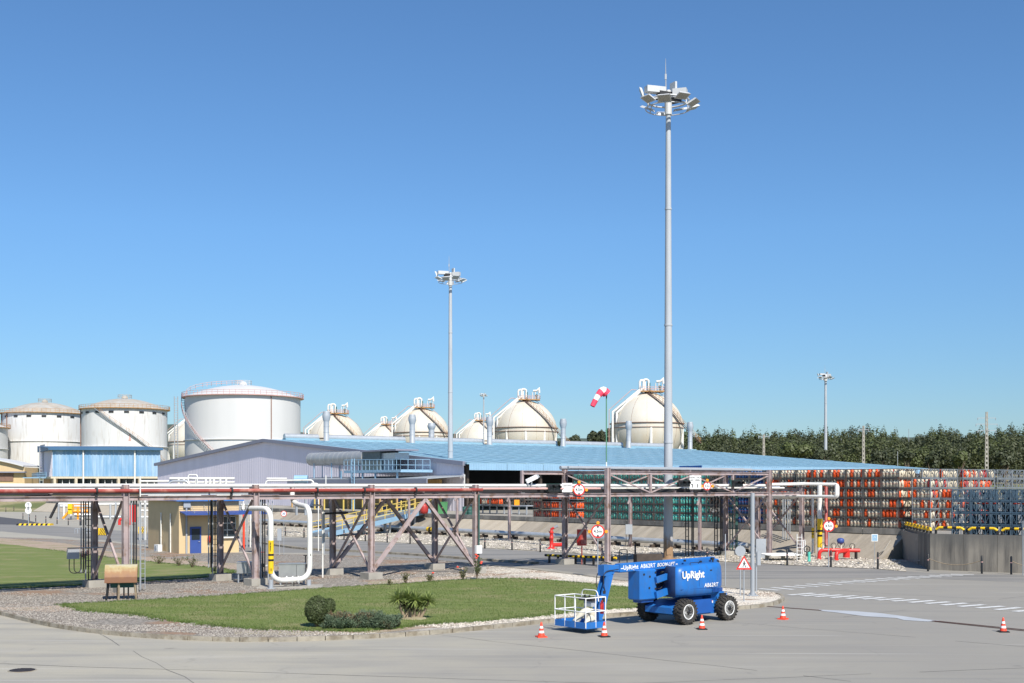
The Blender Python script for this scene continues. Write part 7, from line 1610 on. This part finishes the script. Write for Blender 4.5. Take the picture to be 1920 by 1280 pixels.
k = MB(); k.beam((-.55,-1.135,1.5),(-.55,-1.135,2.2), .012, .012); k.beam((-1.6,-1.10,1.42),(.5,-1.135,1.42), .012, .012); bo('panel_gap', k, BD, hn)
for x in (-1.35,.2): k = MB(); k.box((x,-1.08,2.12),(.12,.05,.05)); bo('latch', k, MT['dark'], hn)
k = MB(); bevbox(k, (1.32,0,1.62), (.55,1.0,.95), .1); bo('counterweight', k, BL)
k = MB(); k.box((.1,0,1.5),(1.6,.5,.6)); bo('engine_bay', k, MT['dark'])
k = MB()
for i in range(7): k.box((.35+i*.085,-1.105,1.30),(.045,.03,.16), 0)
bo('louvre', k, MT['blue_dark'], hn)
k = MB(); k.box((-1.45,-1.075,1.72),(.13,.02,.10)); k.box((-1.45,-1.075,1.55),(.13,.02,.06)); bo('decal', k, MT['yellow'], hn)
k = MB(); k.tube(arcpipe([(-.9,-.95,2.36),(-.9,-.95,2.46),(-.4,-.95,2.46),(-.4,-.95,2.40)], .05), .014, 5); bo('grab_handle', k, MT['dark'], hn); k = MB(); k.tube([(1.0,-.5,2.3),(1.0,-.5,2.5)], .035, 8); bo('exhaust', k, MT['dark'], hn)
k = MB()
for yy in (-.18,.18): k.tube(arcpipe([(-2.25,yy,1.6),(-1.9,yy*1.2,1.35),(-1.5,yy,1.75),(-.9,yy,1.7)], .2), .022, 5)
bo('hose', k, MT['dark'])
# riser upright and linkage
k = MB(); bevbox(k, (-2.68,0,1.63), (.95,.72,1.22), .05); ru = bo('riser_upright', k, BL)
k = MB(); bevbox(k, (-2.62,0,.98), (.72,.5,.16), .03); bo('foot_bracket', k, BD)
for x, z in ((-2.95,2.05),(-2.62,1.95),(-2.3,2.1),(-2.3,1.45),(-2.65,1.5)): k = MB(); k.lathe([(.045,-.38),(.045,-.355)], (x,0,z), 10, axis='y'); bo('pin', k, MT['dark'], ru)
for s in (-1,1):
    k = MB(); k.beam((-2.35,s*.44,1.80),(-1.0,s*.44,2.06), .10, .24, up=(0,0,1)); k.beam((-1.0,s*.44,2.06),(1.45,s*.30,2.16), .09, .2); bo('upper_link', k, BL)
    k = MB(); k.beam((-2.35,s*.44,1.20),(-.6,s*.44,1.54), .10, .27); bo('lower_link', k, BL)
k = MB(); k.tube([(-2.3,0,1.4),(-.5,0,1.85)], .07, 10); bo('lift_cylinder', k, MT['dark'])
k = MB(); k.tube([(-2.35,0,1.5),(-1.4,0,1.72)], .045, 10); bo('cylinder_rod', k, MT['silver'])
# main boom
p0, p1 = Vector((-4.42,0,2.31)), Vector((1.55,0,2.40)); k = MB()
def boombox(k, a, b, w, h, bev=.03):
    d = (b-a).normalized(); x = Vector((0,1,0)); z = x.cross(d)*-1; z = d.cross(x); n = len(k.v)
    if z.z < 0: z = -z
    for p in (a, b):
        for u, v in ((-w+bev,-h),(w-bev,-h),(w,-h+bev),(w,h-bev),(w-bev,h),(-w+bev,h),(-w,h-bev),(-w,-h+bev)): k.v.append(tuple(p+x*u+z*v))
    for j in range(8): k.face((n+j, n+(j+1)%8, n+8+(j+1)%8, n+8+j))
    k.face([n+j for j in range(8)][::-1]); k.face([n+8+j for j in range(8)]); return k
boombox(k, p0+Vector((.35,0,.02)), p1, .14, .175); mb_ = bo('main_boom', k, BL)
k = MB(); boombox(k, p0, p0+Vector((.8,0,.04)), .115, .145); k.box((-4.5,0,2.3),(.22,.3,.34)); bo('boom_extension', k, BL)
k = MB(); bevbox(k, (1.6,0,2.33), (.35,.42,.32), .05); bo('boom_pivot', k, BL)
for x, z in ((1.62,2.38),(.55,2.40)): k = MB(); k.lathe([(.06,-.26),(.06,-.2)], (x,0,z), 10, axis='y'); bo('pin', k, MT['dark'], mb_)
k = MB(); k.tube([(-1.6,0,2.05),(.6,0,2.12)], .06, 8); bo('boom_cylinder', k, MT['dark'])
k = MB(); k.box((-.5,-.30,2.50),(.1,.06,.08)); k.box((1.2,-.3,2.52),(.14,.1,.1)); bo('valve_block', k, MT['dark'])
# jib
j0, j1 = Vector((-4.62,0,2.30)), Vector((-5.22,0,.48))
for s in (-1,1):
    k = MB(); k.beam(j0+Vector((0,s*.13,0)), j1+Vector((0,s*.13,0)), .07, .26, up=(1,0,0)); bo('jib_arm', k, BL)
    k = MB(); k.beam(j0+Vector((.2,s*.09,-.05)), j1+Vector((.2,s*.09,.02)), .05, .14, up=(1,0,0)); bo('jib_arm', k, BL)
k = MB(); k.tube([j0+Vector((.1,0,-.3)), j0.lerp(j1,.75)+Vector((.05,0,0))], .055, 8); bo('jib_cylinder', k, MT['dark'])
k = MB(); k.box((-4.75,0,2.28),(.42,.34,.42)); bo('jib_knuckle', k, BL)
k = MB(); k.box((-5.25,0,.45),(.4,.36,.4)); k.box((-5.4,0,.3),(.35,.5,.16)); bo('basket_bracket', k, BL)
for q in (0,1): k = MB(); k.tube(arcpipe([(-4.2,.2-.4*q,2.3),(-4.95-.1*q,.24-.45*q,2.25),(-5.0,.24-.45*q,1.6),(-4.75,.1-.2*q,1.35)], .35), .018, 5); bo('hose', k, MT['dark'])
k = MB(); k.tube(arcpipe([(-4.3,.1,2.5),(-4.75,.12,2.62),(-4.95,.1,2.45),(-4.8,.1,2.2)], .15), .02, 5); bo('hose', k, MT['dark'])
k = MB(); k.box((-4.95,-.17,1.45),(.14,.02,.12)); k.box((-5.0,-.17,1.15),(.16,.02,.16)); bo('decal', k, MT['dark'])
# basket
bx0, bx1, by0, by1, bz = -6.55, -5.52, -.83, .90, .22
BK = MB(); BK.box(((bx0+bx1)/2,(by0+by1)/2,bz),(bx1-bx0,by1-by0,.04)); bt = bo('basket_floor', BK, BD)
for a, b in (((bx0,by0),(bx1,by0)),((bx1,by0),(bx1,by1)),((bx1,by1),(bx0,by1)),((bx0,by1),(bx0,by0))): k = MB(); k.beam((a[0],a[1],bz+.09),(b[0],b[1],bz+.09), .03, .24); bo('toe_board', k, BL, bt)
k = MB(); cr = [(bx0,by0),(bx1,by0),(bx1,by1),(bx0,by1)]; zt_ = bz+1.12; r = .021
for i in range(4):
    a, b = cr[i], cr[(i+1)%4]
    for zz in (zt_, bz+.6): k.tube([(a[0],a[1],zz),(b[0],b[1],zz)], r, 7)
    for f in ((0,.5) if i % 2 == 0 else (0,.33,.67)): x, y = a[0]+(b[0]-a[0])*f, a[1]+(b[1]-a[1])*f; k.tube([(x,y,bz),(x,y,zt_)], r, 7)
bo('guard_rail', k, MT['white_paint'])
k = MB(); k.tube(arcpipe([(bx1,-.45,zt_-.2),(bx1-.02,-.4,zt_+.22),(bx1-.02,.45,zt_+.22),(bx1,.5,zt_-.2)], .18), .021, 7); bo('control_guard', k, MT['white_paint'])
k = MB(); k.box((bx1-.15,.0,zt_-.12),(.26,.75,.12)); k.box((bx1-.15,.15,zt_-.03),(.05,.05,.12)); k.box((bx1-.15,-.1,zt_-.03),(.05,.05,.12)); cb = bo('control_panel', k, MT['dark'])
k = MB(); k.box((bx1-.15,-.1,zt_-.30),(.2,.4,.2)); bo('panel_support', k, MT['galv'], cb)
k = MB(); k.lathe([(0,0),(.075,.01),(.075,.4),(.04,.46),(.025,.52)], (bx1+.08,-.55,bz+.45), 12); bo('fire_extinguisher', k, MT['red_paint'])
k = MB(); k.tube(arcpipe([(-6.2,.2,bz+.05),(-5.9,.0,.75),(-5.65,-.2,.8),(-5.55,-.1,.3)], .3), [.13]*14 if False else .13, 9); k.tube(arcpipe([(-6.0,-.3,bz+.08),(-5.8,-.3,.6),(-5.6,-.35,.25)], .2), .12, 9); bo('cable_cover', k, MT['beige'])
# lettering
WP = MT['white_paint']
def lett(txt, size, x, z, y, tilt=0.0, **kw):
    o = bpy.data.objects.new('lettering', textmesh(txt, size, kw.pop('mat', WP), extrude=.003, **kw)); COL.objects.link(o); o.parent = B
    o.rotation_euler = (PI/2,-tilt,0); o.location = (x,y,z); return o
tl = math.atan2(p1.z-p0.z, p1.x-p0.x)
def bz_(x): return p0.z+.02+(x-p0.x)*math.tan(tl)
lett('UpRight', .245, -3.47, bz_(-3.47), -.146, tl, bold=.005, space=1.05); lett('AB62RT', .235, -2.50, bz_(-2.50), -.146, tl, bold=.003, space=1.08)
lett('BOOM-LIFT', .20, -1.47, bz_(-1.47), -.146, tl, bold=.003, shear=.3); 
mk('letter_dark', (0.01,0.03,0.12), 0.5); lett('BOOM-LIFT', .20, -1.485, bz_(-1.47)-.012, -.1445, tl, bold=.009, shear=.3, mat=MT['letter_dark'])
for a, b in ((-4.02,-3.88),(-.87,-.76)): k = MB(); k.beam((a,-.146,bz_(a)-.02),(b,-.146,bz_(b)-.02), .004, .035); bo('decal', k, WP)
lett('UpRight', .40, -.92, 1.98, -1.142, 0, bold=.012); lett('AB62RT', .23, .16, 1.52, -1.142, 0, bold=.002, shear=.15, space=1.08)
k = MB(); k.box((.62,-.75,.78),(.2,.01,.1)); k.box((.62,-.752,.82),(.1,.01,.04), 0, 1); bo('decal', k, [WP, MT['red_paint']])
k = MB(); k.box((1.35,-.62,1.0),(.35,.3,.2)); k.tube([(1.2,-.7,1.0),(1.5,-.8,.9)], .03, 6); bo('hydraulic_block', k, MT['dark'])
# ================================================================ traffic cones
def make_cone(base_dark):
    T = thing('traffic_cone', 'x', 'traffic cone', (0,0,0)); k = MB(); k.box((0,0,.02),(.36,.36,.04)); k.box((0,0,.045),(.3,.3,.02)); obj('base', k, MT['black_paint' if base_dark else 'cone_orange'], T, world=False)
    k = MB(); pr = [(.13,.05),(.108,.15),(.098,.20),(.084,.27),(.070,.34),(.056,.41),(.042,.48),(.028,.55),(.02,.56)]; k.lathe(pr, n=18); obj('cone_body', k, MT['cone_orange'], T, world=False)
    for a, b, r0, r1 in ((.16,.245,.1085,.092),(.33,.415,.075,.058)): k = MB(); k.lathe([(r0,a),(r1,b)], n=18); obj('reflective_band', k, MT['white_paint'], T, world=False)
    return T
c1 = make_cone(False); c2 = make_cone(True); used = set()
for px, py, src, lb in ((1015,1193.5,c1,'orange traffic cone at the left of the lowered basket, leftmost cone'),(1133,1193,c2,'orange traffic cone on a black base just right of the basket'),(1316,1179,c2,'orange traffic cone on a black base between the near wheels'),(1468,1160,c1,'orange traffic cone alone at the tip of the island'),(1881,1184,c2,'orange traffic cone on a black base at the far right on the drain')):
    g = G(px, py)
    if src.name not in used: used.add(src.name); src.location = g; src['label'] = lb; src['group'] = 'orange and white traffic cones'; src.rotation_euler = (0,0,.3)
    else: dup(src, tuple(g), rnd.uniform(0,1), lb, 'orange and white traffic cones')
# ================================================================ plants
def bush(px, py, w, h, label, n, leaf='leaf_bush', ls=.055, name='bush', group=None, clump=1, ry=None):
    g = G(px, py); T = thing(name, label, 'bush', (g.x,g.y,IZ+.03), 0, group); R_ = random.Random(int(px)); k = MB(); c = Vector((0,0,h*.55))
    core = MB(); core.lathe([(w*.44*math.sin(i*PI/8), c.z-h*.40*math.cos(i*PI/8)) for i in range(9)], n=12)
    for _ in range(n):
        d = Vector((R_.gauss(0,1),R_.gauss(0,1),R_.gauss(0,1))).normalized(); q = R_.uniform(.86,1.03)+.05*math.sin(d.x*7)*math.sin(d.z*6+1); p = c+Vector((d.x*w/2*q, d.y*(ry or w)/2*q, d.z*h*.46*q))
        nr = (d+Vector((R_.gauss(0,.7),R_.gauss(0,.7),R_.gauss(0,.7)))).normalized(); a = nr.cross(Vector((R_.gauss(0,1),R_.gauss(0,1),R_.gauss(0,1)))).normalized(); b = nr.cross(a); l = ls*R_.uniform(.6,1.3); i = len(k.v)
        k.v += [tuple(p-a*l*.6), tuple(p+b*l*.3), tuple(p+a*l*.6), tuple(p-b*l*.3)]; k.face((i,i+1,i+2,i+3))
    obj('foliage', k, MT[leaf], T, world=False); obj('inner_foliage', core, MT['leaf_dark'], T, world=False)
    k = MB()
    for i in range(4): a = i*1.6; k.tube([(0,0,-.05),(math.cos(a)*w*.2,math.sin(a)*w*.2,h*.45)], [.05,.02], 6)
    obj('stem', k, MT['trunk'], T, world=False)
bush(594, 1182, .93, 1.18, 'clipped round green bush at the front edge of the lawn', 5200)
bush(617, 1160, .55, .72, 'smaller clipped bush half hidden behind the round bush', 2000)
def spreading(px, py, L_, D_, h, label):
    g = G(px, py); T = thing('juniper_bush', label, 'bush', (g.x,g.y,IZ+.03)); R_ = random.Random(3); k = MB(); core = MB(); tw = MB()
    for s in range(260):
        x0 = R_.uniform(-L_/2,L_/2)*.82; y0 = R_.uniform(-D_/2,D_/2)*.6; a = R_.uniform(0,2*PI); ln = R_.uniform(.35,.75); hh = h*R_.uniform(.2,1.0)*(1-.45*abs(x0/(L_/2))**3)
        a_ = Vector((x0,y0,hh*.12)); b_ = Vector((x0+math.cos(a)*ln*.55, y0+math.sin(a)*ln*.55, hh)); mi = 1 if (x0 < -.1 and x0 > -1.2 and y0 > -.1 and R_.random() < .6) else 0
        for j in range(95):
            f = R_.random()**.7; p = a_.lerp(b_, f)+Vector((R_.gauss(0,.055),R_.gauss(0,.055),R_.gauss(0,.04))); d = (b_-a_).normalized()+Vector((R_.gauss(0,.6),R_.gauss(0,.6),R_.gauss(0,.5))); d.normalize(); o = d.cross(Vector((R_.gauss(0,1),R_.gauss(0,1),R_.gauss(0,1)))).normalized()*.017; q = p+d*R_.uniform(.05,.11); i = len(k.v)
            k.v += [tuple(p-o), tuple(p+o), tuple(q)]; k.face((i,i+1,i+2), mi)
        if s % 6 == 0: tw.tube([a_, b_], [.012,.005], 4)
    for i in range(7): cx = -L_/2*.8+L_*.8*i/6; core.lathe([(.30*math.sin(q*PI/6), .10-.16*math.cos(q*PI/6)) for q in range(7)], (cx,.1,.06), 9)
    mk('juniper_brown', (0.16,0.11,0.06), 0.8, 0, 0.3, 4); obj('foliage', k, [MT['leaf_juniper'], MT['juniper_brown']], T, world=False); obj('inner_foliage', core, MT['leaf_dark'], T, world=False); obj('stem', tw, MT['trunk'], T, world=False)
spreading(676, 1183, 3.1, 1.3, .62, 'low spreading grey green juniper beside the round bush')
# yuccas
g = G(772,1166); T = thing('yucca', 'clump of spiky yuccas with several trunks on the lawn', 'yucca', (g.x,g.y,IZ+.03)); R_ = random.Random(9)
for hx_, hy_, hz_, sz, dark in ((-.55,0,.92,.56,0),(-.18,.1,1.0,.46,0),(.15,-.05,.88,.50,0),(.42,.05,.66,.42,0),(.68,0,.86,.44,0),(-.05,-.1,.5,.4,1),(.15,.15,.42,.4,1),(-.3,.1,.6,.4,1)):
    c = Vector((hx_,hy_,hz_*.86)); k = MB()
    for i in range(130 if not dark else 60):
        z = R_.uniform(-.55,1); a = R_.uniform(0,2*PI); q = math.sqrt(1-z*z); d = Vector((q*math.cos(a), q*math.sin(a), z)); L_ = sz*R_.uniform(.8,1.2); sd = d.cross(Vector((0,0,1))).normalized()*.026; n = len(k.v)
        m1 = c+d*L_*.5; m2 = c+d*L_+Vector((0,0,-.10*L_*(1-abs(z)))); k.v += [tuple(c-sd*.6), tuple(c+sd*.6), tuple(m1+sd), tuple(m2), tuple(m1-sd)]; k.face((n,n+1,n+2,n+3,n+4))
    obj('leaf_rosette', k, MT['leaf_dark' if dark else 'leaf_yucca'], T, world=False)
    k = MB(); k.tube([(hx_*.45,hy_*.3,-.05),(hx_*.8,hy_*.6,hz_*.4),c], [.075,.06,.05], 7); obj('trunk', k, MT['barkpale'], T, world=False)
k = MB(); k.lathe([(.55,0),(.45,.05),(0,.09)], (.1,0,0), 14); obj('litter', k, MT['soil'], T, world=False)
def shrub(px, py, w, h, label, leaf='leaf_thin', n=150, fl=None, group='small shrubs along the soil bed'):
    g = G(px, py); T = thing('small_shrub', label, 'shrub', (g.x,g.y,IZ), 0, group); R_ = random.Random(int(px)); st = MB(); k = MB()
    for s in range(9):
        a = R_.uniform(0,2*PI); b_ = Vector((math.cos(a)*w*.5*R_.uniform(.2,1), math.sin(a)*w*.4, h*R_.uniform(.55,1))); st.tube([(0,0,0), b_*.5+Vector((0,0,.05)), b_], [.02,.014,.006], 4)
        for j in range(n//9):
            p = b_*R_.uniform(.35,1.05)+Vector((R_.gauss(0,.05),R_.gauss(0,.05),R_.gauss(0,.05))); d = Vector((R_.gauss(0,1),R_.gauss(0,1),R_.gauss(0,.6))).normalized(); o = d.cross(Vector((R_.gauss(0,1),R_.gauss(0,1),R_.gauss(0,1)))).normalized()*.028; i = len(k.v); k.v += [tuple(p), tuple(p+d*.045+o), tuple(p+d*.10), tuple(p+d*.045-o)]; k.face((i,i+1,i+2,i+3))
    obj('leaves', k, MT[leaf], T, world=False); obj('stem', st, MT['trunk'], T, world=False)
    if fl:
        for x, y, z in fl: q = MB(); q.lathe([(0,-.05),(.06,-.02),(.085,.03),(.04,.06),(0,.05)], (x,y,z), 8); obj('flower', q, MT['petal'], T, world=False)
shrub(298,1060,1.1,.62,'sparse pale shrub, left of three on the soil bed before the gatehouse'); shrub(335,1064,.75,.72,'sparse shrub, middle of three on the soil bed before the gatehouse'); shrub(360,1067,.8,.8,'sparse dark shrub, right of three on the soil bed before the gatehouse','leaf_bush')
shrub(157,1050,.95,.72,'dark plum coloured shrub left of the first rack frame','leaf_plum',260); shrub(402,1074,.4,.25,'tiny green shrub at the lawn corner by the second rack frame','leaf_bush',80)
shrub(730,1101,.35,.35,'tiny shrub left of the sparse rose row on the gravel','leaf_thin',80,None,'sparse roses at the lawn edge'); shrub(761,1098,.5,.7,'sparse yellow green rose bush below the big inverted V brace','leaf_thin',150,None,'sparse roses at the lawn edge')
shrub(807,1094,.55,.45,'low brownish rose bush right of the yellow green one','leaf_thin',150,[(.15,-.1,.5)],'sparse roses at the lawn edge'); shrub(868,1091,.55,.75,'pale rose bush left of the flowering one','leaf_thin',200,[(-.3,-.1,.75)],'sparse roses at the lawn edge')
shrub(894,1089,.5,1.4,'tall rose bush with red and orange flowers at the rack post','leaf_bush',420,[(-.05,-.1,1.42),(.05,-.12,1.33),(.25,-.15,.92),(.28,-.12,1.0),(-.02,-.1,1.22)],'sparse roses at the lawn edge')
